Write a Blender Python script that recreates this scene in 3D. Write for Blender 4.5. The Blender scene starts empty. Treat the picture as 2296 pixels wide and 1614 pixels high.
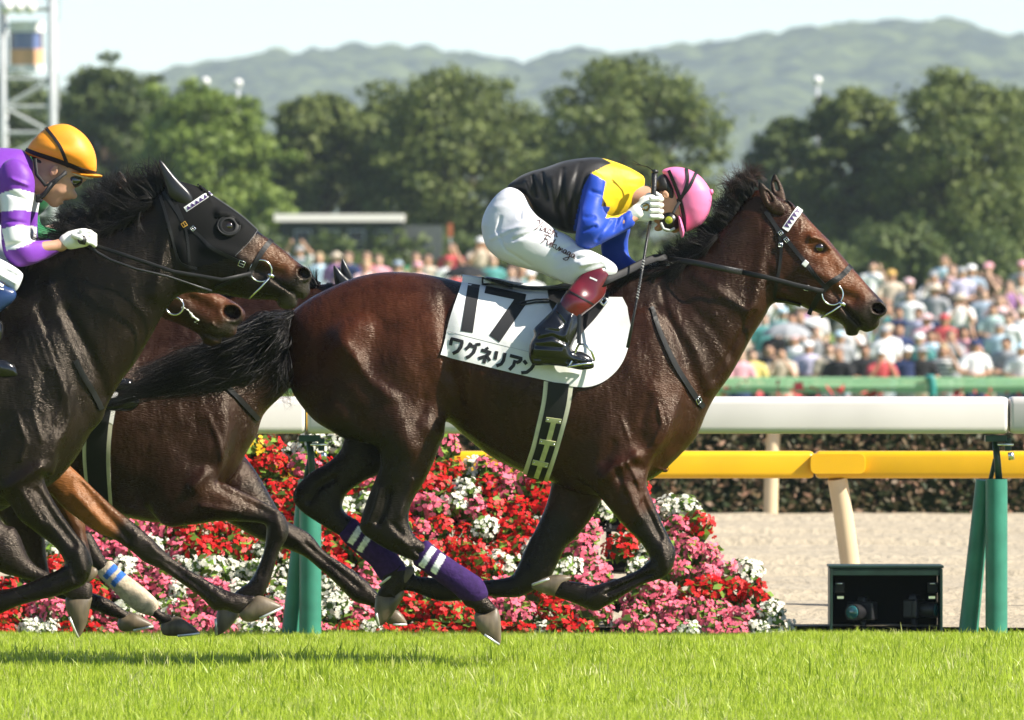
import bpy, bmesh, math, random
import numpy as np
from mathutils import Vector, Matrix
from mathutils.bvhtree import BVHTree

SC = bpy.context.scene
COL = SC.collection
# ---------------------------------------------------------------- camera, sky, sun, exposure
FPX = 25425.0      # focal length in reference pixels (reference frame 2296 x 1614)
DCAM = 47.0        # metres from the camera to the winning horse
HCAM = 1.5         # camera height
CX, CY, YH = 1148.0, 807.0, 704.0
cam_d = bpy.data.cameras.new('camera')
cam = bpy.data.objects.new('camera', cam_d); COL.objects.link(cam)
cam_d.sensor_width = 36.0
cam_d.lens = FPX / 2296.0 * 36.0
cam_d.clip_start = 1.0; cam_d.clip_end = 9000.0
cam.location = (0, -DCAM, HCAM)
cam.rotation_euler = (math.pi / 2 - math.atan((CY - YH) / FPX), 0, 0)
cam_d.dof.use_dof = True
cam_d.dof.focus_distance = DCAM - 0.3
cam_d.dof.aperture_fstop = 11.0
SC.camera = cam

SUN_EL, SUN_AZ = math.radians(41), math.radians(20)     # azimuth from +X towards the camera (-Y)
sdir = Vector((math.cos(SUN_EL) * math.cos(SUN_AZ), -math.cos(SUN_EL) * math.sin(SUN_AZ), math.sin(SUN_EL)))
world = bpy.data.worlds.new('World'); SC.world = world; world.use_nodes = True
wn = world.node_tree; wn.nodes.clear()
sky = wn.nodes.new('ShaderNodeTexSky'); sky.sky_type = 'NISHITA'; sky.sun_disc = False
sky.sun_elevation = SUN_EL
sky.sun_rotation = math.atan2(sdir.x, sdir.y)
sky.air_density = 0.68; sky.dust_density = 0.15; sky.ozone_density = 1.0
bg = wn.nodes.new('ShaderNodeBackground'); bg.inputs['Strength'].default_value = 0.09
wo = wn.nodes.new('ShaderNodeOutputWorld')
wn.links.new(sky.outputs[0], bg.inputs[0]); wn.links.new(bg.outputs[0], wo.inputs[0])
sun_d = bpy.data.lights.new('sun', 'SUN'); sun_d.energy = 5.0; sun_d.angle = math.radians(0.5)
sun_d.color = (1.0, 0.93, 0.82)
sun = bpy.data.objects.new('sun', sun_d); COL.objects.link(sun)
sun.rotation_euler = (-sdir).to_track_quat('-Z', 'Y').to_euler()
SC.view_settings.view_transform = 'Standard'; SC.view_settings.look = 'None'
SC.view_settings.exposure = 1.05; SC.view_settings.gamma = 1.0
SC.view_settings.use_curve_mapping = False
SC.cycles.use_denoising = True
SC.cycles.max_bounces = 6; SC.cycles.diffuse_bounces = 3; SC.cycles.glossy_bounces = 2
SC.cycles.transparent_max_bounces = 8; SC.cycles.volume_bounces = 2
SC.cycles.caustics_reflective = False; SC.cycles.caustics_refractive = False
SC.cycles.sample_clamp_indirect = 4.0
# ---------------------------------------------------------------- helpers
RNG = np.random.default_rng(11)
random.seed(11)
def P(px, py, Y=0.0):
    d = DCAM + Y
    return Vector(((px - CX) * d / FPX, Y, HCAM - (py - YH) * d / FPX))
CROP = {1: (922.8, 288.4, .35737), 2: (1441.9, 346.0, .39307), 3: (0, 230.7, .35737), 4: (576.7, 576.7, .35737),
        5: (0, 807.4, .42893), 6: (576.7, 922.8, .35737), 7: (1153.5, 865.1, .39301), 8: (1557.2, 807.4, .42879),
        9: (1614.9, 547.9, .29666), 10: (576.7, 490.2, .27632)}
def cr(c, *pts):
    ox, oy, s = CROP[c]
    return [(ox + p[0] * s, oy + p[1] * s) for p in pts]
WROOT = set()          # things whose parts are modelled in world coordinates
def wroot(o): WROOT.add(o.name); return o
def link(name, me, parent=None, mat=None, smooth=True):
    o = bpy.data.objects.new(name, me); COL.objects.link(o)
    if parent is not None:
        o.parent = parent
        if parent.name in WROOT: o.matrix_parent_inverse = Matrix.Translation(-parent.location)
    if mat is not None and not me.materials:
        me.materials.append(mat)
    if smooth and len(me.polygons):
        me.polygons.foreach_set('use_smooth', np.ones(len(me.polygons), dtype=bool))
    return o
def tag(o, label=None, cat=None, group=None, kind=None):
    if label: o['label'] = label
    if cat: o['category'] = cat
    if group: o['group'] = group
    if kind: o['kind'] = kind
    return o
def empty(name, loc=(0, 0, 0), label=None, cat=None, group=None, rz=0.0):
    o = bpy.data.objects.new(name, None); COL.objects.link(o)
    o.location = loc; o.rotation_euler = (0, 0, rz); o.empty_display_size = .1
    return tag(o, label, cat, group)
def mesh_np(name, verts, faces_list):
    """faces_list: list of int arrays (n,3) or (n,4)"""
    me = bpy.data.meshes.new(name)
    verts = np.asarray(verts, dtype=np.float32)
    me.vertices.add(len(verts)); me.vertices.foreach_set('co', verts.ravel())
    loops, starts, n = [], [], 0
    for f in faces_list:
        f = np.asarray(f, dtype=np.int32)
        if len(f) == 0: continue
        loops.append(f.ravel()); starts.append(n + np.arange(len(f)) * f.shape[1]); n += f.size
    loops = np.concatenate(loops); starts = np.concatenate(starts)
    me.loops.add(len(loops)); me.loops.foreach_set('vertex_index', loops.astype(np.int32))
    me.polygons.add(len(starts)); me.polygons.foreach_set('loop_start', starts.astype(np.int32))
    me.update(calc_edges=True); me.validate()
    return me
def set_col(me, cols, name='Col'):
    a = me.color_attributes.new(name, 'FLOAT_COLOR', 'POINT')
    c = np.ones((len(cols), 4), dtype=np.float32); c[:, :3] = cols
    a.data.foreach_set('color', c.ravel())
def verts_of(me):
    v = np.empty(len(me.vertices) * 3, dtype=np.float32); me.vertices.foreach_get('co', v); return v.reshape(-1, 3)

class MB:
    """collects plain shapes into one mesh"""
    def __init__(s): s.v = []; s.f = []
    def add(s, vs, fs):
        b = len(s.v); s.v += [tuple(p) for p in vs]; s.f += [tuple(i + b for i in f) for f in fs]; return s
    def box(s, c, d, rot=None, taper=1.0):
        x, y, z = d[0] / 2, d[1] / 2, d[2] / 2
        vs = [Vector((sx * x * (taper if sz > 0 else 1), sy * y * (taper if sz > 0 else 1), sz * z)) for sz in (-1, 1) for sx, sy in ((-1, -1), (1, -1), (1, 1), (-1, 1))]
        if rot is not None: vs = [rot @ v for v in vs]
        vs = [v + Vector(c) for v in vs]
        return s.add(vs, [(3, 2, 1, 0), (4, 5, 6, 7), (0, 1, 5, 4), (1, 2, 6, 5), (2, 3, 7, 6), (3, 0, 4, 7)])
    def tube(s, pts, rad, n=8, cap=True, closed=False, flat=1.0, up=None):
        pts = [Vector(p) for p in pts]; N = len(pts)
        rad = rad if hasattr(rad, '__len__') else [rad] * N
        rings = []; prev = None
        for i, p in enumerate(pts):
            a = pts[(i - 1) % N] if (i > 0 or closed) else p
            b = pts[(i + 1) % N] if (i < N - 1 or closed) else p
            t = (b - a).normalized() if (b - a).length > 1e-9 else Vector((0, 0, 1))
            if up is not None: u = Vector(up)
            elif prev is not None: u = prev
            else: u = Vector((0, 1, 0)) if abs(t.y) < .9 else Vector((1, 0, 0))
            u = (u - t * u.dot(t)); u = u.normalized() if u.length > 1e-6 else t.orthogonal().normalized()
            w = t.cross(u).normalized(); prev = u
            rings.append([p + (u * math.cos(q) * flat + w * math.sin(q)) * rad[i] for q in [2 * math.pi * k / n for k in range(n)]])
        b = len(s.v)
        for r in rings: s.v += [tuple(q) for q in r]
        M = N if closed else N - 1
        for i in range(M):
            j = (i + 1) % N
            for k in range(n):
                s.f.append((b + i * n + k, b + i * n + (k + 1) % n, b + j * n + (k + 1) % n, b + j * n + k))
        if cap and not closed:
            s.f.append(tuple(b + k for k in range(n))[::-1]); s.f.append(tuple(b + (N - 1) * n + k for k in range(n)))
        return s
    def lathe(s, prof, c, n=24, axis='z', M=None):
        b = len(s.v); m = len(prof)
        for i in range(n):
            q = 2 * math.pi * i / n
            for r, h in prof:
                v = Vector((r * math.cos(q), r * math.sin(q), h))
                if axis == 'y': v = Vector((v.x, v.z, v.y))
                if axis == 'x': v = Vector((v.z, v.x, v.y))
                if M is not None: v = M @ v
                s.v.append(tuple(v + Vector(c)))
        for i in range(n):
            j = (i + 1) % n
            for k in range(m - 1):
                s.f.append((b + i * m + k, b + j * m + k, b + j * m + k + 1, b + i * m + k + 1))
        return s
    def prism(s, poly, y0, y1, map3=None):
        """poly in (x,z) world; extruded from y0 to y1 (triangulated caps)"""
        n = len(poly); f = map3 or (lambda p, y: (p[0], y, p[1]))
        vs = [f(p, y0) for p in poly] + [f(p, y1) for p in poly]
        from mathutils.geometry import tessellate_polygon
        tr = tessellate_polygon([[Vector((p[0], p[1], 0)) for p in poly]])
        fs = [tuple(t) for t in tr] + [tuple(i + n for i in t)[::-1] for t in tr]
        fs += [(i, (i + 1) % n, (i + 1) % n + n, i + n) for i in range(n)]
        return s.add(vs, fs)
    def mesh(s, name):
        me = bpy.data.meshes.new(name); me.from_pydata(s.v, [], s.f); me.update()
        bm = bmesh.new(); bm.from_mesh(me); bmesh.ops.recalc_face_normals(bm, faces=bm.faces); bm.to_mesh(me); bm.free()
        return me
    def build(s, name, mat, parent=None, smooth=False, bevel=0, angle=None):
        o = link(name, s.mesh(name), parent, mat, smooth)
        if bevel:
            m = o.modifiers.new('b', 'BEVEL'); m.width = bevel; m.segments = 2; m.limit_method = 'ANGLE'
        if smooth and angle: autosmooth(o, angle)
        return o
def autosmooth(o, deg=40):
    me = o.data; bm = bmesh.new(); bm.from_mesh(me); a = math.radians(deg)
    for e in bm.edges:
        if len(e.link_faces) == 2 and e.calc_face_angle(0) > a: e.smooth = False
    bm.to_mesh(me); bm.free()

# ---- node materials
def new_mat(name):
    m = bpy.data.materials.new(name); m.use_nodes = True
    nt = m.node_tree; b = nt.nodes['Principled BSDF']; return m, nt, b
def lin(c):
    return tuple(((v / 255) / 12.92 if v / 255 <= .04045 else ((v / 255 + .055) / 1.055) ** 2.4) for v in c)
def mat(name, col, rough=.6, spec=.5, metal=0, noise=0, nscale=30, bump=0, bscale=200, coat=0, sheen=0, trans=0, attr=None, bdist=.002, det=3, translucent=0, stretch=None, crease=None):
    m, nt, b = new_mat(name); N, L = nt.nodes, nt.links
    b.inputs['Roughness'].default_value = rough; b.inputs['Specular IOR Level'].default_value = spec
    b.inputs['Metallic'].default_value = metal; b.inputs['Coat Weight'].default_value = coat
    b.inputs['Coat Roughness'].default_value = .1
    b.inputs['Sheen Weight'].default_value = sheen
    tc = N.new('ShaderNodeTexCoord'); src = tc.outputs['Object']
    if stretch:
        mp = N.new('ShaderNodeMapping'); mp.inputs['Scale'].default_value = stretch; L.new(src, mp.inputs[0]); src = mp.outputs[0]
    if attr:
        at = N.new('ShaderNodeAttribute'); at.attribute_name = attr; cs = at.outputs['Color']
    else:
        rgb = N.new('ShaderNodeRGB'); rgb.outputs[0].default_value = (*col, 1); cs = rgb.outputs[0]
    if noise:
        nz = N.new('ShaderNodeTexNoise'); nz.inputs['Scale'].default_value = nscale; nz.inputs['Detail'].default_value = det
        L.new(src, nz.inputs['Vector'])
        mr = N.new('ShaderNodeMapRange'); mr.inputs[1].default_value = .3; mr.inputs[2].default_value = .7
        mr.inputs[3].default_value = 1 - noise; mr.inputs[4].default_value = 1 + noise
        L.new(nz.outputs['Fac'], mr.inputs[0])
        mx = N.new('ShaderNodeMix'); mx.data_type = 'RGBA'; mx.blend_type = 'MULTIPLY'; mx.inputs[0].default_value = 1
        L.new(cs, mx.inputs[6]); L.new(mr.outputs[0], mx.inputs[7]); cs = mx.outputs[2]
    L.new(cs, b.inputs['Base Color'])
    if bump:
        nb = N.new('ShaderNodeTexNoise'); nb.inputs['Scale'].default_value = bscale; nb.inputs['Detail'].default_value = 3
        L.new(src, nb.inputs['Vector'])
        bp = N.new('ShaderNodeBump'); bp.inputs['Strength'].default_value = bump; bp.inputs['Distance'].default_value = bdist
        L.new(nb.outputs['Fac'], bp.inputs['Height']); L.new(bp.outputs[0], b.inputs['Normal'])
    if crease:
        rn = N.new('ShaderNodeTexNoise'); rn.noise_type = 'RIDGED_MULTIFRACTAL'; rn.inputs['Scale'].default_value = crease[0]; rn.inputs['Detail'].default_value = 1.5; rn.inputs['Distortion'].default_value = .5
        cm_ = N.new('ShaderNodeMapping'); cm_.inputs['Scale'].default_value = crease[3]; cm_.inputs['Rotation'].default_value = (0, crease[4], 0)
        L.new(tc.outputs['Object'], cm_.inputs[0]); L.new(cm_.outputs[0], rn.inputs['Vector'])
        bc = N.new('ShaderNodeBump'); bc.inputs['Strength'].default_value = crease[1]; bc.inputs['Distance'].default_value = crease[2]
        L.new(rn.outputs['Fac'], bc.inputs['Height'])
        if bump: L.new(bp.outputs[0], bc.inputs['Normal'])
        L.new(bc.outputs[0], b.inputs['Normal'])
    if translucent:
        tl = N.new('ShaderNodeBsdfTranslucent'); L.new(cs, tl.inputs[0])
        ms = N.new('ShaderNodeMixShader'); ms.inputs[0].default_value = translucent
        L.new(b.outputs[0], ms.inputs[1]); L.new(tl.outputs[0], ms.inputs[2])
        L.new(ms.outputs[0], N['Material Output'].inputs[0])
    return m

# ---- implicit modelling: outlines inflated to round volumes, blended together
def catmull(pts, n=5, closed=True):
    p = np.array(pts, dtype=float); N = len(p); out = []
    M = N if closed else N - 1
    for i in range(M):
        if closed: a, b, c, d = p[(i - 1) % N], p[i], p[(i + 1) % N], p[(i + 2) % N]
        else: a, b, c, d = p[max(i - 1, 0)], p[i], p[i + 1], p[min(i + 2, N - 1)]
        for t in np.arange(n) / n:
            out.append(.5 * ((2 * b) + (-a + c) * t + (2 * a - 5 * b + 4 * c - d) * t * t + (-a + 3 * b - 3 * c + d) * t ** 3))
    if not closed: out.append(p[-1])
    return np.array(out)
def seg_dist2(X, Z, a, b):
    d = b - a; L = d @ d + 1e-12
    t = np.clip(((X - a[0]) * d[0] + (Z - a[1]) * d[1]) / L, 0, 1)
    return (X - a[0] - t * d[0]) ** 2 + (Z - a[1] - t * d[1]) ** 2
def poly_sd(X, Z, poly):
    d2 = np.full(X.shape, 1e9, dtype=np.float32); ins = np.zeros(X.shape, bool)
    n = len(poly)
    for i in range(n):
        a, b = poly[i], poly[(i + 1) % n]
        np.minimum(d2, seg_dist2(X, Z, a, b), out=d2)
        if a[1] != b[1]:
            c = (a[1] > Z) != (b[1] > Z)
            ins ^= c & (X < (b[0] - a[0]) * (Z - a[1]) / (b[1] - a[1]) + a[0])
    d = np.sqrt(d2); return np.where(ins, d, -d)          # positive inside
def line_dist(X, Z, pl):
    d2 = np.full(X.shape, 1e9)
    if len(pl) == 1: return np.hypot(X - pl[0][0], Z - pl[0][1])
    for a, b in zip(pl[:-1], pl[1:]): d2 = np.minimum(d2, seg_dist2(X, Z, np.array(a), np.array(b)))
    return np.sqrt(d2)
def inflate2d(sd, h):
    """2u with laplace(u) = -1 inside; sub-pixel boundary from the signed distance"""
    m = sd > 0
    u = np.where(m, sd * .5 * max(sd.max(), h), 0).astype(np.float64)
    ii, kk = np.indices(u.shape); red = ((ii + kk) % 2 == 0) & m; blk = ((ii + kk) % 2 == 1) & m
    red[[0, -1]] = red[:, [0, -1]] = False; blk[[0, -1]] = blk[:, [0, -1]] = False
    nn = max(u.shape); w = 2 / (1 + math.sin(math.pi / max(8, 1.2 * sd.max() / h * 2)))
    h2 = h * h
    for it in range(int(60 + 1.5 * min(u.shape))):
        for msk in (red, blk):
            s = np.zeros_like(u)
            s[1:-1, 1:-1] = u[2:, 1:-1] + u[:-2, 1:-1] + u[1:-1, 2:] + u[1:-1, :-2]
            u = np.where(msk, u + w * ((s + h2) / 4 - u), u)
    good = sd > 1.6 * h
    if good.sum() < 20: good = sd > .7 * h
    q = np.where(good, u / np.maximum(sd, h * .5), 0); wgt = good.astype(float)
    for it in range(14):
        sq, sw = q * wgt, wgt.copy()
        for ax in (0, 1):
            for st in (1, -1):
                sq = sq + np.roll(q * wgt, st, ax); sw = sw + np.roll(wgt, st, ax)
        qa = sq / np.maximum(sw, 1e-9)
        q = np.where(good, q, qa); wgt = np.where(sw > 0, 1.0, wgt)
    q = np.where(wgt > 0, q, q[good].mean() if good.any() else h)
    t = np.clip((sd / h - 1.6) / 2.5, 0, 1)
    return 2 * np.where(sd > 1.6 * h, u * t + q * sd * (1 - t), q * sd)
def idw(spec, X, Z, K):
    if not hasattr(spec, '__len__'): return np.full(X.shape, float(spec))
    num = 0; den = 0
    for (px, py, v) in spec:
        x, z = K(px, py); w = 1 / ((X - x) ** 2 + (Z - z) ** 2 + 4e-4) ** 1.5
        num = num + w * v; den = den + w
    return num / den
def smin(a, b, k):
    hh = np.maximum(k - np.abs(a - b), 0) / k
    return np.minimum(a, b) - hh * hh * k * .25
class Body:
    """implicit solid around depth Y0; everything is given in picture coordinates plus a depth offset"""
    def __init__(s, Y0, vox): s.Y0 = Y0; s.h = vox; s.items = []; s.q = (DCAM + Y0) / FPX
    def K(s, px, py):
        p = P(px, py, s.Y0); return p.x, p.z
    def outline(s, pts, c=.7, yc=0.0, k=.03, relief=(), sub=5, smooth=True, grow=0.0):
        w = np.array([s.K(*p) for p in pts]); poly = catmull(w, sub) if smooth else w
        s.items.append(('o', poly, c, yc, k, relief, grow)); return s
    def ell(s, px, py, y, rx, rz, ry, ang=0.0, k=.03, neg=False):
        """ellipsoid: radii in picture pixels rx, rz; depth radius ry in metres"""
        x, z = s.K(px, py); q = s.q
        s.items.append(('n' if neg else 'e', (x, y, z), (rx * q, ry, rz * q), math.radians(ang), k)); return s
    def cap(s, p0, p1, r0, r1, k=.02, flat=1.0):
        """tapered capsule between (px,py,y) points, radii in metres"""
        a = s.K(*p0[:2]); b = s.K(*p1[:2])
        s.items.append(('c', np.array((a[0], p0[2], a[1])), np.array((b[0], p1[2], b[1])), r0, r1, k, flat)); return s
    def build(s, name, bounds=None, post=None):
        h = s.h; lo = np.array([1e9] * 3); hi = -lo; pre = []
        for it in s.items:
            if it[0] == 'o':
                _, poly, c, yc, k, relief, grow = it
                x0, z0 = poly.min(0) - k - grow - 3 * h; x1, z1 = poly.max(0) + k + grow + 3 * h
                pre.append((x0, x1, z0, z1))
            elif it[0] in 'en':
                c, r = it[1], it[2]; R = max(r[0], r[2]) + it[4] + 3 * h
                l, u = np.array((c[0] - R, c[1] - r[1] - it[4] - 3 * h, c[2] - R)), np.array((c[0] + R, c[1] + r[1] + it[4] + 3 * h, c[2] + R))
                pre.append((l, u))
                if it[0] == 'e': lo = np.minimum(lo, l); hi = np.maximum(hi, u)
            else:
                R = max(it[3], it[4]) + it[5] + 3 * h
                l = np.minimum(it[1], it[2]) - R; u = np.maximum(it[1], it[2]) + R
                pre.append((l, u)); lo = np.minimum(lo, l); hi = np.maximum(hi, u)
        maps = []
        for it, p in zip(s.items, pre):
            if it[0] != 'o': maps.append(None); continue
            _, poly, c, yc, k, relief, grow = it
            x0, x1, z0, z1 = p
            # snap to a common lattice
            i0, i1 = math.floor(x0 / h), math.ceil(x1 / h); k0, k1 = math.floor(z0 / h), math.ceil(z1 / h)
            X, Z = np.meshgrid(np.arange(i0, i1 + 1) * h, np.arange(k0, k1 + 1) * h, indexing='ij')
            sd = poly_sd(X, Z, poly) + grow; H = inflate2d(sd, h)
            gx, gz = np.gradient(H, h); g = np.hypot(gx, gz)
            C = idw(c, X, Z, s.K); Yc = idw(yc, X, Z, s.K)
            rel = np.zeros_like(X)
            for pl, w, a in relief:
                q = s.q
                d = line_dist(X, Z, [s.K(*pp) for pp in pl]); rel += 1.3 * a * np.exp(-(d / (w * q)) ** 2)
            rel *= np.clip(sd / .02, 0, 1)
            T = C * np.sqrt(np.maximum(H, 0)) + np.maximum(rel, 0)
            y0 = (Yc - T)[sd > 0].min() - k - 3 * h; y1 = (Yc + T)[sd > 0].max() + k + 3 * h
            maps.append((i0, i1, k0, k1, math.floor(y0 / h), math.ceil(y1 / h), H, g, C, Yc, rel))
            lo = np.minimum(lo, (i0 * h, y0, k0 * h)); hi = np.maximum(hi, (i1 * h, y1, k1 * h))
        L = np.floor(lo / h).astype(int) - 1; U = np.ceil(hi / h).astype(int) + 1
        n = U - L + 1; f = np.full(n, .3, dtype=np.float32)
        ys = (L[1] + np.arange(n[1])) * h; xs = (L[0] + np.arange(n[0])) * h; zs = (L[2] + np.arange(n[2])) * h
        for it, p, mp in zip(s.items, pre, maps):
            if it[0] == 'o':
                i0, i1, k0, k1, j0, j1, H, g, C, Yc, rel = mp; k = it[4]
                Y = (np.arange(j0, j1 + 1) * h)[None, :, None]
                ye = np.maximum(np.abs(Y - Yc[:, None, :]) - rel[:, None, :], 0) / C[:, None, :]
                Fv = ye * ye - H[:, None, :]
                G = np.sqrt((2 * ye / C[:, None, :]) ** 2 + (g * g)[:, None, :] + 1e-4)
                v = np.clip(Fv / G, -.3, .3).astype(np.float32)
                sl = (slice(i0 - L[0], i1 - L[0] + 1), slice(j0 - L[1], j1 - L[1] + 1), slice(k0 - L[2], k1 - L[2] + 1))
                f[sl] = smin(f[sl], v, k)
            else:
                a = np.maximum(np.floor(p[0] / h).astype(int) - L, 0); b = np.minimum(np.ceil(p[1] / h).astype(int) - L + 1, n)
                sl = tuple(slice(a[i], b[i]) for i in range(3))
                X, Y, Z = xs[sl[0]][:, None, None], ys[sl[1]][None, :, None], zs[sl[2]][None, None, :]
                if it[0] in 'en':
                    c, r, an, k = it[1:]
                    dx, dy, dz = X - c[0], Y - c[1], Z - c[2]
                    ca, sa = math.cos(an), math.sin(an)
                    u, w = dx * ca + dz * sa, -dx * sa + dz * ca
                    k0 = np.sqrt((u / r[0]) ** 2 + (dy / r[1]) ** 2 + (w / r[2]) ** 2)
                    k1 = np.sqrt((u / r[0] ** 2) ** 2 + (dy / r[1] ** 2) ** 2 + (w / r[2] ** 2) ** 2) + 1e-6
                    v = np.clip(k0 * (k0 - 1) / k1, -.3, .3).astype(np.float32)
                    if it[0] == 'e': f[sl] = smin(f[sl], v, k)
                    else: f[sl] = -smin(-f[sl], v, k)
                else:
                    _, A, B, r0, r1, k, flat = it
                    d = B - A; LL = d @ d + 1e-12
                    t = np.clip(((X - A[0]) * d[0] + (Y - A[1]) * d[1] + (Z - A[2]) * d[2]) / LL, 0, 1)
                    v = np.sqrt((X - A[0] - t * d[0]) ** 2 + ((Y - A[1] - t * d[1]) / flat) ** 2 + (Z - A[2] - t * d[2]) ** 2) - (r0 + (r1 - r0) * t)
                    f[sl] = smin(f[sl], v.astype(np.float32), k)
        if post is not None: f = post(f, xs, ys, zs)
        v, q = surface_nets(f)
        v = (v + L) * h; v[:, 1] += s.Y0
        return mesh_np(name, v, [q])
class Solid(Body):
    """the same, in plain metres (x, z, depth)"""
    def __init__(s, vox): s.Y0 = 0.0; s.h = vox; s.items = []; s.q = 1.0
    def K(s, x, z): return x, z
def surface_nets(f):
    s = f < 0; n = f.shape
    c = np.zeros((n[0] - 1, n[1] - 1, n[2] - 1), np.int8)
    for a in (0, 1):
        for b in (0, 1):
            for d in (0, 1): c += s[a:n[0] - 1 + a, b:n[1] - 1 + b, d:n[2] - 1 + d]
    act = (c > 0) & (c < 8); idx = np.argwhere(act); num = np.full(c.shape, -1, np.int32)
    num[act] = np.arange(len(idx))
    pos = np.zeros((len(idx), 3)); cnt = np.zeros(len(idx))
    cor = [(a, b, d) for a in (0, 1) for b in (0, 1) for d in (0, 1)]
    fv = {q: f[idx[:, 0] + q[0], idx[:, 1] + q[1], idx[:, 2] + q[2]] for q in cor}
    for q in cor:
        for ax in range(3):
            if q[ax]: continue
            r = list(q); r[ax] = 1; r = tuple(r)
            a, b = fv[q], fv[r]; m = (a < 0) != (b < 0)
            t = np.where(m, a / np.where(m, a - b, 1), 0)
            pq = np.array(q, float)[None, :].repeat(len(idx), 0); pq[:, ax] += t
            pos += pq * m[:, None]; cnt += m
    v = idx + pos / cnt[:, None]
    quads = []
    for ax in range(3):
        o1, o2 = [(1, 2), (2, 0), (0, 1)][ax]
        sl0 = [slice(1, -1)] * 3; sl1 = [slice(1, -1)] * 3
        sl0[ax] = slice(0, -1); sl1[ax] = slice(1, None)
        a, b = s[tuple(sl0)], s[tuple(sl1)]
        for flip, m in ((False, a & ~b), (True, ~a & b)):
            e = np.argwhere(m)
            if len(e) == 0: continue
            e = e + 1; e[:, ax] -= 1
            d1 = np.zeros(3, int); d1[o1] = 1; d2 = np.zeros(3, int); d2[o2] = 1
            g = [num[tuple(x.T)] for x in (e - d1 - d2, e - d2, e, e - d1)]
            q = np.stack(g, 1)
            if flip: q = q[:, ::-1]
            quads.append(q)
    return v, np.concatenate(quads)
def bvh_of(me, mtx=None):
    v = verts_of(me); pol = [tuple(p.vertices) for p in me.polygons]
    return BVHTree.FromPolygons([Vector(x) for x in v.tolist()], pol)
def hit(bvh, px, py, Y0=0.0, off=.004, side=-1):
    """the point of a surface under a picture point, seen from the camera side (or the far side)"""
    p = P(px, py, Y0); d = Vector((0, 1, 0)) if side < 0 else Vector((0, -1, 0))
    r = bvh.ray_cast(Vector((p.x, Y0 + side * 3, p.z)), d)
    if r[0] is None:
        q = bvh.find_nearest(p); r = q
    n = r[1] if r[1].dot(d) <= 0 else -r[1]
    return r[0] + n * off, n
def strap(mb, bvh, pts, width, Y0, thick=.004, off=.002, side=-1, n=4):
    """a flat strap laid on a surface along picture points; width in metres"""
    c = catmull(pts, n, closed=False) if len(pts) > 2 else np.array([np.array(pts[0]) * (1 - t) + np.array(pts[1]) * t for t in np.linspace(0, 1, 6)])
    P3 = [hit(bvh, x, y, Y0, off, side) for x, y in c]
    b = len(mb.v); N = len(P3)
    for i, (p, nn) in enumerate(P3):
        t = (P3[min(i + 1, N - 1)][0] - P3[max(i - 1, 0)][0]).normalized()
        w = nn.cross(t).normalized() * width / 2; th = nn * thick
        mb.v += [tuple(p - w), tuple(p + w), tuple(p + w + th), tuple(p - w + th)]
    for i in range(N - 1):
        for k in range(4):
            mb.f.append((b + i * 4 + k, b + i * 4 + (k + 1) % 4, b + i * 4 + 4 + (k + 1) % 4, b + i * 4 + 4 + k))
    mb.f.append((b, b + 1, b + 2, b + 3)); e = b + (N - 1) * 4; mb.f.append((e + 3, e + 2, e + 1, e))
    return mb
def in_poly(x, y, poly):
    """even-odd test for arrays of picture points"""
    ins = np.zeros(len(x), bool); n = len(poly)
    for i in range(n):
        a, b = poly[i], poly[(i + 1) % n]
        if a[1] != b[1]:
            ins ^= ((a[1] > y) != (b[1] > y)) & (x < (b[0] - a[0]) * (y - a[1]) / (b[1] - a[1]) + a[0])
    return ins
ORD = 'first second third fourth fifth sixth seventh eighth ninth tenth eleventh twelfth thirteenth fourteenth fifteenth sixteenth seventeenth eighteenth nineteenth twentieth twenty-first twenty-second twenty-third twenty-fourth twenty-fifth twenty-sixth twenty-seventh twenty-eighth twenty-ninth thirtieth thirty-first thirty-second thirty-third thirty-fourth thirty-fifth thirty-sixth thirty-seventh thirty-eighth thirty-ninth fortieth forty-first forty-second forty-third forty-fourth forty-fifth'.split()
def to_px(v):
    d = DCAM + v[:, 1]
    return CX + v[:, 0] * FPX / d, YH + (HCAM - v[:, 2]) * FPX / d
def hair(name, strands, r0, m, parent, seg=7, taper=.15):
    """strands: list of polylines (Vector lists); each a thin tapering three-sided hair"""
    V, Fq = [], []; b = 0
    for pts, r in strands:
        p = np.array(pts); n = len(p)
        t = np.gradient(p, axis=0); t /= np.linalg.norm(t, axis=1)[:, None] + 1e-9
        a = np.cross(t, (0, 1, .2)); a /= np.linalg.norm(a, axis=1)[:, None] + 1e-9
        c = np.cross(t, a); rr = (r0 * r * np.linspace(1, taper, n))[:, None]
        ring = np.stack([p + rr * a, p + rr * (-.5 * a + .87 * c), p + rr * (-.5 * a - .87 * c)], 1)
        V.append(ring.reshape(-1, 3))
        i = np.arange(n - 1)[:, None] * 3 + b; k = np.arange(3)[None]
        Fq.append(np.stack([i + k, i + (k + 1) % 3, i + 3 + (k + 1) % 3, i + 3 + k], -1).reshape(-1, 4)); b += n * 3
    me = mesh_np(name, np.concatenate(V), [np.concatenate(Fq)])
    return link(name, me, parent, m)
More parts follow.
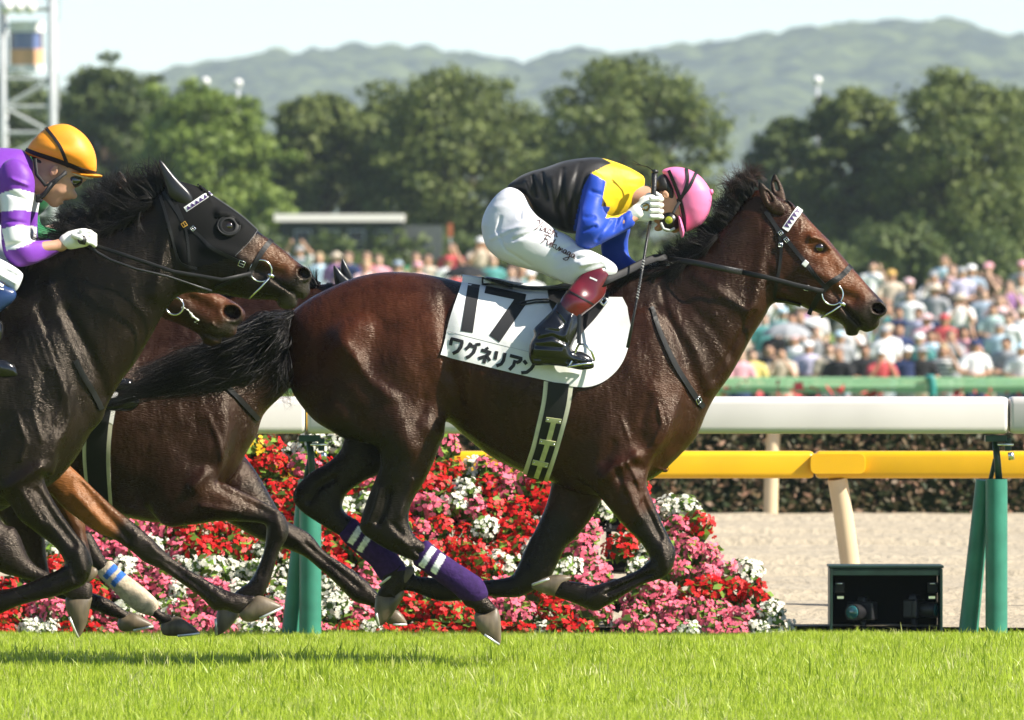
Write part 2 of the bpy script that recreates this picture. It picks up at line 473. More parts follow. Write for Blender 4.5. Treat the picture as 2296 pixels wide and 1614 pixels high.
def grid_shell(pts, nrm, thick, V, F):
    """a sheet of points (n x m) thickened along its normals"""
    n, m = len(pts), len(pts[0]); b = len(V)
    for i in range(n):
        for j in range(m): V.append(tuple(pts[i][j])); V.append(tuple(pts[i][j] + nrm[i][j] * thick))
    id_ = lambda i, j, k: b + (i * m + j) * 2 + k
    for i in range(n - 1):
        for j in range(m - 1):
            F.append((id_(i, j, 1), id_(i + 1, j, 1), id_(i + 1, j + 1, 1), id_(i, j + 1, 1)))
            F.append((id_(i, j, 0), id_(i, j + 1, 0), id_(i + 1, j + 1, 0), id_(i + 1, j, 0)))
    for i in range(n - 1):
        F.append((id_(i, 0, 0), id_(i + 1, 0, 0), id_(i + 1, 0, 1), id_(i, 0, 1))); F.append((id_(i, m - 1, 0), id_(i, m - 1, 1), id_(i + 1, m - 1, 1), id_(i + 1, m - 1, 0)))
    for j in range(m - 1):
        F.append((id_(0, j, 0), id_(0, j, 1), id_(0, j + 1, 1), id_(0, j + 1, 0))); F.append((id_(n - 1, j, 0), id_(n - 1, j + 1, 0), id_(n - 1, j + 1, 1), id_(n - 1, j, 1)))
def band(mb, bvh, pts, wpx, Y0, thick=.003, off=.002, side=-1, n=5, cross=5, smooth=True):
    """a strap of given picture width draped on a surface; wpx may vary along it"""
    c = catmull(pts, n, closed=False) if (len(pts) > 2 and smooth) else np.concatenate([np.linspace(a, b, n, endpoint=False) for a, b in zip(np.array(pts[:-1], float), np.array(pts[1:], float))] + [np.array(pts[-1:], float)])
    w = np.interp(np.linspace(0, 1, len(c)), np.linspace(0, 1, len(wpx)), wpx) if hasattr(wpx, '__len__') else np.full(len(c), wpx)
    t = np.gradient(c, axis=0); t /= np.linalg.norm(t, axis=1)[:, None] + 1e-9; nn = np.stack([-t[:, 1], t[:, 0]], 1)
    pp, nr = [], []
    for i in range(len(c)):
        r_ = [hit(bvh, *(c[i] + nn[i] * w[i] * s), Y0, off, side) for s in np.linspace(-.5, .5, cross)]
        pp.append([q[0] for q in r_]); nr.append([q[1] for q in r_])
    grid_shell(pp, nr, thick, mb.v, mb.f); return mb
def patch(mb, bvh, top, bot, Y0, thick=.004, off=.004, side=-1, nu=40, nv=30):
    """a cloth between two picture curves, draped on a surface"""
    def samp(cv, u):
        c = np.array(cv, float); L = np.concatenate([[0], np.cumsum(np.linalg.norm(np.diff(c, axis=0), axis=1))]); return np.array((np.interp(u * L[-1], L, c[:, 0]), np.interp(u * L[-1], L, c[:, 1])))
    pp, nr = [], []
    for i in range(nu):
        a, b = samp(top, i / (nu - 1)), samp(bot, i / (nu - 1))
        r_ = [hit(bvh, *(a + (b - a) * v), Y0, off, side) for v in np.linspace(0, 1, nv)]
        pp.append([q[0] for q in r_]); nr.append([q[1] for q in r_])
    grid_shell(pp, nr, thick, mb.v, mb.f); return mb
def shell(name, me, poly, off, m, parent, ylim=None):
    """a close-fitting cover: the faces of a body under a picture polygon, lifted off it"""
    v = verts_of(me); px, py = to_px(v); ins = in_poly(px, py, poly)
    if ylim: ins &= (v[:, 1] > ylim[0]) & (v[:, 1] < ylim[1])
    nv = np.empty(len(v) * 3, np.float32); me.vertices.foreach_get('normal', nv); nv = nv.reshape(-1, 3)
    lp = np.empty(len(me.loops), np.int32); me.loops.foreach_get('vertex_index', lp); q = lp.reshape(-1, 4)
    k = ins[q].all(1); q = q[k]; u, inv = np.unique(q, return_inverse=True)
    return link(name, mesh_np(name, v[u] + nv[u] * off, [inv.reshape(-1, 4)]), parent, m)
# ---------------------------------------------------------------- setting: ground, turf, dirt, hills, trees
def vnoise(x, y, seed=0):
    """smooth value noise on arrays"""
    r = np.random.default_rng(seed); T = r.random((256, 256))
    xi, yi = np.floor(x).astype(int), np.floor(y).astype(int); fx, fy = x - xi, y - yi
    fx = fx * fx * (3 - 2 * fx); fy = fy * fy * (3 - 2 * fy)
    g = lambda a, b: T[a % 256, b % 256]
    return (g(xi, yi) * (1 - fx) + g(xi + 1, yi) * fx) * (1 - fy) + (g(xi, yi + 1) * (1 - fx) + g(xi + 1, yi + 1) * fx) * fy
def ground_z(y):
    return np.interp(y, [-60, 40, 80, 140, 155, 178, 200, 900, 2500], [0, 0, -.6, -.72, -.72, .81, 1.0, 1.0, 1.0])
M_SOIL = mat('lawn_ground', (.14, .19, .035), .9, .2, noise=.35, nscale=1.5, bump=.5, bscale=40, bdist=.03)
M_INFIELD = mat('infield_lawn', (.16, .22, .05), .9, .2, noise=.3, nscale=.6, bump=.5, bscale=10, bdist=.05)
def sheet(name, xs, ys, zf, m, kind='structure'):
    X, Y = np.meshgrid(xs, ys, indexing='ij'); Z = zf(X, Y)
    n, k = X.shape; i = np.arange(n * k).reshape(n, k)
    f = np.stack([i[:-1, :-1], i[1:, :-1], i[1:, 1:], i[:-1, 1:]], -1).reshape(-1, 4)
    o = link(name, mesh_np(name, np.stack([X, Y, Z], -1).reshape(-1, 3), [f]), None, m)
    return tag(o, kind=kind)
sheet('ground', np.array([-3000, -300, -60, -30, 0, 30, 60, 300, 3000.]), np.array([-400, -60, -20, 0, 20, 40, 55, 70, 80, 110, 140, 155, 163, 170, 178, 200, 300, 900, 2500, 6500.]), lambda X, Y: ground_z(Y) - .03, M_INFIELD)
sheet('turf_course', np.linspace(-16, 16, 65), np.linspace(-14, 6.25, 42), lambda X, Y: .004 + .02 * (vnoise(X * 1.3, Y * 1.3, 3) - .5), M_SOIL)

# grass: tufts of blades scattered over the turf
def tuft_mesh(seed, n, h):
    r = np.random.default_rng(seed); V, Q = [], []
    for i in range(n):
        bx, by = r.normal(0, .022, 2); a = r.uniform(0, 6.283); w = r.uniform(.0012, .0027); L = h * r.uniform(.5, 1.15)
        lean = r.normal(0, .28); ld = r.uniform(0, 6.283); d = np.array((math.cos(ld), math.sin(ld)))
        s = np.array((math.cos(a), math.sin(a))); b = len(V)
        for j, t in enumerate((0, .4, .75, 1.0)):
            c = np.array((bx, by)) + d * lean * L * t * t * 1.1; z = L * t * (1 - .25 * abs(lean) * t); ww = w * (1, .9, .6, .08)[j]
            V += [(c[0] - s[0] * ww, c[1] - s[1] * ww, z), (c[0] + s[0] * ww, c[1] + s[1] * ww, z)]
        Q += [(b + 2 * j, b + 2 * j + 1, b + 2 * j + 3, b + 2 * j + 2) for j in range(3)]
    return mesh_np('grass_tuft', np.array(V), [np.array(Q)])
def grass_mat():
    m, nt, b = new_mat('grass_blades'); N, L = nt.nodes, nt.links
    oi = N.new('ShaderNodeObjectInfo'); rp = N.new('ShaderNodeValToRGB'); cr_ = rp.color_ramp
    cr_.elements[0].color = (.29, .40, .022, 1); cr_.elements[1].color = (.70, .68, .30, 1); cr_.elements[1].position = 1
    e = cr_.elements.new(.5); e.color = (.45, .57, .038, 1); e = cr_.elements.new(.88); e.color = (.52, .60, .09, 1)
    L.new(oi.outputs['Random'], rp.inputs[0]); L.new(rp.outputs[0], b.inputs['Base Color'])
    b.inputs['Roughness'].default_value = .42; b.inputs['Specular IOR Level'].default_value = .5
    tl = N.new('ShaderNodeBsdfTranslucent'); L.new(rp.outputs[0], tl.inputs[0])
    ms = N.new('ShaderNodeMixShader'); ms.inputs[0].default_value = .5
    L.new(b.outputs[0], ms.inputs[1]); L.new(tl.outputs[0], ms.inputs[2]); L.new(ms.outputs[0], N['Material Output'].inputs[0])
    return m
M_GRASS = grass_mat()
def scatter(name, pts, rots, scales, meshes, m, seed=0):
    """one object that instances small meshes on points"""
    coll = bpy.data.collections.new(name + '_parts')
    for me in meshes:
        me.materials.clear(); me.materials.append(m)
        o = bpy.data.objects.new(name + '_part', me); coll.objects.link(o)
    pm = bpy.data.meshes.new(name); pm.vertices.add(len(pts)); pm.vertices.foreach_set('co', np.asarray(pts, np.float32).ravel())
    for nm, ty, arr in (('rot', 'FLOAT_VECTOR', rots), ('scl', 'FLOAT', scales)):
        a = pm.attributes.new(nm, ty, 'POINT'); a.data.foreach_set('vector' if ty == 'FLOAT_VECTOR' else 'value', np.asarray(arr, np.float32).ravel())
    o = link(name, pm, None, None, False)
    ng = bpy.data.node_groups.new(name, 'GeometryNodeTree')
    ng.interface.new_socket('Geometry', in_out='INPUT', socket_type='NodeSocketGeometry')
    ng.interface.new_socket('Geometry', in_out='OUTPUT', socket_type='NodeSocketGeometry')
    N, L = ng.nodes, ng.links
    gi, go = N.new('NodeGroupInput'), N.new('NodeGroupOutput')
    ci = N.new('GeometryNodeCollectionInfo'); ci.inputs[0].default_value = coll; ci.inputs['Separate Children'].default_value = True; ci.inputs['Reset Children'].default_value = True
    ip = N.new('GeometryNodeInstanceOnPoints'); ip.inputs['Pick Instance'].default_value = True
    rv = N.new('FunctionNodeRandomValue'); rv.data_type = 'INT'; rv.inputs[4].default_value = 0; rv.inputs[5].default_value = len(meshes) - 1; rv.inputs['Seed'].default_value = seed
    ra = N.new('GeometryNodeInputNamedAttribute'); ra.data_type = 'FLOAT_VECTOR'; ra.inputs[0].default_value = 'rot'
    sa = N.new('GeometryNodeInputNamedAttribute'); sa.data_type = 'FLOAT'; sa.inputs[0].default_value = 'scl'
    e2r = N.new('FunctionNodeEulerToRotation')
    L.new(gi.outputs[0], ip.inputs['Points']); L.new(ci.outputs[0], ip.inputs['Instance']); L.new(rv.outputs[2], ip.inputs['Instance Index'])
    L.new(ra.outputs[0], e2r.inputs[0]); L.new(e2r.outputs[0], ip.inputs['Rotation']); L.new(sa.outputs[0], ip.inputs['Scale'])
    L.new(ip.outputs[0], go.inputs[0])
    md = o.modifiers.new('scatter', 'NODES'); md.node_group = ng
    return o
r = np.random.default_rng(5)
n = 112000
gx = r.uniform(-3.6, 3.6, n); gy = r.uniform(-7.6, 6.05, n)
dens = vnoise(gx * 2.2, gy * 1.2, 8)
gs = (.62 + .55 * dens) * r.uniform(.7, 1.25, n) * np.where(r.random(n) < .02, 1.7, 1)
gs = gs * np.interp(gy, [2, 5, 6.05], [1, .6, .36])
gz = .004 + .02 * (vnoise(gx * 1.3, gy * 1.3, 3) - .5)
rot = np.stack([r.normal(0, .08, n), r.normal(0, .08, n), r.uniform(0, 6.283, n)], 1)
go_ = scatter('grass', np.stack([gx, gy, gz], 1), rot, gs, [tuft_mesh(s, 9, .058) for s in range(10)], M_GRASS)
tag(go_, 'long bright green turf grass along the bottom of the picture', 'grass', kind='stuff')
n = 16000
gx = np.concatenate([r.uniform(-16, -3.6, n // 2), r.uniform(3.6, 16, n // 2)]); gy = r.uniform(-10, 5.45, n)
go2 = scatter('grass', np.stack([gx, gy, np.zeros(n)], 1), np.stack([0 * gx, 0 * gx, r.uniform(0, 6.28, n)], 1), r.uniform(.8, 1.2, n), [tuft_mesh(s + 20, 16, .07) for s in range(4)], M_GRASS)
tag(go2, 'long bright green turf grass beyond the sides of the picture', 'grass', kind='stuff')

# the raked dirt course with long harrow lines
def dirt_mat():
    m, nt, b = new_mat('raked_dirt'); N, L = nt.nodes, nt.links
    tc = N.new('ShaderNodeTexCoord'); mp = N.new('ShaderNodeMapping'); mp.inputs['Scale'].default_value = (.12, 1.1, 1)
    L.new(tc.outputs['Object'], mp.inputs[0])
    nz = N.new('ShaderNodeTexNoise'); nz.inputs['Scale'].default_value = 3; nz.inputs['Detail'].default_value = 6; L.new(mp.outputs[0], nz.inputs[0])
    fz = N.new('ShaderNodeTexNoise'); fz.inputs['Scale'].default_value = 14; fz.inputs['Detail'].default_value = 5; L.new(tc.outputs['Object'], fz.inputs[0])
    rp = N.new('ShaderNodeValToRGB'); e = rp.color_ramp.elements
    e[0].position = .3; e[0].color = (.32, .265, .185, 1); e[1].position = .7; e[1].color = (.44, .375, .27, 1)
    mx = N.new('ShaderNodeMix'); mx.data_type = 'FLOAT'; mx.inputs[0].default_value = .4
    L.new(nz.outputs['Fac'], mx.inputs[2]); L.new(fz.outputs['Fac'], mx.inputs[3]); L.new(mx.outputs[0], rp.inputs[0])
    L.new(rp.outputs[0], b.inputs['Base Color']); b.inputs['Roughness'].default_value = .95
    bp = N.new('ShaderNodeBump'); bp.inputs['Distance'].default_value = .05; bp.inputs['Strength'].default_value = .7
    L.new(fz.outputs['Fac'], bp.inputs['Height']); L.new(bp.outputs[0], b.inputs['Normal'])
    return m
ry = np.arange(6.18, 36.6, .06)
def dirt_z(X, Y):
    z = .005 + .025 * vnoise(X * .8, Y * 6, 4) + .02 * vnoise(X * 4, Y * 9, 6)
    for yy in (8.2, 11.4, 12.1, 16.8, 19.5, 20.1, 25.2, 29.0, 33.5): z = z - .05 * np.exp(-((Y - yy - .25 * (vnoise(X * .5, X * 0, 9) - .5)) / .10) ** 2) + .04 * np.exp(-((Y - yy - .3) / .16) ** 2)
    return z
sheet('dirt_course', np.linspace(-20, 20, 170), ry, dirt_z, dirt_mat())

# far wooded hills
def worley(x, y, seed, s):
    r = np.random.default_rng(seed); J = r.random((128, 128, 2)); x, y = x / s, y / s
    xi, yi = np.floor(x).astype(int), np.floor(y).astype(int); best = np.full(x.shape, 9.)
    for a in (-1, 0, 1):
        for b in (-1, 0, 1):
            q = J[(xi + a) % 128, (yi + b) % 128]; best = np.minimum(best, (xi + a + q[..., 0] - x) ** 2 + (yi + b + q[..., 1] - y) ** 2)
    return best
sky_pts = [(-900, 260), (-300, 230), (100, 190), (250, 172), (330, 158), (420, 135), (560, 110), (620, 100), (760, 90), (850, 89), (950, 95), (1050, 110), (1180, 124), (1250, 106), (1300, 98), (1400, 101), (1480, 96), (1560, 86), (1650, 71), (1750, 60), (1850, 45), (1950, 35), (2050, 33), (2130, 30), (2200, 45), (2260, 66), (2330, 72), (2600, 100), (3200, 160)]
HD = 4000.0
xs = np.linspace(-420, 420, 330); ys = np.linspace(2400, 4300, 200) - DCAM
def hill_z(X, Y):
    k = FPX / HD; sx = CX + X * k
    top = HCAM + (YH - np.interp(sx, [p[0] for p in sky_pts], [p[1] for p in sky_pts])) / k
    t = np.clip((Y + DCAM - 2400) / (HD - 2400), 0, 1.2)
    prof = np.where(t <= 1, t ** 1.25, 1 - (t - 1) * 2)
    z = top * prof * (1 + .16 * (vnoise(X / 70, Y / 160, 21) - .5) * np.sin(np.pi * np.clip(t, 0, 1)) * 2) - 4
    z += np.sin(np.pi * np.clip(t, 0, 1)) * 16 * (vnoise(X / 38, Y / 120, 22) - .5)
    cw = 6 * (1 - np.minimum(worley(X, Y, 23, 11), 1)) + 3.0 * (vnoise(X / 5, Y / 7, 24))
    return z + cw - 4.5
def hill_mat():
    m, nt, b = new_mat('wooded_hill'); N, L = nt.nodes, nt.links
    tc = N.new('ShaderNodeTexCoord'); nz = N.new('ShaderNodeTexNoise'); nz.inputs['Scale'].default_value = .06; nz.inputs['Detail'].default_value = 9; nz.inputs['Roughness'].default_value = .65
    L.new(tc.outputs['Object'], nz.inputs[0]); rp = N.new('ShaderNodeValToRGB'); e = rp.color_ramp.elements
    e[0].position = .43; e[0].color = (.005, .014, .011, 1); e[1].position = .58; e[1].color = (.095, .12, .042, 1)
    L.new(nz.outputs['Fac'], rp.inputs[0]); L.new(rp.outputs[0], b.inputs['Base Color']); b.inputs['Roughness'].default_value = .95
    return m
sheet('hills', xs, ys, hill_z, hill_mat())

# trees
M_BARK = mat('bark', (.07, .05, .035), .9, .2, noise=.4, nscale=8, bump=.6, bscale=20, bdist=.03)
def leaf_mat(name, a, b_):
    m, nt, b = new_mat(name); N, L = nt.nodes, nt.links
    at = N.new('ShaderNodeAttribute'); at.attribute_name = 'rnd'
    rp = N.new('ShaderNodeValToRGB'); e = rp.color_ramp.elements; e[0].color = (*a, 1); e[1].color = (*b_, 1)
    L.new(at.outputs['Fac'], rp.inputs[0]); L.new(rp.outputs[0], b.inputs['Base Color'])
    b.inputs['Roughness'].default_value = .55; b.inputs['Specular IOR Level'].default_value = .3
    tl = N.new('ShaderNodeBsdfTranslucent'); L.new(rp.outputs[0], tl.inputs[0])
    ms = N.new('ShaderNodeMixShader'); ms.inputs[0].default_value = .3
    L.new(b.outputs[0], ms.inputs[1]); L.new(tl.outputs[0], ms.inputs[2]); L.new(ms.outputs[0], N['Material Output'].inputs[0])
    return m
LEAF = [leaf_mat('leaves_dark', (.032, .06, .018), (.15, .19, .055)), leaf_mat('leaves_olive', (.038, .068, .018), (.22, .26, .07)), leaf_mat('leaves_light', (.06, .11, .02), (.26, .34, .06))]
def leaf_cloud(name, centers, n, size, m, parent, seed, flat=.75):
    """many small bent leaf clumps filling a set of ellipsoidal boughs"""
    r = np.random.default_rng(seed); c = np.array(centers)            # x,y,z,rx,ry,rz
    w = (c[:, 3] * c[:, 4] * c[:, 5]) ** .7; idx = r.choice(len(c), n, p=w / w.sum())
    d = r.normal(size=(n, 3)); d /= np.linalg.norm(d, axis=1)[:, None]
    rad = r.uniform(.15, 1.0, n) ** .5 * np.where(r.random(n) < .18, r.uniform(1, 1.45, n), 1)
    p = c[idx, :3] + d * c[idx, 3:] * rad[:, None]
    s = size * r.uniform(.5, 1.4, n)[:, None]
    a = r.normal(size=(n, 3)); a /= np.linalg.norm(a, axis=1)[:, None]
    nrm = d * .7 + r.normal(0, .5, (n, 3)) + np.array((0, 0, .45)); b = np.cross(nrm, a); b /= np.linalg.norm(b, axis=1)[:, None] + 1e-9
    a = np.cross(b, nrm); a /= np.linalg.norm(a, axis=1)[:, None] + 1e-9
    up = nrm / (np.linalg.norm(nrm, axis=1)[:, None] + 1e-9)
    V = np.stack([p - a * s, p - b * s * .55 + up * s * .12, p + a * s - up * s * .15, p + b * s * .55 + up * s * .12], 1).reshape(-1, 3)
    f = np.arange(n * 4).reshape(n, 4)
    me = mesh_np(name, V, [f])
    at = me.attributes.new('rnd', 'FLOAT', 'POINT'); at.data.foreach_set('value', np.repeat(np.clip(r.normal(.5, .25, n), 0, 1), 4).astype(np.float32))
    return link(name, me, parent, m, False)
def tree(name, cx, top, hw, D, kind, label, seed, base=620, n=24000, group='row of trees behind the crowd', leaf=.10):
    r = np.random.default_rng(seed); Y = D - DCAM
    b = P(cx, base, Y); gz_ = float(ground_z(Y)); t = P(cx, top, Y); q = 1.18 * D / FPX
    root = empty(name, (b.x, Y, gz_), label, 'tree', group)
    Hh = t.z - gz_; W = hw * q; off = Vector((b.x, Y, gz_))
    mb = MB(); tip = Vector((r.normal(0, .15), 0, Hh * .8))
    mb.tube([(0, 0, -.1), (0.03, 0, Hh * .25), (r.normal(0, .08), 0, Hh * .5), tip], [.24, .19, .13, .04], 9)
    cen = []
    nl = 34
    for i in range(nl):
        u = (i + .5) / nl; z1 = Hh * (.22 + .68 * u); a = i * 2.4 + r.uniform(-.5, .5)
        env = W * math.sqrt(max(.06, 1 - ((z1 / Hh - .5) / .52) ** 2)) * r.uniform(.35, .86)
        e = Vector((env * math.cos(a), env * math.sin(a), z1)); z0 = z1 * .6
        mb.tube([(0, 0, z0), e * .5 + Vector((0, 0, z0 * .5 + .1)), e], [.08, .05, .02], 6)
        s = W * r.uniform(.20, .34)
        cen.append((*e, s * 1.2, s * 1.2, s * .7))
        for j in range(4):
            q2 = e + Vector(r.normal(0, s * .7, 3)); s2 = s * r.uniform(.35, .6); cen.append((*q2, s2 * 1.3, s2 * 1.3, s2 * .65))
    for j in range(8):
        s = W * r.uniform(.16, .30); x_ = r.normal(0, W * .27); cen.append((x_, r.normal(0, W * .25), Hh * (1 - .10 * (x_ / W) ** 2 * 4) - s * r.uniform(.4, .9), s * 1.2, s, s * .7))
    mb.build('trunk', M_BARK, root, True)
    leaf_cloud('crown', cen, n, leaf, LEAF[kind], root, seed + 50)
    return root
TREES = [(20, 160, 150, 345, 0, 'dark tree standing behind the steel lattice tower'), (245, 142, 135, 335, 0, 'tall dark tree just right of the lattice tower'),
         (465, 196, 150, 325, 2, 'bright yellow-green rounded tree left of centre, below two lamp heads'), (720, 212, 140, 330, 1, 'olive tree left of the gap above the white roof'),
         (1025, 160, 195, 328, 1, 'broad olive tree behind the winning rider\'s back'), (1405, 112, 205, 322, 1, 'tallest spreading tree above the pink helmet'),
         (1770, 262, 95, 336, 0, 'low dark tree below the single lamp head on the right'), (1920, 192, 120, 326, 1, 'olive tree between the low dark tree and the right edge mass'),
         (2160, 166, 175, 324, 1, 'broad olive tree at the right edge of the row'), (2420, 180, 170, 335, 0, 'tree mostly cut off by the right edge'),
         (600, 300, 90, 350, 0, 'shaded dark tree in the gap behind the yellow-green tree'), (1190, 330, 90, 352, 0, 'shaded dark tree in the gap left of the tallest tree'), (2050, 300, 120, 352, 0, 'shaded dark tree behind the right-hand pair of trees'),
         (352, 214, 105, 342, 0, 'dark tree filling the gap left of the yellow-green tree'), (868, 222, 100, 340, 1, 'olive tree filling the gap left of the broad central tree'), (2300, 205, 110, 340, 1, 'olive tree behind the broad tree at the right edge'), (1215, 262, 95, 338, 1, 'olive tree filling the gap left of the tallest tree')]
for i, (cx, tp, hw, D, kd, lb) in enumerate(TREES): tree('broadleaf_tree', cx, tp, hw, D, kd, lb, 100 + i)
# low shrubs under the trees
shr = np.random.default_rng(77)
SHRUBS = [(x + shr.uniform(-25, 25), shr.uniform(480, 560), shr.uniform(85, 125), 300 + shr.uniform(-12, 20)) for x in range(40, 2330, 105)]
for i, (cx, tp, hw, D) in enumerate(SHRUBS):
    Y = D - DCAM; b = P(cx, 600, Y); gz_ = float(ground_z(Y)); t = P(cx, tp, Y); q = D / FPX; Hh = t.z - gz_; W = hw * q
    root = empty('shrub', (b.x, Y, gz_), f'rounded dark shrub under the trees, {ORD[i]} from left in the low row', 'shrub', 'dark shrubs under the trees')
    cen = [(shr.normal(0, W * .4), shr.normal(0, W * .3), Hh * (.12 + .7 * j / 11), W * .55, W * .5, Hh * .2) for j in range(12)]
    MB().tube([(0, 0, -.05), (0, 0, Hh * .5)], [.08, .03], 6).build('stem', M_BARK, root)
    leaf_cloud('foliage', cen, 3600, .12, LEAF[0], root, 300 + i)

# air between here and the hills
hz_m = bpy.data.materials.new('haze_air'); hz_m.use_nodes = True; nt = hz_m.node_tree; nt.nodes.clear()
pv = nt.nodes.new('ShaderNodeVolumePrincipled'); pv.inputs['Color'].default_value = (.64, .74, .88, 1); pv.inputs['Density'].default_value = .00012; pv.inputs['Anisotropy'].default_value = 0.0
mo = nt.nodes.new('ShaderNodeOutputMaterial'); nt.links.new(pv.outputs[0], mo.inputs['Volume'])
hz = MB().box((0, 2000, 66), (6400, 5200, 140)).build('haze', hz_m); tag(hz, 'thin pale summer haze over the whole course', 'haze', kind='stuff')
# ---------------------------------------------------------------- horses
def coat_mat(name, rough=.36, spec=.5, bump=.25):
    m, nt, b = new_mat(name); N, L = nt.nodes, nt.links
    at = N.new('ShaderNodeAttribute'); at.attribute_name = 'Col'
    tc = N.new('ShaderNodeTexCoord')
    nz = N.new('ShaderNodeTexNoise'); nz.inputs['Scale'].default_value = 9; nz.inputs['Detail'].default_value = 6; nz.inputs['Roughness'].default_value = .65
    L.new(tc.outputs['Object'], nz.inputs['Vector'])
    mr = N.new('ShaderNodeMapRange'); mr.inputs[1].default_value = .3; mr.inputs[2].default_value = .7; mr.inputs[3].default_value = .62; mr.inputs[4].default_value = 1.38
    L.new(nz.outputs['Fac'], mr.inputs[0])
    mx = N.new('ShaderNodeMix'); mx.data_type = 'RGBA'; mx.blend_type = 'MULTIPLY'; mx.inputs[0].default_value = 1
    L.new(at.outputs['Color'], mx.inputs[6]); L.new(mr.outputs[0], mx.inputs[7]); L.new(mx.outputs[2], b.inputs['Base Color'])
    r2 = N.new('ShaderNodeMapRange'); r2.inputs[1].default_value = .35; r2.inputs[2].default_value = .65; r2.inputs[3].default_value = rough - .06; r2.inputs[4].default_value = rough + .16
    L.new(nz.outputs['Fac'], r2.inputs[0]); L.new(r2.outputs[0], b.inputs['Roughness'])
    b.inputs['Specular IOR Level'].default_value = spec; b.inputs['Specular Tint'].default_value = (1, .84, .68, 1)
    # short hair running back along the body, skin folds and veins as fine relief
    mp = N.new('ShaderNodeMapping'); mp.inputs['Scale'].default_value = (45, 220, 300); mp.inputs['Rotation'].default_value = (0, .5, 0)
    L.new(tc.outputs['Object'], mp.inputs[0])
    hn = N.new('ShaderNodeTexNoise'); hn.inputs['Scale'].default_value = 1; hn.inputs['Detail'].default_value = 2
    L.new(mp.outputs[0], hn.inputs['Vector'])
    b1 = N.new('ShaderNodeBump'); b1.inputs['Strength'].default_value = bump; b1.inputs['Distance'].default_value = .0048
    L.new(hn.outputs['Fac'], b1.inputs['Height'])
    wn_ = N.new('ShaderNodeTexNoise'); wn_.inputs['Scale'].default_value = 11; wn_.inputs['Detail'].default_value = 2; wn_.inputs['Distortion'].default_value = .2
    mp2 = N.new('ShaderNodeMapping'); mp2.inputs['Scale'].default_value = (1.6, 1, .8); mp2.inputs['Rotation'].default_value = (0, -.6, 0)
    L.new(tc.outputs['Object'], mp2.inputs[0]); L.new(mp2.outputs[0], wn_.inputs['Vector'])
    b2 = N.new('ShaderNodeBump'); b2.inputs['Strength'].default_value = .4; b2.inputs['Distance'].default_value = .02
    L.new(wn_.outputs['Fac'], b2.inputs['Height']); L.new(b1.outputs[0], b2.inputs['Normal'])
    vn = N.new('ShaderNodeTexNoise'); vn.noise_type = 'RIDGED_MULTIFRACTAL'; vn.inputs['Scale'].default_value = 5; vn.inputs['Detail'].default_value = 2; vn.inputs['Distortion'].default_value = .4
    mp3 = N.new('ShaderNodeMapping'); mp3.inputs['Scale'].default_value = (1.7, 1, .9); mp3.inputs['Rotation'].default_value = (0, .9, 0)
    L.new(tc.outputs['Object'], mp3.inputs[0]); L.new(mp3.outputs[0], vn.inputs['Vector'])
    vr = N.new('ShaderNodeMapRange'); vr.inputs[1].default_value = 1.0; vr.inputs[2].default_value = 1.6; L.new(vn.outputs['Fac'], vr.inputs[0])
    b3 = N.new('ShaderNodeBump'); b3.inputs['Strength'].default_value = .32; b3.inputs['Distance'].default_value = .006
    L.new(vr.outputs[0], b3.inputs['Height']); L.new(b2.outputs[0], b3.inputs['Normal']); L.new(b3.outputs[0], b.inputs['Normal'])
    return m
M_COAT = coat_mat('horse_coat', .23, .32, .66)
M_BLACKCOAT = coat_mat('horse_coat_black', .22, .28, .62)
M_HOOF = mat('hoof_horn', (.13, .098, .062), .45, .5, noise=.5, nscale=25, bump=.4, bscale=60, stretch=(1, 1, .3))
M_SHOE = mat('aluminium_shoe', (.75, .75, .73), .35, .5, metal=.6)
M_MANE = mat('mane_hair', (.009, .007, .006), .5, .35, noise=.5, nscale=60)
M_MANE_BROWN = mat('mane_hair_brown', (.045, .02, .012), .45, .6, noise=.5, nscale=60)
M_LEATHER = mat('black_leather', (.008, .008, .008), .5, .28, noise=.3, nscale=40, bump=.2, bscale=400)
M_STEEL = mat('bit_steel', (.72, .72, .70), .2, .5, metal=1)
M_EYE = mat('horse_eye', (.016, .008, .004), .05, .8, coat=1)
M_NOSTRIL = mat('nostril_lining', (.02, .006, .005), .7, .2)

def smooth01(t): t = np.clip(t, 0, 1); return t * t * (3 - 2 * t)
def blend(col, c, w): return col * (1 - w[:, None]) + np.array(c)[None] * w[:, None]
def pdist(px, py, pl): return line_dist(px, py, pl)

def hoof(parent, Y0, pts, y, c=.85, rim=None, label=None):
    b = Body(Y0, .004); b.outline(pts, c=c, yc=y, k=.004, smooth=True, sub=3)
    me = b.build('hoof')
    o = link('hoof', me, parent, M_HOOF)
    if rim:
        mb = MB(); q = [P(px, py, Y0) + Vector((0, y, 0)) for px, py in rim]
        (a, e) = q[0], q[-1]; d = (e - a); w = d.length / 2
        # a flat plate shoe: a U of bar around the sole
        mid = (a + e) / 2; ax = d.normalized()
        pts3 = []
        for i in range(13):
            t = math.pi * (-.62 + 1.24 * i / 12)
            pts3.append(mid + ax * w * math.cos(t) + Vector((0, 1, 0)) * w * .8 * math.sin(t))
        mb.tube(pts3, .006, 6)
        mb.build('horseshoe', M_SHOE, o, True)
    return o
def bandage(parent, Y0, pts, y, c, base, stripes, noise=.25, scol=(.8, .8, .78)):
    b = Body(Y0, .005); b.outline(pts, c=c, yc=y, k=.004, sub=4, grow=.005)
    me = b.build('leg_bandage'); v = verts_of(me); px, py = to_px(v)
    col = np.tile(np.array(base), (len(v), 1))
    for quad in stripes: col[in_poly(px, py, quad)] = scol
    set_col(me, col)
    return link('leg_bandage', me, parent, M_BANDAGE)
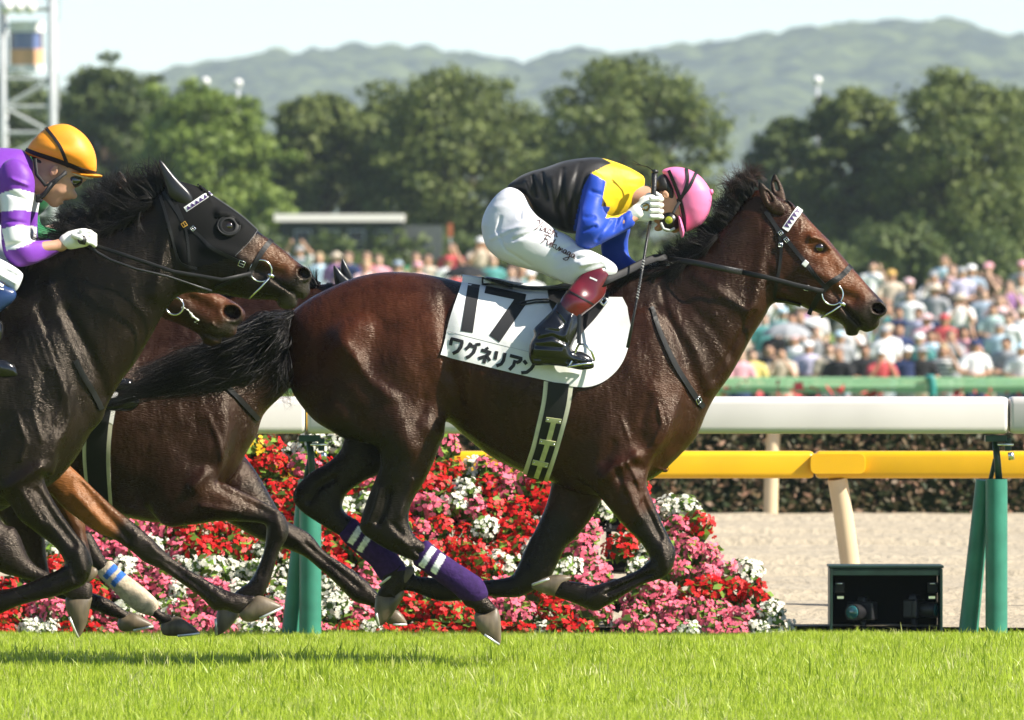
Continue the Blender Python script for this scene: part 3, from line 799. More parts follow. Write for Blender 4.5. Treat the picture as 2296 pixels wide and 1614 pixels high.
M_BANDAGE = mat('bandage_wrap', None, .85, .2, attr='Col', noise=.25, nscale=50, bump=.6, bscale=90, stretch=(1, 1, 1), bdist=.004)

def eye(parent, bvh, px, py, Y0, r, sides=(-1, 1)):
    for s in sides:
        p, n = hit(bvh, px, py, Y0, -.55 * r, s)
        me = MB().lathe([(r * math.sin(math.pi * i / 12), -r * math.cos(math.pi * i / 12)) for i in range(13)], p, 20).mesh('eye')
        link('eye', me, parent, M_EYE)
def ear(parent, Y0, pts, y, c=.5, m=None, col=(.03, .015, .01), tip=(.008, .006, .005), cup=True, name='ear'):
    b = Body(Y0, .0035); b.outline(pts, c=c, yc=y, k=.004, sub=4, relief=[([((pts[0][0] * .7 + pts[i][0] * .3), (pts[0][1] * .7 + pts[i][1] * .3)) for i in (len(pts) // 2,)] + [(np.mean([p[0] for p in pts]), np.mean([p[1] for p in pts]))], 4.5, -.012)] if cup else ())
    me = b.build(name); v = verts_of(me)
    t = smooth01((v[:, 2] - v[:, 2].min()) / (np.ptp(v[:, 2])) * 2 - 1)
    set_col(me, blend(np.tile(np.array(col), (len(v), 1)), tip, t))
    return link(name, me, parent, m or M_COAT)

def mane_strands(base, n, length, dirs, spread, Y0, ydep=.03, sag=.2, seg=7, rmin=.7, rmax=1.4, curl=.15):
    """base: picture polyline of roots; dirs: (dx,dz) picture-plane direction at start and end of the base"""
    B = catmull(base, 8, closed=False); out = []
    L = np.linspace(0, 1, len(B))
    for i in range(n):
        if i % 12 == 0:
            t0 = RNG.random(); ca_ = RNG.normal(0, spread); cl_ = RNG.uniform(.5, 1.1); cb_ = RNG.normal(0, curl); cy_ = RNG.uniform(-1, 1) * ydep; cs_ = RNG.normal(0, .2)
        t = min(max(t0 + RNG.normal(0, .007), 0), 1); bx = np.interp(t, L, B[:, 0]); by = np.interp(t, L, B[:, 1])
        dx = np.interp(t, [q[0] for q in dirs], [q[1] for q in dirs]); dz = np.interp(t, [q[0] for q in dirs], [q[2] for q in dirs])
        ln = np.interp(t, [q[0] for q in length], [q[1] for q in length]) * cl_ * RNG.uniform(.75, 1.08)
        a = math.atan2(dz, dx) + ca_ + RNG.normal(0, .07)
        p = np.array(P(bx, by, Y0)) + np.array((0, cy_ + RNG.normal(0, .006), RNG.normal(0, .005)))
        d = np.array((math.cos(a), cs_ + RNG.normal(0, .06), math.sin(a))); bend = cb_ + RNG.normal(0, .04); pts = [p]
        for s in range(seg - 1):
            p = p + d * ln / (seg - 1); pts.append(p)
            ca, sa = math.cos(bend), math.sin(bend)
            d = np.array((d[0] * ca - d[2] * sa, d[1] * .8, d[0] * sa + d[2] * ca)); d[2] -= sag / (seg - 1)
            d /= np.linalg.norm(d)
        out.append((pts, RNG.uniform(rmin, rmax)))
    return out

# ======== the winning bay, saddle number 17
YA = 0.0
hA = empty('racehorse', P(1150, 1551, YA), 'glossy dark bay racehorse galloping in front, white number 17 saddle cloth', 'horse', 'racehorses galloping')
hA.location.z = 0; wroot(hA)
bA = Body(YA, .0065)
A_trunk = [(650, 705), (690, 672), (740, 645), (800, 621), (863, 610), (930, 612), (990, 622), (1040, 634), (1100, 648), (1180, 656), (1260, 650), (1330, 632), (1400, 612), (1460, 618),
           (1530, 700), (1573, 800), (1574, 900), (1560, 955), (1541, 992), (1510, 1034), (1480, 1062), (1440, 1085), (1380, 1112), (1300, 1104), (1228, 1077), (1166, 1056), (1095, 1020), (1041, 977), (1000, 945), (950, 955), (880, 985), (800, 985), (740, 955), (700, 915), (668, 870), (648, 820), (642, 770), (643, 735)]
bA.outline(A_trunk, c=[(750, 800, .62), (1000, 790, .70), (1200, 850, .74), (1450, 900, .66), (1350, 640, .5)], k=.03,
           relief=[(cr(4, (1290, 650), (1480, 760), (1700, 840)), 30, .006), (cr(4, (1230, 760), (1270, 900), (1330, 1000)), 18, -.012), (cr(4, (1180, 300), (1190, 520), (1210, 700)), 18, -.014)] +
           [(cr(4, (1330 + 75 * i, 700 + 20 * i), (1300 + 75 * i, 860 + 22 * i), (1340 + 75 * i, 1010 + 35 * i)), 9, .0035) for i in range(6)] + [(cr(4, (1260, 1060), (1400, 1150), (1640, 1290)), 3.5, .004)])
A_neck = [(1370, 640), (1420, 612), (1481, 597), (1552, 566), (1599, 531), (1638, 487), (1670, 446), (1700, 428), (1740, 470), (1760, 560), (1745, 640), (1733, 672), (1713, 712), (1686, 755), (1668, 788), (1638, 841), (1607, 884), (1580, 925), (1548, 985), (1480, 1010), (1400, 930), (1350, 780)]
bA.outline(A_neck, c=[(1440, 850, .62), (1600, 700, .5), (1700, 560, .45), (1500, 640, .42)], k=.06,
           relief=[([(1470, 700), (1530, 780), (1570, 900)], 16, -.012), ([(1500, 690), (1560, 790), (1590, 870)], 14, .008), ([(1520, 660), (1600, 740), (1640, 800)], 12, -.004), ([(1720, 520), (1705, 600), (1690, 690)], 16, .012), ([(1560, 620), (1620, 660), (1670, 700)], 14, .006), ([(1480, 640), (1500, 720), (1545, 840)], 6, -.006), ([(1455, 680), (1480, 760), (1530, 870)], 5, .006), ([(1690, 700), (1640, 780), (1600, 850)], 6, -.006)])
A_head = cr(2, (640, 330), (660, 240), (700, 215), (760, 240), (830, 275), (905, 325), (960, 388), (1010, 440), (1060, 490), (1120, 562), (1180, 632), (1240, 700), (1300, 768), (1355, 825), (1384, 868), (1384, 908), (1355, 935), (1348, 968), (1322, 998), (1270, 1015), (1235, 1000), (1225, 1028), (1190, 1036), (1160, 1028), (1152, 1000), (1130, 968), (1060, 930), (1000, 905), (940, 882), (880, 856), (800, 838), (745, 830), (710, 780), (660, 640), (640, 480))
bA.outline(A_head, c=[(1745, 640, .56), (1800, 520, .52), (1900, 640, .58), (1960, 690, .72), (1720, 450, .5)], k=.045, sub=4,
           relief=[(cr(2, (1040, 480), (1090, 560), (1150, 650)), 12, .004),           # nasal bone
                   (cr(2, (900, 640), (1000, 680), (1090, 720)), 13, .007),             # facial crest
                   (cr(2, (960, 470), (1030, 480), (1060, 520)), 9, .018),             # brow
                   (cr(2, (1010, 560), (960, 545)), 9, -.008),
                   (cr(2, (1090, 790), (1200, 830)), 14, -.012), (cr(2, (740, 640), (760, 780), (840, 820)), 14, .010),
                   (cr(2, (1150, 880), (1230, 960)), 8, -.006), (cr(2, (1130, 860), (1270, 1010)), 4, -.012)])
# near and far hind limbs
HIND_Y = [(800, 760, -.115), (880, 1000, -.13), (850, 1180, -.12), (1090, 1380, -.10), (930, 800, -.125), (645, 740, -.02), (648, 820, -.03), (680, 895, -.06), (740, 960, -.10), (863, 612, .0), (740, 645, .0), (680, 690, -.01)]
A_hindN = cr(4, (560, 1140), (470, 1092), (360, 1022), (272, 922), (212, 822), (184, 700), (194, 600), (225, 480), (290, 370), (480, 270), (760, 190), (940, 150), (1040, 165), (1125, 250), (1150, 380), (1140, 500), (1150, 610), (1208, 740), (1252, 850), (1240, 905), (1203, 970), (1182, 1040), (1174, 1120)) + \
    cr(6, (1150, 200), (1110, 310), (1058, 420), (992, 530), (957, 610), (955, 700), (985, 768), (1040, 815), (1110, 852), (1200, 920), (1330, 1010), (1400, 1062), (1440, 1150), (1490, 1212), (1500, 1250), (1440, 1270), (1375, 1262), (1355, 1232), (1310, 1216), (1285, 1185), (1220, 1112), (1060, 992), (980, 932), (900, 900), (800, 852), (720, 802), (676, 770), (645, 722), (660, 650), (700, 530), (740, 430), (772, 330), (742, 215))
bA.outline(A_hindN, c=[(800, 750, .42), (900, 880, .5), (830, 1050, .6), (850, 1180, .52), (1020, 1290, .75), (1090, 1360, .9)], yc=HIND_Y, k=.02,
           relief=[(cr(4, (1040, 180), (1120, 300), (1130, 470)), 22, .016), (cr(4, (700, 560), (800, 700), (900, 800)), 40, -.008),
                   (cr(4, (950, 330), (900, 420)), 60, -.010), (cr(4, (1060, 1060), (1100, 1080)), 22, .012), (cr(4, (1200, 780), (1240, 860)), 20, .01), (cr(4, (480, 500), (560, 800)), 60, .012),
                   (cr(6, (760, 690), (800, 620), (830, 500)), 8, -.012), (cr(6, (700, 700), (740, 600), (770, 480)), 5, .008), (cr(6, (900, 640), (930, 540), (980, 430)), 9, .007), (cr(6, (880, 780), (940, 830)), 9, .008), (cr(6, (850, 700), (900, 760)), 7, -.006), (cr(4, (820, 900), (900, 1050), (960, 1180)), 26, .010), (cr(4, (1050, 900), (1000, 1050)), 16, -.008), (cr(4, (620, 640), (720, 780), (860, 880)), 14, .009), (cr(4, (560, 560), (640, 640)), 18, .008), (cr(4, (560, 900), (680, 1060)), 18, -.006), (cr(6, (1000, 870), (1280, 1090)), 5, -.008)])
A_hindF = cr(6, (760, 160), (640, 60), (560, 120), (522, 240), (440, 322), (350, 372), (282, 430), (232, 490), (220, 550), (240, 592), (290, 642), (380, 702), (480, 762), (570, 822), (640, 890), (720, 962), (772, 1042), (780, 1085), (750, 1150), (770, 1190), (860, 1180), (905, 1120), (925, 1050), (930, 1000), (910, 968), (850, 890), (750, 800), (660, 738), (600, 672), (560, 648), (532, 600), (550, 532), (600, 482), (680, 432), (760, 395), (850, 330))
bA.outline(A_hindF, c=[(800, 980, .6), (680, 1130, .55), (830, 1260, .75)], yc=[(860, 960, .10), (680, 1130, .13), (880, 1330, .10)], k=.03, relief=[(cr(6, (330, 560), (380, 480), (480, 420)), 8, -.012)])
# shoulder and fore limbs
A_foreN = [(1370, 760), (1430, 700), (1500, 740), (1522, 830), (1525, 915), (1502, 980)] + \
    cr(7, (790, 420), (752, 540), (768, 610), (792, 665), (822, 735), (852, 805), (890, 880), (915, 932), (912, 990), (890, 1050), (850, 1090), (800, 1106), (720, 1132), (620, 1192), (520, 1252), (470, 1278), (420, 1270), (330, 1232), (240, 1200), (215, 1180), (255, 1100), (320, 1110), (400, 1122), (432, 1138), (480, 1128), (580, 1098), (680, 1058), (740, 1018), (768, 980), (740, 922), (700, 870), (640, 812), (560, 722), (480, 622)) + [(1300, 1060), (1290, 960), (1330, 850)]
bA.outline(A_foreN, c=[(1450, 850, .36), (1420, 1000, .45), (1430, 1120, .62), (1500, 1250, .8), (1330, 1340, .85)], yc=[(1450, 800, -.13), (1420, 1060, -.14), (1490, 1250, -.13), (1250, 1310, -.12)], k=.035,
           relief=[(cr(7, (690, 400), (560, 470), (500, 520)), 14, .02), (cr(7, (720, 470), (640, 420)), 14, -.006), (cr(7, (620, 100), (700, 300)), 24, -.014), (cr(7, (800, 60), (880, 200), (860, 330)), 34, .016), (cr(7, (520, 30), (480, 300)), 30, .008),
                   (cr(7, (690, 560), (760, 720), (830, 860)), 7, -.010), (cr(7, (620, 560), (720, 760)), 8, .008), (cr(7, (790, 1060), (520, 1180)), 4.5, -.010), (cr(7, (840, 930), (870, 1040)), 12, .008), (cr(7, (800, 960), (830, 1060)), 6, -.007), (cr(7, (500, 1160), (430, 1210)), 14, .008), (cr(7, (760, 1040), (560, 1140)), 3.5, .006),
                   (cr(7, (640, 30), (600, 160), (650, 300)), 4, .005), (cr(7, (820, 120), (840, 220), (790, 320)), 4, .005), (cr(7, (760, 60), (720, 200)), 10, -.007), (cr(7, (560, 330), (520, 420)), 12, -.008), (cr(7, (640, 430), (690, 520), (720, 640)), 4, .006), (cr(7, (580, 480), (640, 640)), 7, -.008)])
A_foreF = cr(7, (200, 480), (210, 560), (182, 680), (130, 800), (66, 925), (20, 1030)) + cr(6, (1620, 1000), (1580, 1042), (1420, 1062), (1280, 1056), (1120, 1046), (1000, 1036), (975, 1010), (920, 1080), (925, 1120), (1000, 1142), (1130, 1190), (1250, 1192), (1430, 1162), (1530, 1170), (1650, 1166), (1740, 1122), (1800, 1080), (1850, 1030)) + cr(7, (290, 930), (350, 870), (400, 810), (450, 742), (490, 662), (520, 540), (380, 440))
bA.outline(A_foreF, c=[(1300, 1080, .5), (1200, 1290, .75), (1000, 1330, .8)], yc=[(1320, 1060, .10), (1200, 1290, .12), (900, 1300, .11)], k=.035, relief=[(cr(6, (1760, 700), (1700, 950)), 8, -.008)])
# nostril, mouth corner
for sy in (-1, 1):
    bA.ell(*cr(2, (1336, 880))[0], sy * .038, 22, 18, .026, ang=-20, k=.012)
    bA.ell(*cr(2, (1340, 880))[0], sy * .06, 15.5, 12, .045, ang=-20, k=.006, neg=True)
for sy in (-1, 1):
    bA.ell(*cr(2, (1010, 535))[0], sy * .098, 11, 9, .02, k=.008, neg=True)
meA = bA.build('body')
vA = verts_of(meA); px, py = to_px(vA); nearA = vA[:, 1] < .0
colA = np.tile(np.array((.023, .0066, .0029)), (len(vA), 1))
colA = blend(colA, (.062, .0165, .0058), smooth01(1 - pdist(px, py, [(720, 740), (900, 690), (1000, 800)]) / 170) * .8)     # redder quarters, warm highlights mixed into the coat colour
colA = blend(colA, (.052, .0155, .006), smooth01(1 - pdist(px, py, [(1500, 900), (1460, 1100)]) / 130) * .6)
colA = blend(colA, (.011, .0055, .004), smooth01(1 - pdist(px, py, [(1000, 640), (1400, 640), (1500, 640), (1640, 520)]) / 90) * .85)
colA = blend(colA, (.015, .0062, .004), smooth01(1 - pdist(px, py, [(1620, 640), (1560, 760)]) / 110) * .7)
colA = blend(colA, (.115, .036, .012), smooth01(1 - pdist(px, py, cr(2, (960, 440), (1080, 620), (1220, 760))) / 62))                 # lighter face
colA = blend(colA, (.042, .014, .006), smooth01(1 - pdist(px, py, cr(2, (840, 640), (900, 780))) / 60) * .8)
colA = blend(colA, (.020, .015, .013), smooth01(1.25 - pdist(px, py, cr(2, (1360, 880), (1270, 960), (1180, 960), (1180, 1010))) / 42))     # dark muzzle
def ellw(px, py, c, rx, rz, ang):
    a = math.radians(ang); dx, dz = px - c[0], -(py - c[1]); u, w = dx * math.cos(a) + dz * math.sin(a), -dx * math.sin(a) + dz * math.cos(a)
    return np.sqrt((u / rx) ** 2 + (w / rz) ** 2)
colA = blend(colA, (.010, .004, .0035), smooth01((1.02 - ellw(px, py, cr(2, (1338, 880))[0], 15, 11.5, -20)) / .2))
colA = blend(colA, (.018, .009, .007), smooth01((1.5 - ellw(px, py, cr(2, (1010, 535))[0], 13, 9, -20)) / .6) * .85)
colA = blend(colA, (.07, .025, .012), smooth01(1.1 - pdist(px, py, cr(2, (1150, 640), (1190, 700))) / 14) * .5)
blk = np.array((.0055, .0040, .0034))
for leg, r0, r1 in (([(840, 1060), (835, 1150), (930, 1250), (1090, 1400)], 95, 75), ([(760, 1040), (680, 1110), (770, 1230), (880, 1360)], 95, 75), ([(1480, 1210), (1490, 1260), (1340, 1350), (1240, 1310)], 80, 60), ([(1230, 1220), (1190, 1290), (1050, 1330), (900, 1300)], 80, 60)):
    colA = blend(colA, blk, smooth01((1.45 - pdist(px, py, leg) / r1) / .5))
set_col(meA, colA)
oA = link('body', meA, hA, M_COAT); bvA = bvh_of(meA)
eye(hA, bvA, *cr(2, (1006, 534))[0], YA, .024)
ear(hA, YA, cr(2, (665, 158), (722, 205), (765, 250), (808, 300), (800, 345), (745, 345), (702, 310), (672, 255), (656, 200)), -.05, col=(.03, .014, .009))
ear(hA, YA, cr(2, (752, 108), (782, 150), (806, 210), (815, 280), (770, 290), (742, 230), (727, 185), (733, 140)), .055, col=(.05, .03, .022))
hoof(hA, YA, cr(6, (1372, 1250), (1362, 1300), (1380, 1352), (1420, 1402), (1470, 1432), (1518, 1456), (1531, 1430), (1530, 1340), (1522, 1270), (1495, 1222), (1430, 1262)), -.10, rim=cr(6, (1385, 1365), (1515, 1455)))
hoof(hA, YA, cr(6, (752, 1150), (738, 1200), (734, 1260), (748, 1338), (775, 1347), (830, 1302), (880, 1225), (922, 1150), (905, 1120), (830, 1150)), .10, rim=cr(6, (740, 1230), (760, 1345)))
hoof(hA, YA, cr(7, (325, 1088), (265, 1073), (190, 1083), (102, 1128), (112, 1158), (205, 1190), (240, 1192), (285, 1130)), -.12, rim=cr(7, (240, 1078), (105, 1130)))
hoof(hA, YA, cr(6, (985, 982), (900, 982), (832, 1036), (765, 1088), (783, 1112), (880, 1132), (930, 1118), (965, 1060)), .11, rim=cr(6, (900, 984), (768, 1090)))
PUR = (.035, .013, .085)
def quadstripe(c, *pts): return cr(c, *pts)
bandage(hA, YA, cr(6, (1050, 815), (1110, 848), (1200, 915), (1335, 1004), (1408, 1058), (1442, 1140), (1420, 1180), (1395, 1215), (1340, 1190), (1285, 1170), (1222, 1116), (1050, 992), (985, 935)), -.105, 1.05, PUR,
        [cr(6, (1095, 840), (1125, 862), (1045, 985), (1010, 965)), cr(6, (1150, 885), (1185, 908), (1120, 1025), (1085, 1000))])
bandage(hA, YA, cr(6, (600, 680), (660, 732), (755, 796), (855, 885), (916, 966), (930, 1010), (880, 1050), (800, 1065), (768, 1042), (716, 964), (636, 894), (525, 790), (545, 740)), .11, 1.05, PUR,
        [cr(6, (632, 712), (662, 740), (600, 838), (565, 820)), cr(6, (685, 770), (716, 795), (655, 885), (622, 868))])
# mane, forelock tuft and tail
mn = mane_strands([(1440, 614), (1500, 600), (1552, 570), (1599, 535), (1638, 491), (1668, 450), (1692, 428)], 3000,
                  [(0, .06), (.25, .115), (.6, .115), (1, .11)], [(0, -1, .15), (.3, -.85, .35), (.6, -.75, .75), (1, -.45, .9)], .26, YA, .035, sag=.15)
mn += mane_strands([(1380, 612), (1450, 614), (1500, 606), (1560, 575), (1610, 530)], 1500, [(0, .10), (.5, .13), (1, .09)], [(0, -.9, -.45), (.5, -.9, -.5), (1, -.7, -.6)], .25, YA - .05, .03, sag=.5)
hair('mane', mn, .0020, M_MANE, hA)
hair('forelock', mane_strands([(1660, 440), (1680, 420), (1700, 412)], 500, [(0, .13), (1, .12)], [(0, -.5, .8), (1, -.65, .75)], .25, YA, .03, sag=.35, curl=.25), .0016, M_MANE_BROWN, hA)
def tail_strands(root, n, ends, Y0, seg=10, jit=.03, r=(.7, 1.5), ymax=.08):
    out = []
    for i in range(n):
        rx, ry = root[int(RNG.integers(len(root)))]; e = ends[int(RNG.integers(len(ends)))]
        p0 = np.array(P(rx + RNG.normal(0, 4), ry + RNG.normal(0, 5), Y0)); p0[1] += RNG.normal(0, .02)
        pts3 = [p0]; f = RNG.uniform(.65, 1.05)
        ctrl = [np.array(P(x + RNG.normal(0, 12), y + RNG.normal(0, 12), Y0)) + np.array((0, RNG.normal(0, ymax), 0)) for x, y in e]
        c = catmull([p0] + ctrl, 6, closed=False); k = max(4, int(len(c) * f)); out.append((c[:k], RNG.uniform(*r)))
    return out
tl = tail_strands([(652, 706), (648, 716), (646, 728), (645, 742), (646, 758)], 2600, [
    [(600, 725), (520, 765), (430, 815), (262, 884)], [(605, 745), (520, 800), (420, 845), (240, 900)], [(600, 730), (500, 772), (400, 808), (285, 846)],
    [(612, 768), (540, 825), (440, 860), (252, 902)], [(606, 738), (520, 785), (430, 830), (270, 878)], [(615, 780), (550, 835), (470, 862), (360, 884)]], YA)
tl += tail_strands([(646, 770), (645, 790), (646, 805)], 420, [[(630, 830), (600, 860), (540, 880)], [(636, 840), (640, 880), (655, 905)], [(632, 835), (610, 880), (570, 910)], [(620, 820), (560, 850), (470, 875)]], YA, r=(.4, .9))
hair('tail', tl, .0019, M_MANE, hA)
# ---------------------------------------------------------------- rails, flower display, camera box, far structures
M_WHITE = mat('rail_white_plastic', (.60, .56, .53), .35, .4, noise=.07, nscale=2.5, bump=.05, bscale=5)
M_YELLOW = mat('rail_yellow_plastic', (.74, .42, .008), .35, .4, noise=.06, nscale=4)
M_CREAM = mat('post_cream_paint', (.62, .49, .31), .5, .3, noise=.08, nscale=5)
M_GREENPAD = mat('post_green_pad', (.035, .19, .13), .42, .4, noise=.18, nscale=9, bump=.1, bscale=30)
M_GREENMET = mat('dark_green_metal', (.012, .045, .03), .45, .5, noise=.3, nscale=20)
M_PALEGREEN = mat('pale_green_board', (.30, .52, .30), .55, .3, noise=.12, nscale=2, stretch=(.2, 1, 6))
M_TEAL = mat('teal_bracket', (.03, .23, .22), .5, .4)
def rrect(w, h, r, n=4):
    out = []
    for cx_, cz_, a0 in ((w / 2 - r, h / 2 - r, 0), (-w / 2 + r, h / 2 - r, 90), (-w / 2 + r, -h / 2 + r, 180), (w / 2 - r, -h / 2 + r, 270)):
        for i in range(n + 1):
            a = math.radians(a0 + 90 * i / n); out.append((cx_ + r * math.cos(a), cz_ + r * math.sin(a)))
    return out
def rail(name, x0, x1, zc, Y, w, h, r, m, label, cat='rail', group=None, endr=.02):
    """a hollow-looking plastic rail section with softly closed ends"""
    L = x1 - x0; root = empty(name, ((x0 + x1) / 2, Y, zc), label, cat, group)
    prof = rrect(w, h, r); mb = MB(); n = len(prof)
    stations = [(-L / 2, .86), (-L / 2 + endr * .3, .95), (-L / 2 + endr, 1), (L / 2 - endr, 1), (L / 2 - endr * .3, .95), (L / 2, .86)]
    b = 0
    for x, s in stations: mb.v += [(x, p[0] * s, p[1] * s) for p in prof]
    for i in range(len(stations) - 1):
        for k in range(n): mb.f.append((i * n + k, i * n + (k + 1) % n, (i + 1) * n + (k + 1) % n, (i + 1) * n + k))
    mb.f.append(tuple(range(n))); mb.f.append(tuple((len(stations) - 1) * n + k for k in range(n)))
    mb.build('rail_beam', m, root, True, angle=50)
    return root
YW = 5.5; kw = (DCAM + YW) / FPX
def X_(px, Y): return P(px, 0, Y).x
def Z_(py, Y): return P(0, py, Y).z
zt, zb = Z_(889, YW), Z_(972, YW)
for a, b_, lb in ((690, 2258, 'long white padded running rail section behind the winning horse'), (2262, 3830, 'next white running rail section, cut off by the right edge'), (-880, 686, 'white running rail section behind the chasing horses')):
    rl = rail('running_rail', X_(a, YW), X_(b_, YW), (zt + zb) / 2, YW, .26, zt - zb, .035, M_WHITE, lb, 'rail', 'white running rail sections')
def post(px, lb, lean=-.065):
    x = X_(px, YW); root = empty('rail_post', (x, YW, 0), lb, 'post', 'green padded rail posts')
    z1 = Z_(1074, YW) ; h = zb
    mb = MB(); mb.tube([(.008, -.02, -.05), (.008, -.02, z1)], .051, 20); mb.build('padded_upright', M_GREENPAD, root, True, angle=40)
    mb = MB(); mb.tube([(lean - .06, .10, -.05), (lean + .02, .06, z1 - .005)], [.047, .04], 18); mb.build('padded_brace', M_GREENPAD, root, True, angle=40)
    mb = MB(); mb.tube([(.02, 0, z1 - .02), (.0, 0, h - .01)], .014, 8); mb.tube([(-.02, .05, z1 - .02), (.004, .02, h - .12)], .011, 8); mb.tube([(.03, 0, z1 - .01), (.015, 0, h - .06)], .008, 8); mb.build('steel_stem', M_GREENMET, root, True)
    mb = MB(); mb.box((.005, 0, h - .022), (.10, .16, .03)); mb.box((.06, -.05, h - .05), (.03, .03, .06)); mb.build('rail_bracket', M_GREENMET, root, False, bevel=.004)
    mb = MB(); mb.tube([(.01, -.09, h - .05), (.085, -.09, h - .05)], .006, 8); mb.tube([(.07, -.1, h - .085), (.075, -.1, h - .12)], .014, 8); mb.build('clamp_bolt', M_STEEL, root, True)
post(692, 'green padded rail post standing in the flowers behind the hind legs', -.03)
post(2230, 'green padded rail post at the far right with its leaning brace')
# yellow outer rail of the dirt course
YY = 10.0; yt, yb = Z_(1011, YY), Z_(1072, YY)
for a, b_, lb in ((360, 1823, 'yellow dirt course rail section left of its bracket, behind the horse\'s chest'), (1829, 3290, 'yellow dirt course rail section running off the right edge'), (-1110, 354, 'yellow dirt course rail section hidden behind the flowers')):
    rail('yellow_rail', X_(a, YY), X_(b_, YY), (yt + yb) / 2, YY, .17, yt - yb, .03, M_YELLOW, lb, 'rail', 'yellow rail sections')
def ypost(px, Y, lb, near=True):
    x = X_(px, Y); root = empty('yellow_rail_post', (x, Y, 0), lb, 'post', 'cream rail posts')
    mb = MB()
    if near: mb.tube([(.085, .05, -.05), (.07, .04, .22), (.03, .0, .5), (0, -.03, yb + .0)], [.05, .05, .05, .05], 18)
    else: mb.tube([(-.02, .0, -.05), (-.012, .0, .3), (.012, 0, yb + .1)], [.055, .053, .05], 16)
    mb.build('post_tube', M_CREAM, root, True, angle=40)
    if near:
        mb = MB(); n = 10; w = X_(1937, Y) - X_(1814, Y); h = Z_(1016, Y) - Z_(1062, Y); zc = Z_(1039, Y)
        pr = rrect(w, h, .03, 4); mb.prism([(p[0], p[1] + zc) for p in pr], -.125, .05)
        mb.build('joint_bracket', M_YELLOW, root, False, bevel=.012)
    else:
        MB().box((.0, -.052, yb + .02), (.045, .01, .04)).build('bolt_hole', M_GREENMET, root)
ypost(1877, YY, 'curved cream post under the yellow joint bracket behind the black box')
ypost(412, YY, 'cream post of the yellow rail behind the flower display')
YF = 36.5
for a, b_, lb in ((-900, 1730, 'far yellow inner rail of the dirt course, mostly behind the white rail'), (1736, 4300, 'far yellow inner rail continuing to the right edge')):
    rail('yellow_rail', X_(a, YF), X_(b_, YF), (yt + yb) / 2 - .02, YF, .2, yt - yb, .03, M_YELLOW, lb, 'rail', 'yellow rail sections')
for px_, lb in ((1733, 'straight cream post of the far rail in front of the hedge'), (2620, 'cream far rail post beyond the right edge'), (846, 'cream far rail post hidden behind the horse'), (-40, 'cream far rail post beyond the left edge')):
    ypost(px_, YF, lb, False)

# clipped hedge with young red leaves
M_HEDGE = leaf_mat('hedge_leaves', (.03, .05, .014), (.48, .26, .17))
def hedge(name, x0, x1, Y, z1, dep, n, size, m, label, seed):
    r = np.random.default_rng(seed); root = empty(name, ((x0 + x1) / 2, Y, 0), label, 'hedge'); W = x1 - x0
    core = MB().box((0, dep / 2 + .06, z1 / 2 - .03), (W, dep - .1, z1 - .08)); core.build('branch_core', mat('hedge_core', (.02, .028, .012), .95, .1, noise=.5, nscale=6), root)
    p = np.stack([r.uniform(-W / 2, W / 2, n), r.exponential(.06, n), r.uniform(-.02, z1 + .03, n)], 1)
    tp = r.random(n) < .2; p[tp, 1] = r.uniform(0, dep, tp.sum()); p[tp, 2] = z1 + r.normal(0, .03, tp.sum())
    s = size * r.uniform(.5, 1.3, n)[:, None]; a = r.normal(size=(n, 3)); a /= np.linalg.norm(a, axis=1)[:, None]
    nr = r.normal(0, .6, (n, 3)) + np.array((0, -1, .6)); b = np.cross(nr, a); b /= np.linalg.norm(b, axis=1)[:, None]; a = np.cross(b, nr); a /= np.linalg.norm(a, axis=1)[:, None]
    V = np.stack([p - a * s, p - b * s * .5, p + a * s, p + b * s * .5], 1).reshape(-1, 3)
    me = mesh_np('leaves', V, [np.arange(4 * n).reshape(n, 4)])
    at = me.attributes.new('rnd', 'FLOAT', 'POINT'); at.data.foreach_set('value', np.repeat(np.clip(r.gamma(1.1, .2, n) , 0, 1), 4).astype(np.float32))
    o = link('leaves', me, root, m, False); return root
hedge('clipped_hedge', -9, 9, 37.3, .80, .7, 26000, .034, M_HEDGE, 'dark clipped hedge with reddish leaves along the far side of the dirt', 61)

# far green board fence with its red flower strip
YG = 103.0
gx0, gx1 = X_(-700, YG), X_(3000, YG); gt, gb = Z_(846, YG), Z_(880, YG)
groot = empty('board_fence', (0, YG, float(ground_z(YG))), 'pale green horizontal board fence in front of the crowd', 'fence'); g0 = float(ground_z(YG))
for i, (a, b_) in enumerate(((846, 856), (857.5, 868), (869, 880))):
    MB().box((0, [0, -.02, .02][i], (Z_(a, YG) + Z_(b_, YG)) / 2 - g0), (gx1 - gx0, .05, Z_(a, YG) - Z_(b_, YG))).build('board', M_PALEGREEN, groot, False, bevel=.008)
for px_ in (2090, 1480, 870, 260, 2700):
    x = X_(px_, YG); MB().tube([(x, -.03, 0), (x, -.05, gt - g0 - .12), (x - .02, -.09, gt - g0 + .0), (x - .09, -.09, gt - g0 + .01)], [.05, .055, .055, .03], 12).build('post', M_TEAL, groot, True)
rr = np.random.default_rng(9)
fl = MB()
Yr = 93.0; zr0 = float(ground_z(Yr))
n = 380; V = []
M_REDF = mat('red_salvia', (.48, .05, .06), .6, .2, noise=.3, nscale=5)
p = np.stack([rr.uniform(X_(-200, Yr), X_(2400, Yr), n), Yr + rr.uniform(-.6, .6, n), np.zeros(n)], 1)
hgt = Z_(896, Yr) - zr0 + (Z_(866, Yr) - Z_(896, Yr)) * vnoise(p[:, 0] * .7, p[:, 0] * 0, 31) ** 2; p[:, 2] = zr0 + hgt * rr.uniform(.8, 1.1, n)
a = rr.normal(0, .032, (n, 3)); b = rr.normal(0, .032, (n, 3))
me = mesh_np('red_flower_strip', np.stack([p - a, p - b, p + a, p + b], 1).reshape(-1, 3), [np.arange(4 * n).reshape(n, 4)])
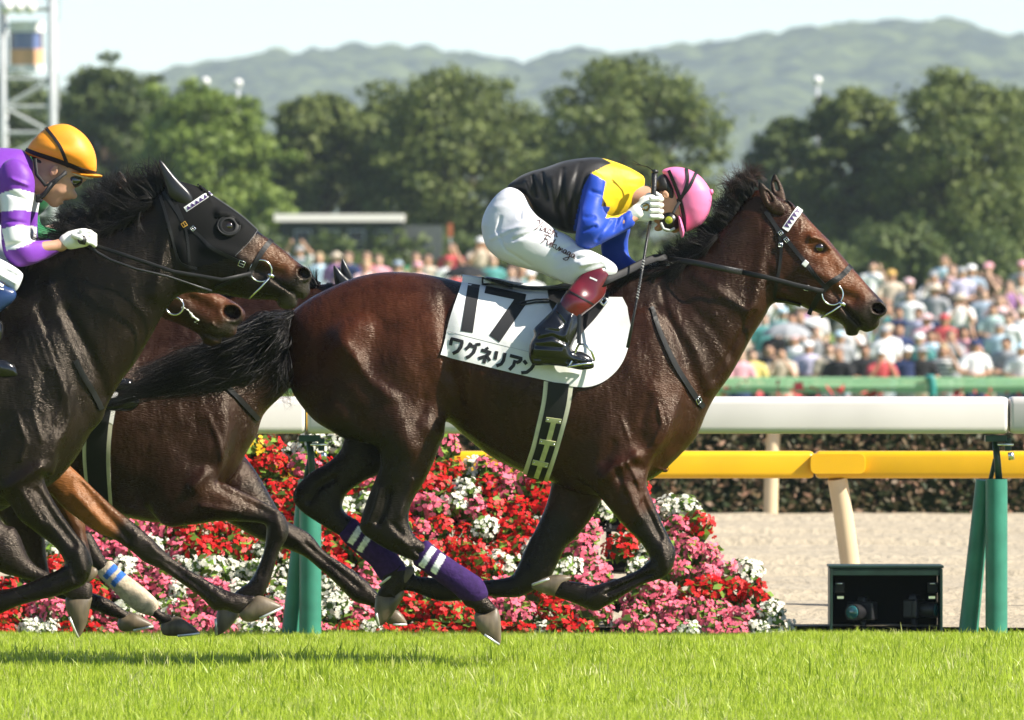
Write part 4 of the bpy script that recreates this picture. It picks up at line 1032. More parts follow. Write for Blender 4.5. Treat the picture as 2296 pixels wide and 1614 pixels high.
o = link('red_flower_strip', me, None, M_REDF, False); tag(o, 'strip of red flowers at the foot of the pale green fence', 'flowers', kind='stuff')
M_STEMG = leaf_mat('bedding_leaves', (.03, .07, .015), (.10, .16, .03))
leaf_cloud('foliage', [(x_, Yr, zr0 + .3, .7, .5, .32) for x_ in np.arange(X_(-200, Yr), X_(2400, Yr), .7)], 5000, .06, M_STEMG, o, 64)

# ---- the sloping flower display
M_PETAL = {'red': mat('begonia_red', (.62, .012, .012), .5, .3, noise=.25, nscale=40, translucent=.25), 'pink': mat('begonia_pink', (.84, .16, .25), .5, .3, noise=.25, nscale=40, translucent=.25),
           'white': mat('begonia_white', (.80, .78, .66), .5, .3, noise=.12, nscale=40, translucent=.25), 'yellow': mat('begonia_yellow', (.8, .5, .02), .5, .3, translucent=.25)}
M_BLEAF = leaf_mat('begonia_leaves', (.05, .08, .015), (.24, .40, .05))
def blossom_mesh(seed, R):
    r = np.random.default_rng(seed); V, F = [], []
    for i in range(60):
        th = r.uniform(0, 6.283); ph = r.uniform(-.35, 1.2)
        c = np.array((math.cos(th) * math.cos(ph), math.sin(th) * math.cos(ph) , math.sin(ph))) * R * np.array((1, .8, .9)) * r.uniform(.7, 1.1)
        if c[1] > R * .35: c[1] *= -.6
        nn = c / R + r.normal(0, .35, 3) + np.array((.1, -.5, .2)); nn /= np.linalg.norm(nn)
        u = np.cross(nn, (0, 0, 1)); u /= np.linalg.norm(u); w = np.cross(nn, u); s = R * r.uniform(.13, .20); a0 = r.uniform(0, 6.28)
        for k in range(4):
            a = a0 + k * math.pi / 2; d = math.cos(a) * u + math.sin(a) * w; e = -math.sin(a) * u + math.cos(a) * w
            ln = s * (1.15 if k % 2 else .8); b = len(V)
            V += [c, c + d * ln * .6 - e * ln * .5 + nn * s * .2, c + d * ln * 1.05 + nn * s * .02, c + d * ln * .6 + e * ln * .5 + nn * s * .2]
            F.append((b, b + 1, b + 2, b + 3))
    return mesh_np('blossoms', np.array(V), [np.array(F)])
def bleaf_mesh(seed, R):
    r = np.random.default_rng(seed); n = 46
    d = r.normal(size=(n, 3)); d /= np.linalg.norm(d, axis=1)[:, None]; d[:, 1] = -np.abs(d[:, 1]) * .8
    p = d * R * r.uniform(.4, .98, n)[:, None] * np.array((1.05, .8, 1)); s = (R * r.uniform(.25, .45, n))[:, None]
    a = r.normal(size=(n, 3)); nr = d + r.normal(0, .5, (n, 3)) + np.array((0, -.2, .5)); b = np.cross(nr, a); b /= np.linalg.norm(b, axis=1)[:, None]; a = np.cross(b, nr); a /= np.linalg.norm(a, axis=1)[:, None]
    up = nr / np.linalg.norm(nr, axis=1)[:, None]
    V = np.stack([p - a * s * .9, p - b * s * .7 + up * s * .2, p + a * s * 1.1, p + b * s * .7 + up * s * .2], 1).reshape(-1, 3)
    me = mesh_np('leaves', V, [np.arange(4 * n).reshape(n, 4)])
    at = me.attributes.new('rnd', 'FLOAT', 'POINT'); at.data.foreach_set('value', np.repeat(r.random(n), 4).astype(np.float32)); me.materials.append(M_BLEAF); return me
YD0, YD1 = 6.2, 7.2
RB = .082
bl = [blossom_mesh(s, RB) for s in range(6)]
for m_ in bl: m_.materials.append(M_PETAL['red'])
lv = [bleaf_mesh(40 + s, RB * .92) for s in range(5)]
pl = MB().lathe([(.0, -.06), (.035, -.06), (.048, .0), (.044, .0), (.03, -.01), (.0, -.012)], (0, 0, 0), 10).mesh('pot'); M_POT = mat('black_pot', (.015, .015, .016), .6, .3); pl.materials.append(M_POT)
stand = empty('flower_stand', (X_(800, 6.8), 6.8, 0), 'black stepped metal stand under the flower display, bars showing between the clumps', 'stand')
edge_r = [(980, 1000), (1440, 1075), (1519, 1117), (1570, 1148), (1602, 1191), (1637, 1219), (1676, 1270), (1719, 1305), (1774, 1372), (1790, 1415)]
rf = np.random.default_rng(4); rows = 10; cnt = 0; kcol = {'red': 'red', 'pink': 'pink', 'white': 'creamy white', 'yellow': 'yellow'}
for i in range(rows):
    t = i / (rows - 1); py = 1424 - t * 418; Y = YD0 + t * (YD1 - YD0)
    xr = np.interp(py, [e[1] for e in edge_r], [e[0] for e in edge_r]) - 22
    xl = -130 + t * 420
    if i % 2 == 0:
        mbs = MB().box(((X_(xl, Y) + X_(xr, Y)) / 2 - stand.location.x, Y + .03 - 6.8, Z_(py, Y) - .075), (X_(xr, Y) - X_(xl, Y), .12, .012)); mbs.build('shelf', M_POT, stand)
    spots = []; x = xl + (24 if i % 2 else 0)
    while x <= xr:
        if abs(x - 1366) > 15 or t > .62: spots.append(x)
        x += 48
    for j, x in enumerate(spots):
        jx, jy = rf.normal(0, 6), rf.normal(0, 5)
        v = vnoise(np.array([x / 95. + 3]), np.array([t * 4.6 + 5]), 12)[0]; u = rf.random()
        wv = vnoise(np.array([x / 60. + 9]), np.array([t * 6 + 2]), 15)[0]
        c = 'white' if wv > .74 or u < .05 else ('pink' if v > .60 - (.22 if t < .15 else 0) - (.12 if t > .85 else 0) else 'red')
        if i == rows - 1 and abs(x - 557) < 27: c = 'yellow'
        pos = P(x + jx, py + jy, Y) + Vector((0, rf.normal(0, .02), 0))
        lb = 'yellow flower clump near the top of the flower display by the post' if c == 'yellow' else f'{kcol[c]} begonia clump, {ORD[len(spots) - 1 - j]} from right in {ORD[i]} row up of flower display'
        root = empty('begonia_plant', pos, lb, 'flowers', 'begonia clumps in the flower display')
        root.rotation_euler = (rf.normal(0, .15), rf.uniform(-.5, .5), rf.uniform(-.5, .5)); sc = rf.uniform(.85, 1.2); root.scale = (sc, sc, sc)
        o1 = bpy.data.objects.new('blossoms', bl[int(rf.integers(6))]); COL.objects.link(o1); o1.parent = root
        o1.material_slots[0].link = 'OBJECT'; o1.material_slots[0].material = M_PETAL[c]
        o2 = bpy.data.objects.new('leaves', lv[int(rf.integers(5))]); COL.objects.link(o2); o2.parent = root
        o3 = bpy.data.objects.new('pot', pl); COL.objects.link(o3); o3.parent = root; o3.location = (0, .05, -.02)
        cnt += 1
print('begonias', cnt)
for px_ in (-80, 310, 560, 985, 1366, 1700):
    x = X_(px_, 6.8) - stand.location.x; tt = .35 if px_ in (1700, -80) else 1.0
    MB().tube([(x, YD0 - 6.8 + .04, -.02), (x, (YD0 + (YD1 - YD0) * tt) - 6.8 + .04, Z_(1424 - tt * 418, YD0 + tt * 1.0) - .03)], .013, 6).build('slanting_bar', M_POT, stand)
    MB().tube([(x, YD1 - 6.8 + .1, -.02), (x, YD1 - 6.8 + .1, .02 + Z_(1424 - tt * 418, YD0 + tt * 1.0) - .03)], .013, 6).build('upright', M_POT, stand)
for zz in (1405, 1300, 1190): MB().box((X_(1366, 6.6) - stand.location.x, YD0 - 6.8 + (1424 - zz) / 418 + .03, Z_(zz, 6.6)), (.09, .03, .015)).build('cross_bar', M_POT, stand)

# ---- green camera box with two remote cameras
YB = 6.1; bx0, bx1 = X_(1861, YB), X_(2114, YB); bz1, bz0 = Z_(1268, YB), Z_(1423, YB); bw = bx1 - bx0; bh = bz1 - bz0; bdp = .36
M_BOX = mat('dark_green_box', (.010, .032, .022), .5, .4, noise=.3, nscale=14); M_BOXIN = mat('black_lining', (.004, .005, .005), .8, .2)
box = empty('camera_box', ((bx0 + bx1) / 2, YB, bz0), 'dark green open box on the grass edge holding two remote cameras', 'box')
MB().box((0, bdp / 2, bh - .006), (bw + .01, bdp, .012)).build('lid', M_BOX, box, False, bevel=.003)
MB().box((0, .012, bh - .03), (bw - .02, .012, .035)).build('front_lip', M_BOX, box, False, bevel=.003)
MB().box((0, bdp / 2, .006), (bw - .02, bdp, .012)).build('floor_panel', M_BOX, box)
for s in (-1, 1): MB().box((s * (bw / 2 - .006), bdp / 2, bh / 2 - .007), (.012, bdp - .002, bh - .016)).build('side_panel', M_BOX, box, False, bevel=.002)
MB().box((0, bdp - .006, bh / 2), (bw - .026, .01, bh - .03)).build('back_panel', M_BOXIN, box)
for s in (-1, 1):
    cl = MB().box((s * (bw / 2 - .045), .05, bh - .105), (.05, .03, .05)).build('latch', M_LEATHER, box, False, bevel=.006)
    MB().tube([(s * (bw / 2 - .06), .03, bh - .085), (s * (bw / 2 - .028), .03, bh - .085)], .005, 6).build('latch_pin', M_STEEL, cl, True)
    MB().box((s * (bw / 2 - .05), .03, bh - .15), (.03, .012, .012)).build('latch_hook', M_STEEL, cl)
M_CAMB = mat('camera_body_black', (.012, .012, .014), .45, .5, bump=.3, bscale=300); M_LENS = mat('lens_glass_teal', (.02, .12, .13), .08, .8, coat=1)
for px_, py_, ang, lb in ((1935, 1375, -28, 'black camera aimed left inside the green box, teal lens'), (2050, 1370, 62, 'black camera turned right on its side inside the green box')):
    c0 = P(px_, py_, YB + .12); cm = empty('remote_camera', (c0.x, c0.y, bz0 + .012), lb, 'camera', 'remote cameras in the box')
    zc = c0.z - bz0
    R_ = Matrix.Rotation(math.radians(ang), 3, 'Z')
    def tf(v): w = R_ @ Vector(v); return (w.x, w.y, w.z + zc)
    mb = MB(); mb.box((0, 0, zc), (.13, .06, .085), R_); mb.box((0, .0, zc + .052), (.05, .05, .03), R_, .8); mb.box((R_ @ Vector((-.05, -.03, 0))) + Vector((0, 0, zc)), (.035, .03, .085), R_); mb.build('camera_body', M_CAMB, cm, False, bevel=.008)
    mb = MB(); mb.tube([tf((0, -.02, -.005)), tf((0, -.06, -.005)), tf((0, -.062, -.005)), tf((0, -.115, -.005))], [.034, .034, .038, .038], 24); mb.build('lens_barrel', M_CAMB, cm, True, angle=40)
    MB().tube([tf((0, -.116, -.005)), tf((0, -.119, -.005))], [.032, .029], 24).build('lens_glass', M_LENS, cm, True)
    MB().tube([(0, 0, 0), (0, 0, zc - .03)], .015, 10).build('mount', M_CAMB, cm, True)

# ---- steel patrol tower at the left edge
M_GALV = mat('galvanised_steel', (.36, .38, .39), .5, .5, noise=.1, nscale=4)
M_CABIN = mat('cabin_orange_panel', (.62, .36, .20), .6, .3, noise=.08, nscale=3); M_CABW = mat('cabin_white', (.75, .74, .72), .6, .3)
M_GLASSB = mat('tinted_blue_window', (.12, .16, .33), .12, .6); M_DARKF = mat('brown_window_frame', (.20, .12, .09), .6, .3)
DT = 262.0; YT = DT - DCAM; q = DT / FPX; tz0 = float(ground_z(YT))
tw = empty('lattice_tower', (X_(62, YT), YT, tz0), 'galvanised steel lattice tower with a small orange cabin at the left edge', 'tower')
def tp(px_, py_, dy=0): v = P(px_, py_, YT); return (v.x - tw.location.x, dy, v.z - tz0)
w2 = 55 * q
xl_, xr_ = 8, 118
for px_ in (xl_, xr_):
    for dy in (-w2, w2):
        a = tp(px_, -60, dy); MB().tube([(a[0], dy, -.05), (a[0], dy, a[2])], .085, 8).build('leg', M_GALV, tw, True)
lev = [-40, 20, 178, 240, 298, 356, 414, 480, 560]
for i in range(len(lev)):
    for dy in (-w2, w2):
        MB().tube([tp(xl_, lev[i], dy), tp(xr_, lev[i], dy)], .045, 6).build('cross_beam', M_GALV, tw)
    for px_ in (xl_, xr_): MB().tube([tp(px_, lev[i], -w2), tp(px_, lev[i], w2)], .045, 6).build('cross_beam', M_GALV, tw)
    if i >= 2 and i + 1 < len(lev):
        for dy in (-w2, w2): MB().tube([tp(xl_ if i % 2 else xr_, lev[i], dy), tp(xr_ if i % 2 else xl_, lev[i + 1], dy)], .045, 6).build('diagonal_brace', M_GALV, tw)
# cabin: rounded booth with window
def booth(r_, z0p, z1p, m, nm, par):
    a, b_ = tp(60, z0p), tp(60, z1p); n = 20
    return MB().lathe([(0, a[2]), (r_, a[2]), (r_, b_[2]), (0, b_[2])], (a[0], 0, 0), n).build(nm, m, par, True, angle=40)
booth(38 * q, 146, 110, M_CABIN, 'cabin_panel', tw)
gl = booth(35 * q, 110, 72, M_GLASSB, 'cabin_window', tw)
for px_ in (27, 92): 
    a = tp(px_, 110); b_ = tp(px_, 72); MB().tube([(a[0], -10 * q, a[2]), (b_[0], -10 * q, b_[2])], .05, 6).build('window_frame', M_DARKF, gl)
booth(40 * q, 72, 48, M_CABW, 'cabin_roof', tw); booth(41 * q, 160, 146, M_CABW, 'cabin_floor', tw)
for px_ in (20, 45, 70):
    a = tp(px_, 18); MB().lathe([(0, 0), (.13, -.02), (.16, -.12), (.05, -.2), (0, -.2)], (a[0], -w2 - .1, a[2]), 12, 'y').build('floodlight', M_CABW, tw, True)
MB().tube([tp(118, 165, -w2), tp(132, 165, -w2), tp(132, 245, -w2), tp(118, 245, -w2)], .035, 6).build('side_ladder', M_GALV, tw)
MB().tube([tp(105, 2, -w2), tp(136, 2, -w2), tp(134, 48, -w2), tp(112, 48, -w2)], .03, 6).build('railing', M_GALV, tw)
# operator in the cabin: small seated figure
# ---- lamp poles behind the trees
M_LAMP = mat('lamp_head_white', (.8, .79, .76), .5, .4)
for px_, py_, D, lb in ((460, 183, 352, 'left one of two white lamp heads above the yellow-green tree'), (533, 187, 352, 'right one of two white lamp heads above the yellow-green tree'), (1832, 181, 345, 'white lamp head on a pole above the low dark tree')):
    Y = D - DCAM; t = P(px_, py_, Y); z0 = float(ground_z(Y)); lp = empty('lamp_pole', (t.x, Y, z0), lb, 'lamp', 'lamp poles behind the trees'); h = t.z - z0
    MB().tube([(0, 0, -.1), (0, 0, h - .1)], [.09, .06], 8).build('pole', M_GALV, lp, True)
    MB().lathe([(0, h - .12), (.09, h - .1), (.15, h), (.12, h + .1), (0, h + .14)], (0, 0, 0), 14).build('lamp_head', M_LAMP, lp, True)
# ---- low white-roofed building glimpsed under the trees
DB = 296.0; Yb = DB - DCAM; zb0 = float(ground_z(Yb))
bd = empty('low_building', (X_(760, Yb), Yb, zb0), 'low dark building with a long white flat roof edge under the trees', 'building')
def bp(px_, py_): v = P(px_, py_, Yb); return v.x - bd.location.x, v.z - zb0
for a, b_, y0, y1, m_, nm, dy in ((630, 900, 497, 640, mat('dark_wall', (.035, .04, .04), .8, .2, noise=.2, nscale=1), 'wall', 0), (615, 905, 480, 496, mat('white_roof_edge', (.85, .80, .74), .6, .3), 'roof_edge', -.25), (905, 990, 505, 640, mat('grey_wall', (.09, .10, .10), .8, .2, noise=.2, nscale=1), 'annex_wall', .6)):
    (xa, za), (xb_, zb_) = bp(a, y1), bp(b_, y0); MB().box(((xa + xb_) / 2, 1.5 + dy, (za + zb_) / 2), (xb_ - xa, 3, zb_ - za)).build(nm, m_, bd)
wmm = mat('dark_pane', (.01, .012, .016), .2, .5)
for px_ in (660, 720, 780, 840):
    (xa, za), (xb_, zb_) = bp(px_, 545), bp(px_ + 38, 515); wnd = MB().box(((xa + xb_) / 2, -.02, (za + zb_) / 2), (xb_ - xa, .06, zb_ - za)).build('window', M_GALV, bd)
    MB().box(((xa + xb_) / 2, -.055, (za + zb_) / 2), (xb_ - xa - .08, .03, zb_ - za - .08)).build('pane', wmm, wnd)
sg = P(1009, 516, 240); z0 = float(ground_z(240)); s0 = empty('orange_sign', (sg.x, 240, z0), 'small orange sign on a post under the trees', 'sign')
MB().box((0, 0, sg.z - z0), (.12, .03, .34)).build('board', mat('orange_paint', (.40, .10, .04), .6), s0, False, bevel=.01); MB().tube([(0, .03, 0), (0, .03, sg.z - z0)], .03, 8).build('post', M_GALV, s0)
# ======== the three chasing horses
def shift(pts, dx, dy): return [(x + dx, y + dy) for x, y in pts]
def shc(spec, dx, dy): return [(a + dx, b + dy, c) for a, b, c in spec] if hasattr(spec, '__len__') else spec
TRUNK_C = [(750, 800, .62), (1000, 790, .70), (1200, 850, .74), (1450, 900, .66), (1350, 640, .5)]
HIND_C = [(800, 750, .42), (900, 880, .5), (830, 1050, .6), (850, 1180, .52), (1020, 1290, .75), (1090, 1360, .9)]
# ---- black horse with hood (nearest)
YBk = -1.0
hB = empty('racehorse', (P(-100, 0, YBk).x, YBk, 0), 'black racehorse in a black hood and eye cup, nearest at the left edge', 'horse', 'racehorses galloping'); wroot(hB)
bB = Body(YBk, .008); dB = (-1362, 22)
bB.outline(shift(A_trunk, *dB), c=shc(TRUNK_C, *dB), k=.03)
bB.outline(shift(A_hindN, *dB), c=shc(HIND_C, *dB), yc=shc(HIND_Y, *dB), k=.02)
bB.outline(shift(A_hindF, *dB), c=.6, yc=.11, k=.03)
bB.outline([(-30, 640), (30, 590), (100, 555), (179, 522), (250, 500), (304, 474), (339, 445), (372, 418), (410, 430), (440, 520), (430, 630), (418, 652), (390, 672), (364, 708), (343, 746), (322, 782), (300, 818), (272, 854), (242, 905), (215, 950), (120, 960), (40, 880), (-20, 760)],
           c=[(60, 800, .62), (250, 680, .5), (350, 520, .45), (120, 600, .42)], k=.06, relief=[([(150, 700), (200, 790), (235, 890)], 16, -.014), ([(110, 640), (160, 760), (200, 860)], 14, .008), ([(90, 690), (130, 800), (170, 900)], 10, -.008), ([(380, 500), (365, 580), (350, 660)], 16, .012)])
B_head = cr(3, (960, 640), (1020, 540), (1100, 510), (1165, 510), (1245, 534), (1340, 592), (1430, 652), (1520, 715), (1612, 800), (1700, 862), (1780, 922), (1870, 1000), (1930, 1040), (1958, 1082), (1942, 1140), (1945, 1190), (1905, 1235), (1872, 1222), (1868, 1262), (1840, 1290), (1790, 1295), (1745, 1272), (1728, 1240), (1650, 1234), (1550, 1230), (1450, 1212), (1350, 1196), (1250, 1192), (1170, 1160), (1110, 1080), (1020, 900), (960, 760))
BH_C = [(400, 620, .56), (470, 500, .52), (590, 580, .58), (670, 640, .72), (390, 440, .5)]
BH_REL = [(cr(3, (1300, 900), (1440, 940), (1560, 990)), 13, .007), (cr(3, (1380, 690), (1470, 700), (1510, 750)), 9, .016), (cr(3, (1140, 900), (1180, 1060), (1280, 1160)), 14, .010), (cr(3, (1600, 1050), (1760, 1080)), 14, -.012), (cr(3, (1700, 1100), (1890, 1220)), 4, -.012)]
bB.outline(B_head, c=BH_C, k=.045, sub=4, relief=BH_REL)
B_foreN = shift([(1370, 760), (1430, 700), (1500, 740), (1522, 830), (1525, 915), (1502, 980)], *dB) + cr(5, (290, 590), (240, 610), (260, 680), (330, 800), (400, 900), (450, 962), (482, 1040), (482, 1100), (455, 1160), (410, 1188), (300, 1230), (200, 1252), (100, 1282), (0, 1326), (-60, 1345), (-150, 1330), (-160, 1230), (-70, 1215), (0, 1198), (100, 1180), (220, 1132), (330, 1080), (342, 1050), (300, 980), (200, 900), (110, 830), (30, 720)) + shift([(1300, 1060), (1290, 960), (1330, 850)], *dB)
bB.outline(B_foreN, c=[(88, 870, .36), (60, 1030, .45), (100, 1150, .6), (185, 1265, .8), (0, 1350, .85)], yc=[(88, 820, -.13), (60, 1080, -.14), (180, 1260, -.13), (-40, 1350, -.12)], k=.035,
           relief=[(cr(5, (220, 560), (120, 620), (60, 660)), 14, .018), (cr(5, (260, 120), (330, 330)), 26, -.014), (cr(5, (400, 120), (450, 300), (380, 480)), 36, .016), (cr(5, (130, 100), (100, 330)), 30, .008), (cr(5, (60, 40), (20, 330)), 24, -.010),
                   (cr(5, (200, 680), (300, 840), (400, 960)), 8, -.010), (cr(5, (120, 680), (230, 860)), 8, .008), (cr(5, (360, 1120), (100, 1220)), 5, -.006), (cr(5, (420, 1000), (450, 1100)), 12, .008), (cr(5, (380, 1040), (400, 1130)), 6, -.007), (cr(5, (300, 40), (340, 180), (300, 320)), 5, .006), (cr(5, (240, 60), (220, 220)), 8, -.008), (cr(5, (180, 260), (230, 420)), 5, .005), (cr(5, (420, 340), (360, 460)), 6, -.006), (cr(5, (80, 240), (150, 420), (120, 520)), 5, .006)] + [([(40 + 16 * i, 690 + 8 * i), (70 + 18 * i, 790 + 6 * i), (110 + 16 * i, 880 + 4 * i)], 4, .0045) for i in range(6)])
bB.outline(shift(A_foreF, *dB), c=[(-62, 1100, .5), (-160, 1310, .75)], yc=.11, k=.035)
for sy in (-1, 1):
    bB.ell(*cr(3, (1902, 1072))[0], sy * .038, 20, 17, .026, ang=-35, k=.012)
    bB.ell(*cr(3, (1908, 1070))[0], sy * .06, 14.5, 12, .045, ang=-35, k=.006, neg=True)
    bB.ell(*cr(3, (1445, 765))[0], sy * .098, 11, 9, .02, k=.008, neg=True)
meB = bB.build('body'); vB = verts_of(meB); px, py = to_px(vB)
colB = np.tile(np.array((.0042, .0031, .0024)), (len(vB), 1))
colB = blend(colB, (.014, .008, .005), smooth01(1 - pdist(px, py, [(150, 1000), (60, 1100), (300, 760)]) / 120) * .7)
colB = blend(colB, (.085, .031, .011), smooth01(1.1 - pdist(px, py, cr(3, (1660, 920), (1740, 980), (1800, 1010))) / 38))
colB = blend(colB, (.05, .028, .018), smooth01(1.2 - pdist(px, py, cr(3, (1400, 790), (1500, 860), (1600, 960))) / 30) * .8)
colB = blend(colB, (.010, .004, .0035), smooth01((1.02 - ellw(px, py, cr(3, (1905, 1070))[0], 14, 11.5, -35)) / .2))
colB = blend(colB, (.04, .034, .028), smooth01(1.2 - pdist(px, py, cr(3, (1930, 1100), (1900, 1200), (1800, 1260))) / 20))
set_col(meB, colB); link('body', meB, hB, M_BLACKCOAT); bvB = bvh_of(meB)
eye(hB, bvB, *cr(3, (1442, 768))[0], YBk, .022)
M_HOOD = mat('hood_black_mesh', (.005, .005, .005), .75, .15, bump=.5, bscale=500)
M_EARHOOD = mat('ear_cover_shiny', (.012, .012, .012), .3, .45, noise=.3, nscale=20, bump=.1, bscale=60)
shell('hood', meB, cr(3, (1010, 600), (1060, 470), (1260, 460), (1400, 560), (1560, 700), (1620, 800), (1560, 880), (1490, 960), (1380, 1000), (1230, 1040), (1130, 1000), (1080, 850)), .005, M_HOOD, hB)
mb = MB()
for l in (((1330, 590), (1420, 650), (1520, 722), (1612, 806)), ((1612, 806), (1560, 880), (1480, 960))): band(mb, bvB, cr(3, *l), 1.2, YBk, .002, .0055, n=6, cross=2)
mb.build('hood_seam', mat('hood_piping', (.08, .08, .08), .6), hB)
mb = MB(); band(mb, bvB, cr(3, (1008, 585), (1050, 720), (1085, 860), (1135, 1000), (1240, 1040)), 6, YBk, .004, .004, n=6, cross=3); mb.build('hood_binding', M_LEATHER, hB)
# eye cup ring
p0, n0 = hit(bvB, *cr(3, (1435, 775))[0], YBk, .010)
mb = MB(); R_ = n0.to_track_quat('Z', 'Y').to_matrix()
mb.tube([p0 + R_ @ Vector((.046 * math.cos(a), .040 * math.sin(a), 0)) for a in np.linspace(0, 2 * math.pi, 28)[:-1]], .004, 8, closed=True)
cup = mb.build('eye_cup', M_LEATHER, hB, True)
mb = MB(); mb.lathe([(.028, .002), (.046, .003), (.047, 0), (.044, .0), (.03, .001)], p0, 24, M=R_); mb.build('cup_flange', M_LEATHER, cup, True)
ear(hB, YBk, cr(3, (998, 362), (1025, 372), (1100, 460), (1190, 555), (1215, 620), (1190, 650), (1130, 640), (1060, 585), (1040, 520), (1010, 430)), -.05, c=.6, m=M_EARHOOD, cup=False)
ear(hB, YBk, cr(3, (1002, 385), (1040, 430), (1120, 500), (1200, 560), (1190, 600), (1100, 570), (1040, 500)), .05, c=.6, m=M_EARHOOD, cup=False)
hair('mane', mane_strands([(60, 580), (179, 524), (250, 502), (304, 476), (339, 447), (365, 424)], 2800, [(0, .12), (.5, .22), (1, .14)], [(0, -1, .1), (.45, -.9, .3), (.8, -.75, .75), (1, -.35, .95)], .34, YBk, .035, sag=.4, curl=.22), .0023, M_MANE, hB)
hair('mane_side', mane_strands([(60, 590), (179, 530), (250, 510), (304, 486), (345, 450)], 900, [(0, .1), (1, .12)], [(0, -.9, -.3), (1, -.8, -.5)], .3, YBk - .05, .03, sag=.5), .0022, M_MANE, hB)
hoof(hB, YBk, [(-40, 1345), (-75, 1320), (-120, 1300), (-135, 1330), (-95, 1375), (-55, 1375)], -.12)
for hp in ([(1372, 1250), (1362, 1300), (1380, 1352), (1420, 1402), (1518, 1456), (1531, 1430), (1522, 1270), (1495, 1222), (1430, 1262)], [(752, 1150), (738, 1200), (734, 1260), (748, 1338), (775, 1347), (830, 1302), (880, 1225), (922, 1150), (905, 1120)]):
    hoof(hB, YBk, shift(cr(6, *hp), *dB), -.10 if hp[0][0] > 1000 else .10)

# ---- dark brown horse behind (farther than the winner)
YCk = 1.0
hC = empty('racehorse', (P(250, 0, YCk).x, YCk, 0), 'dark brown racehorse behind the black one, ears showing above the winner\'s rump', 'horse', 'racehorses galloping'); wroot(hC)
bC = Body(YCk, .0085); dC = (-1008, 58)
bC.outline(shift(A_trunk, *dC), c=shc(TRUNK_C, *dC), k=.03)
bC.outline([(340, 720), (400, 678), (520, 664), (640, 648), (735, 640), (775, 660), (780, 720), (745, 780), (690, 830), (640, 880), (590, 930), (560, 985), (470, 1010), (400, 920), (350, 820)], c=[(440, 880, .6), (600, 740, .45), (740, 690, .4)], k=.06)
bC.outline(shift(B_head, 352, 229), c=shc(BH_C, 352, 229), k=.045, sub=4)
C_foreN = [(395, 830), (450, 780), (505, 850), (525, 940), (510, 1030), (490, 1075)] + cr(5, (1180, 640), (1300, 700), (1420, 758), (1482, 800), (1512, 870), (1502, 930), (1462, 1000), (1432, 1100), (1402, 1182), (1372, 1235), (1300, 1270), (1255, 1310), (1180, 1310), (1150, 1290), (1200, 1240), (1255, 1190), (1300, 1160), (1340, 1100), (1380, 1000), (1395, 905), (1385, 855), (1300, 842), (1150, 838), (1000, 858), (850, 852)) + [(320, 1090), (330, 960)]
bC.outline(C_foreN, c=[(450, 920, .36), (450, 1080, .45), (560, 1130, .6), (640, 1190, .8), (560, 1330, .85)], yc=[(450, 900, -.13), (450, 1080, -.14), (630, 1190, -.13), (520, 1370, -.12)], k=.035,
           relief=[(cr(5, (1080, 590), (1020, 660)), 14, .018), (cr(5, (930, 250), (930, 420), (1080, 560)), 26, -.012), (cr(5, (1180, 300), (1220, 480)), 34, .014), (cr(5, (1150, 660), (1300, 740), (1420, 800)), 8, -.008), (cr(5, (1060, 760), (1250, 790)), 8, .008), (cr(5, (1460, 840), (1480, 920)), 10, .007), (cr(5, (1430, 930), (1370, 1120)), 4, -.007), (cr(5, (1100, 300), (1150, 420), (1180, 560)), 6, .006), (cr(5, (1000, 200), (1040, 330)), 10, -.007), (cr(5, (820, 300), (900, 480)), 16, .006)])
C_foreF = [(480, 960), (560, 1040), (620, 1140)] + cr(6, (150, 660), (200, 700), (330, 772), (420, 880), (560, 972), (680, 1062), (752, 1140), (830, 1230), (850, 1262), (780, 1262), (700, 1222), (600, 1192), (500, 1092), (400, 1002), (290, 912), (170, 862)) + [(560, 1200), (460, 1120)]
bC.outline(C_foreF, c=.75, yc=.11, k=.03, relief=[(cr(6, (300, 830), (640, 1110)), 5, -.008), (cr(6, (180, 760), (280, 830)), 10, .008)])
C_hindN = [(-90, 850), (60, 880), (130, 1000), (165, 1120)] + cr(5, (420, 880), (480, 900), (560, 1040), (640, 1122), (740, 1192), (815, 1262), (850, 1312), (925, 1345), (900, 1385), (845, 1372), (800, 1335), (700, 1290), (600, 1192), (520, 1112), (470, 1052), (400, 990)) + [(130, 1210), (60, 1150), (-40, 1040)]
bC.outline(C_hindN, c=[(0, 960, .45), (190, 1200, .7), (350, 1370, .85)], yc=-.12, k=.03)
C_hindF = [(-120, 900), (20, 920), (80, 1050)] + cr(5, (250, 1110), (350, 1172), (480, 1222), (560, 1252), (650, 1312), (690, 1340), (650, 1375), (610, 1352), (560, 1342), (470, 1302), (350, 1262), (250, 1212)) + [(40, 1220), (-60, 1080)]
bC.outline(C_hindF, c=[(-20, 980, .5), (230, 1340, .8)], yc=.12, k=.03)
meC = bC.build('body'); vC = verts_of(meC); px, py = to_px(vC)
colC = np.tile(np.array((.021, .0075, .0042)), (len(vC), 1))
for leg in ([(590, 1150), (640, 1190), (600, 1300), (530, 1370)], [(620, 1190), (720, 1270), (880, 1390)], [(190, 1220), (280, 1330), (400, 1410)], [(150, 1320), (300, 1380)]):
    colC = blend(colC, (.012, .009, .008), smooth01((1.5 - pdist(px, py, leg) / 60) / .5))
colC = blend(colC, (.045, .018, .008), smooth01(1 - pdist(px, py, [(475, 1105), (560, 1125)]) / 40) * .7)
set_col(meC, colC); link('body', meC, hC, M_COAT); bvC = bvh_of(meC)
ear(hC, YCk, cr(4, (478, 55), (500, 62), (545, 110), (605, 160), (612, 195), (560, 215), (510, 200), (486, 150)), -.05, c=.6, m=M_EARHOOD, cup=False)
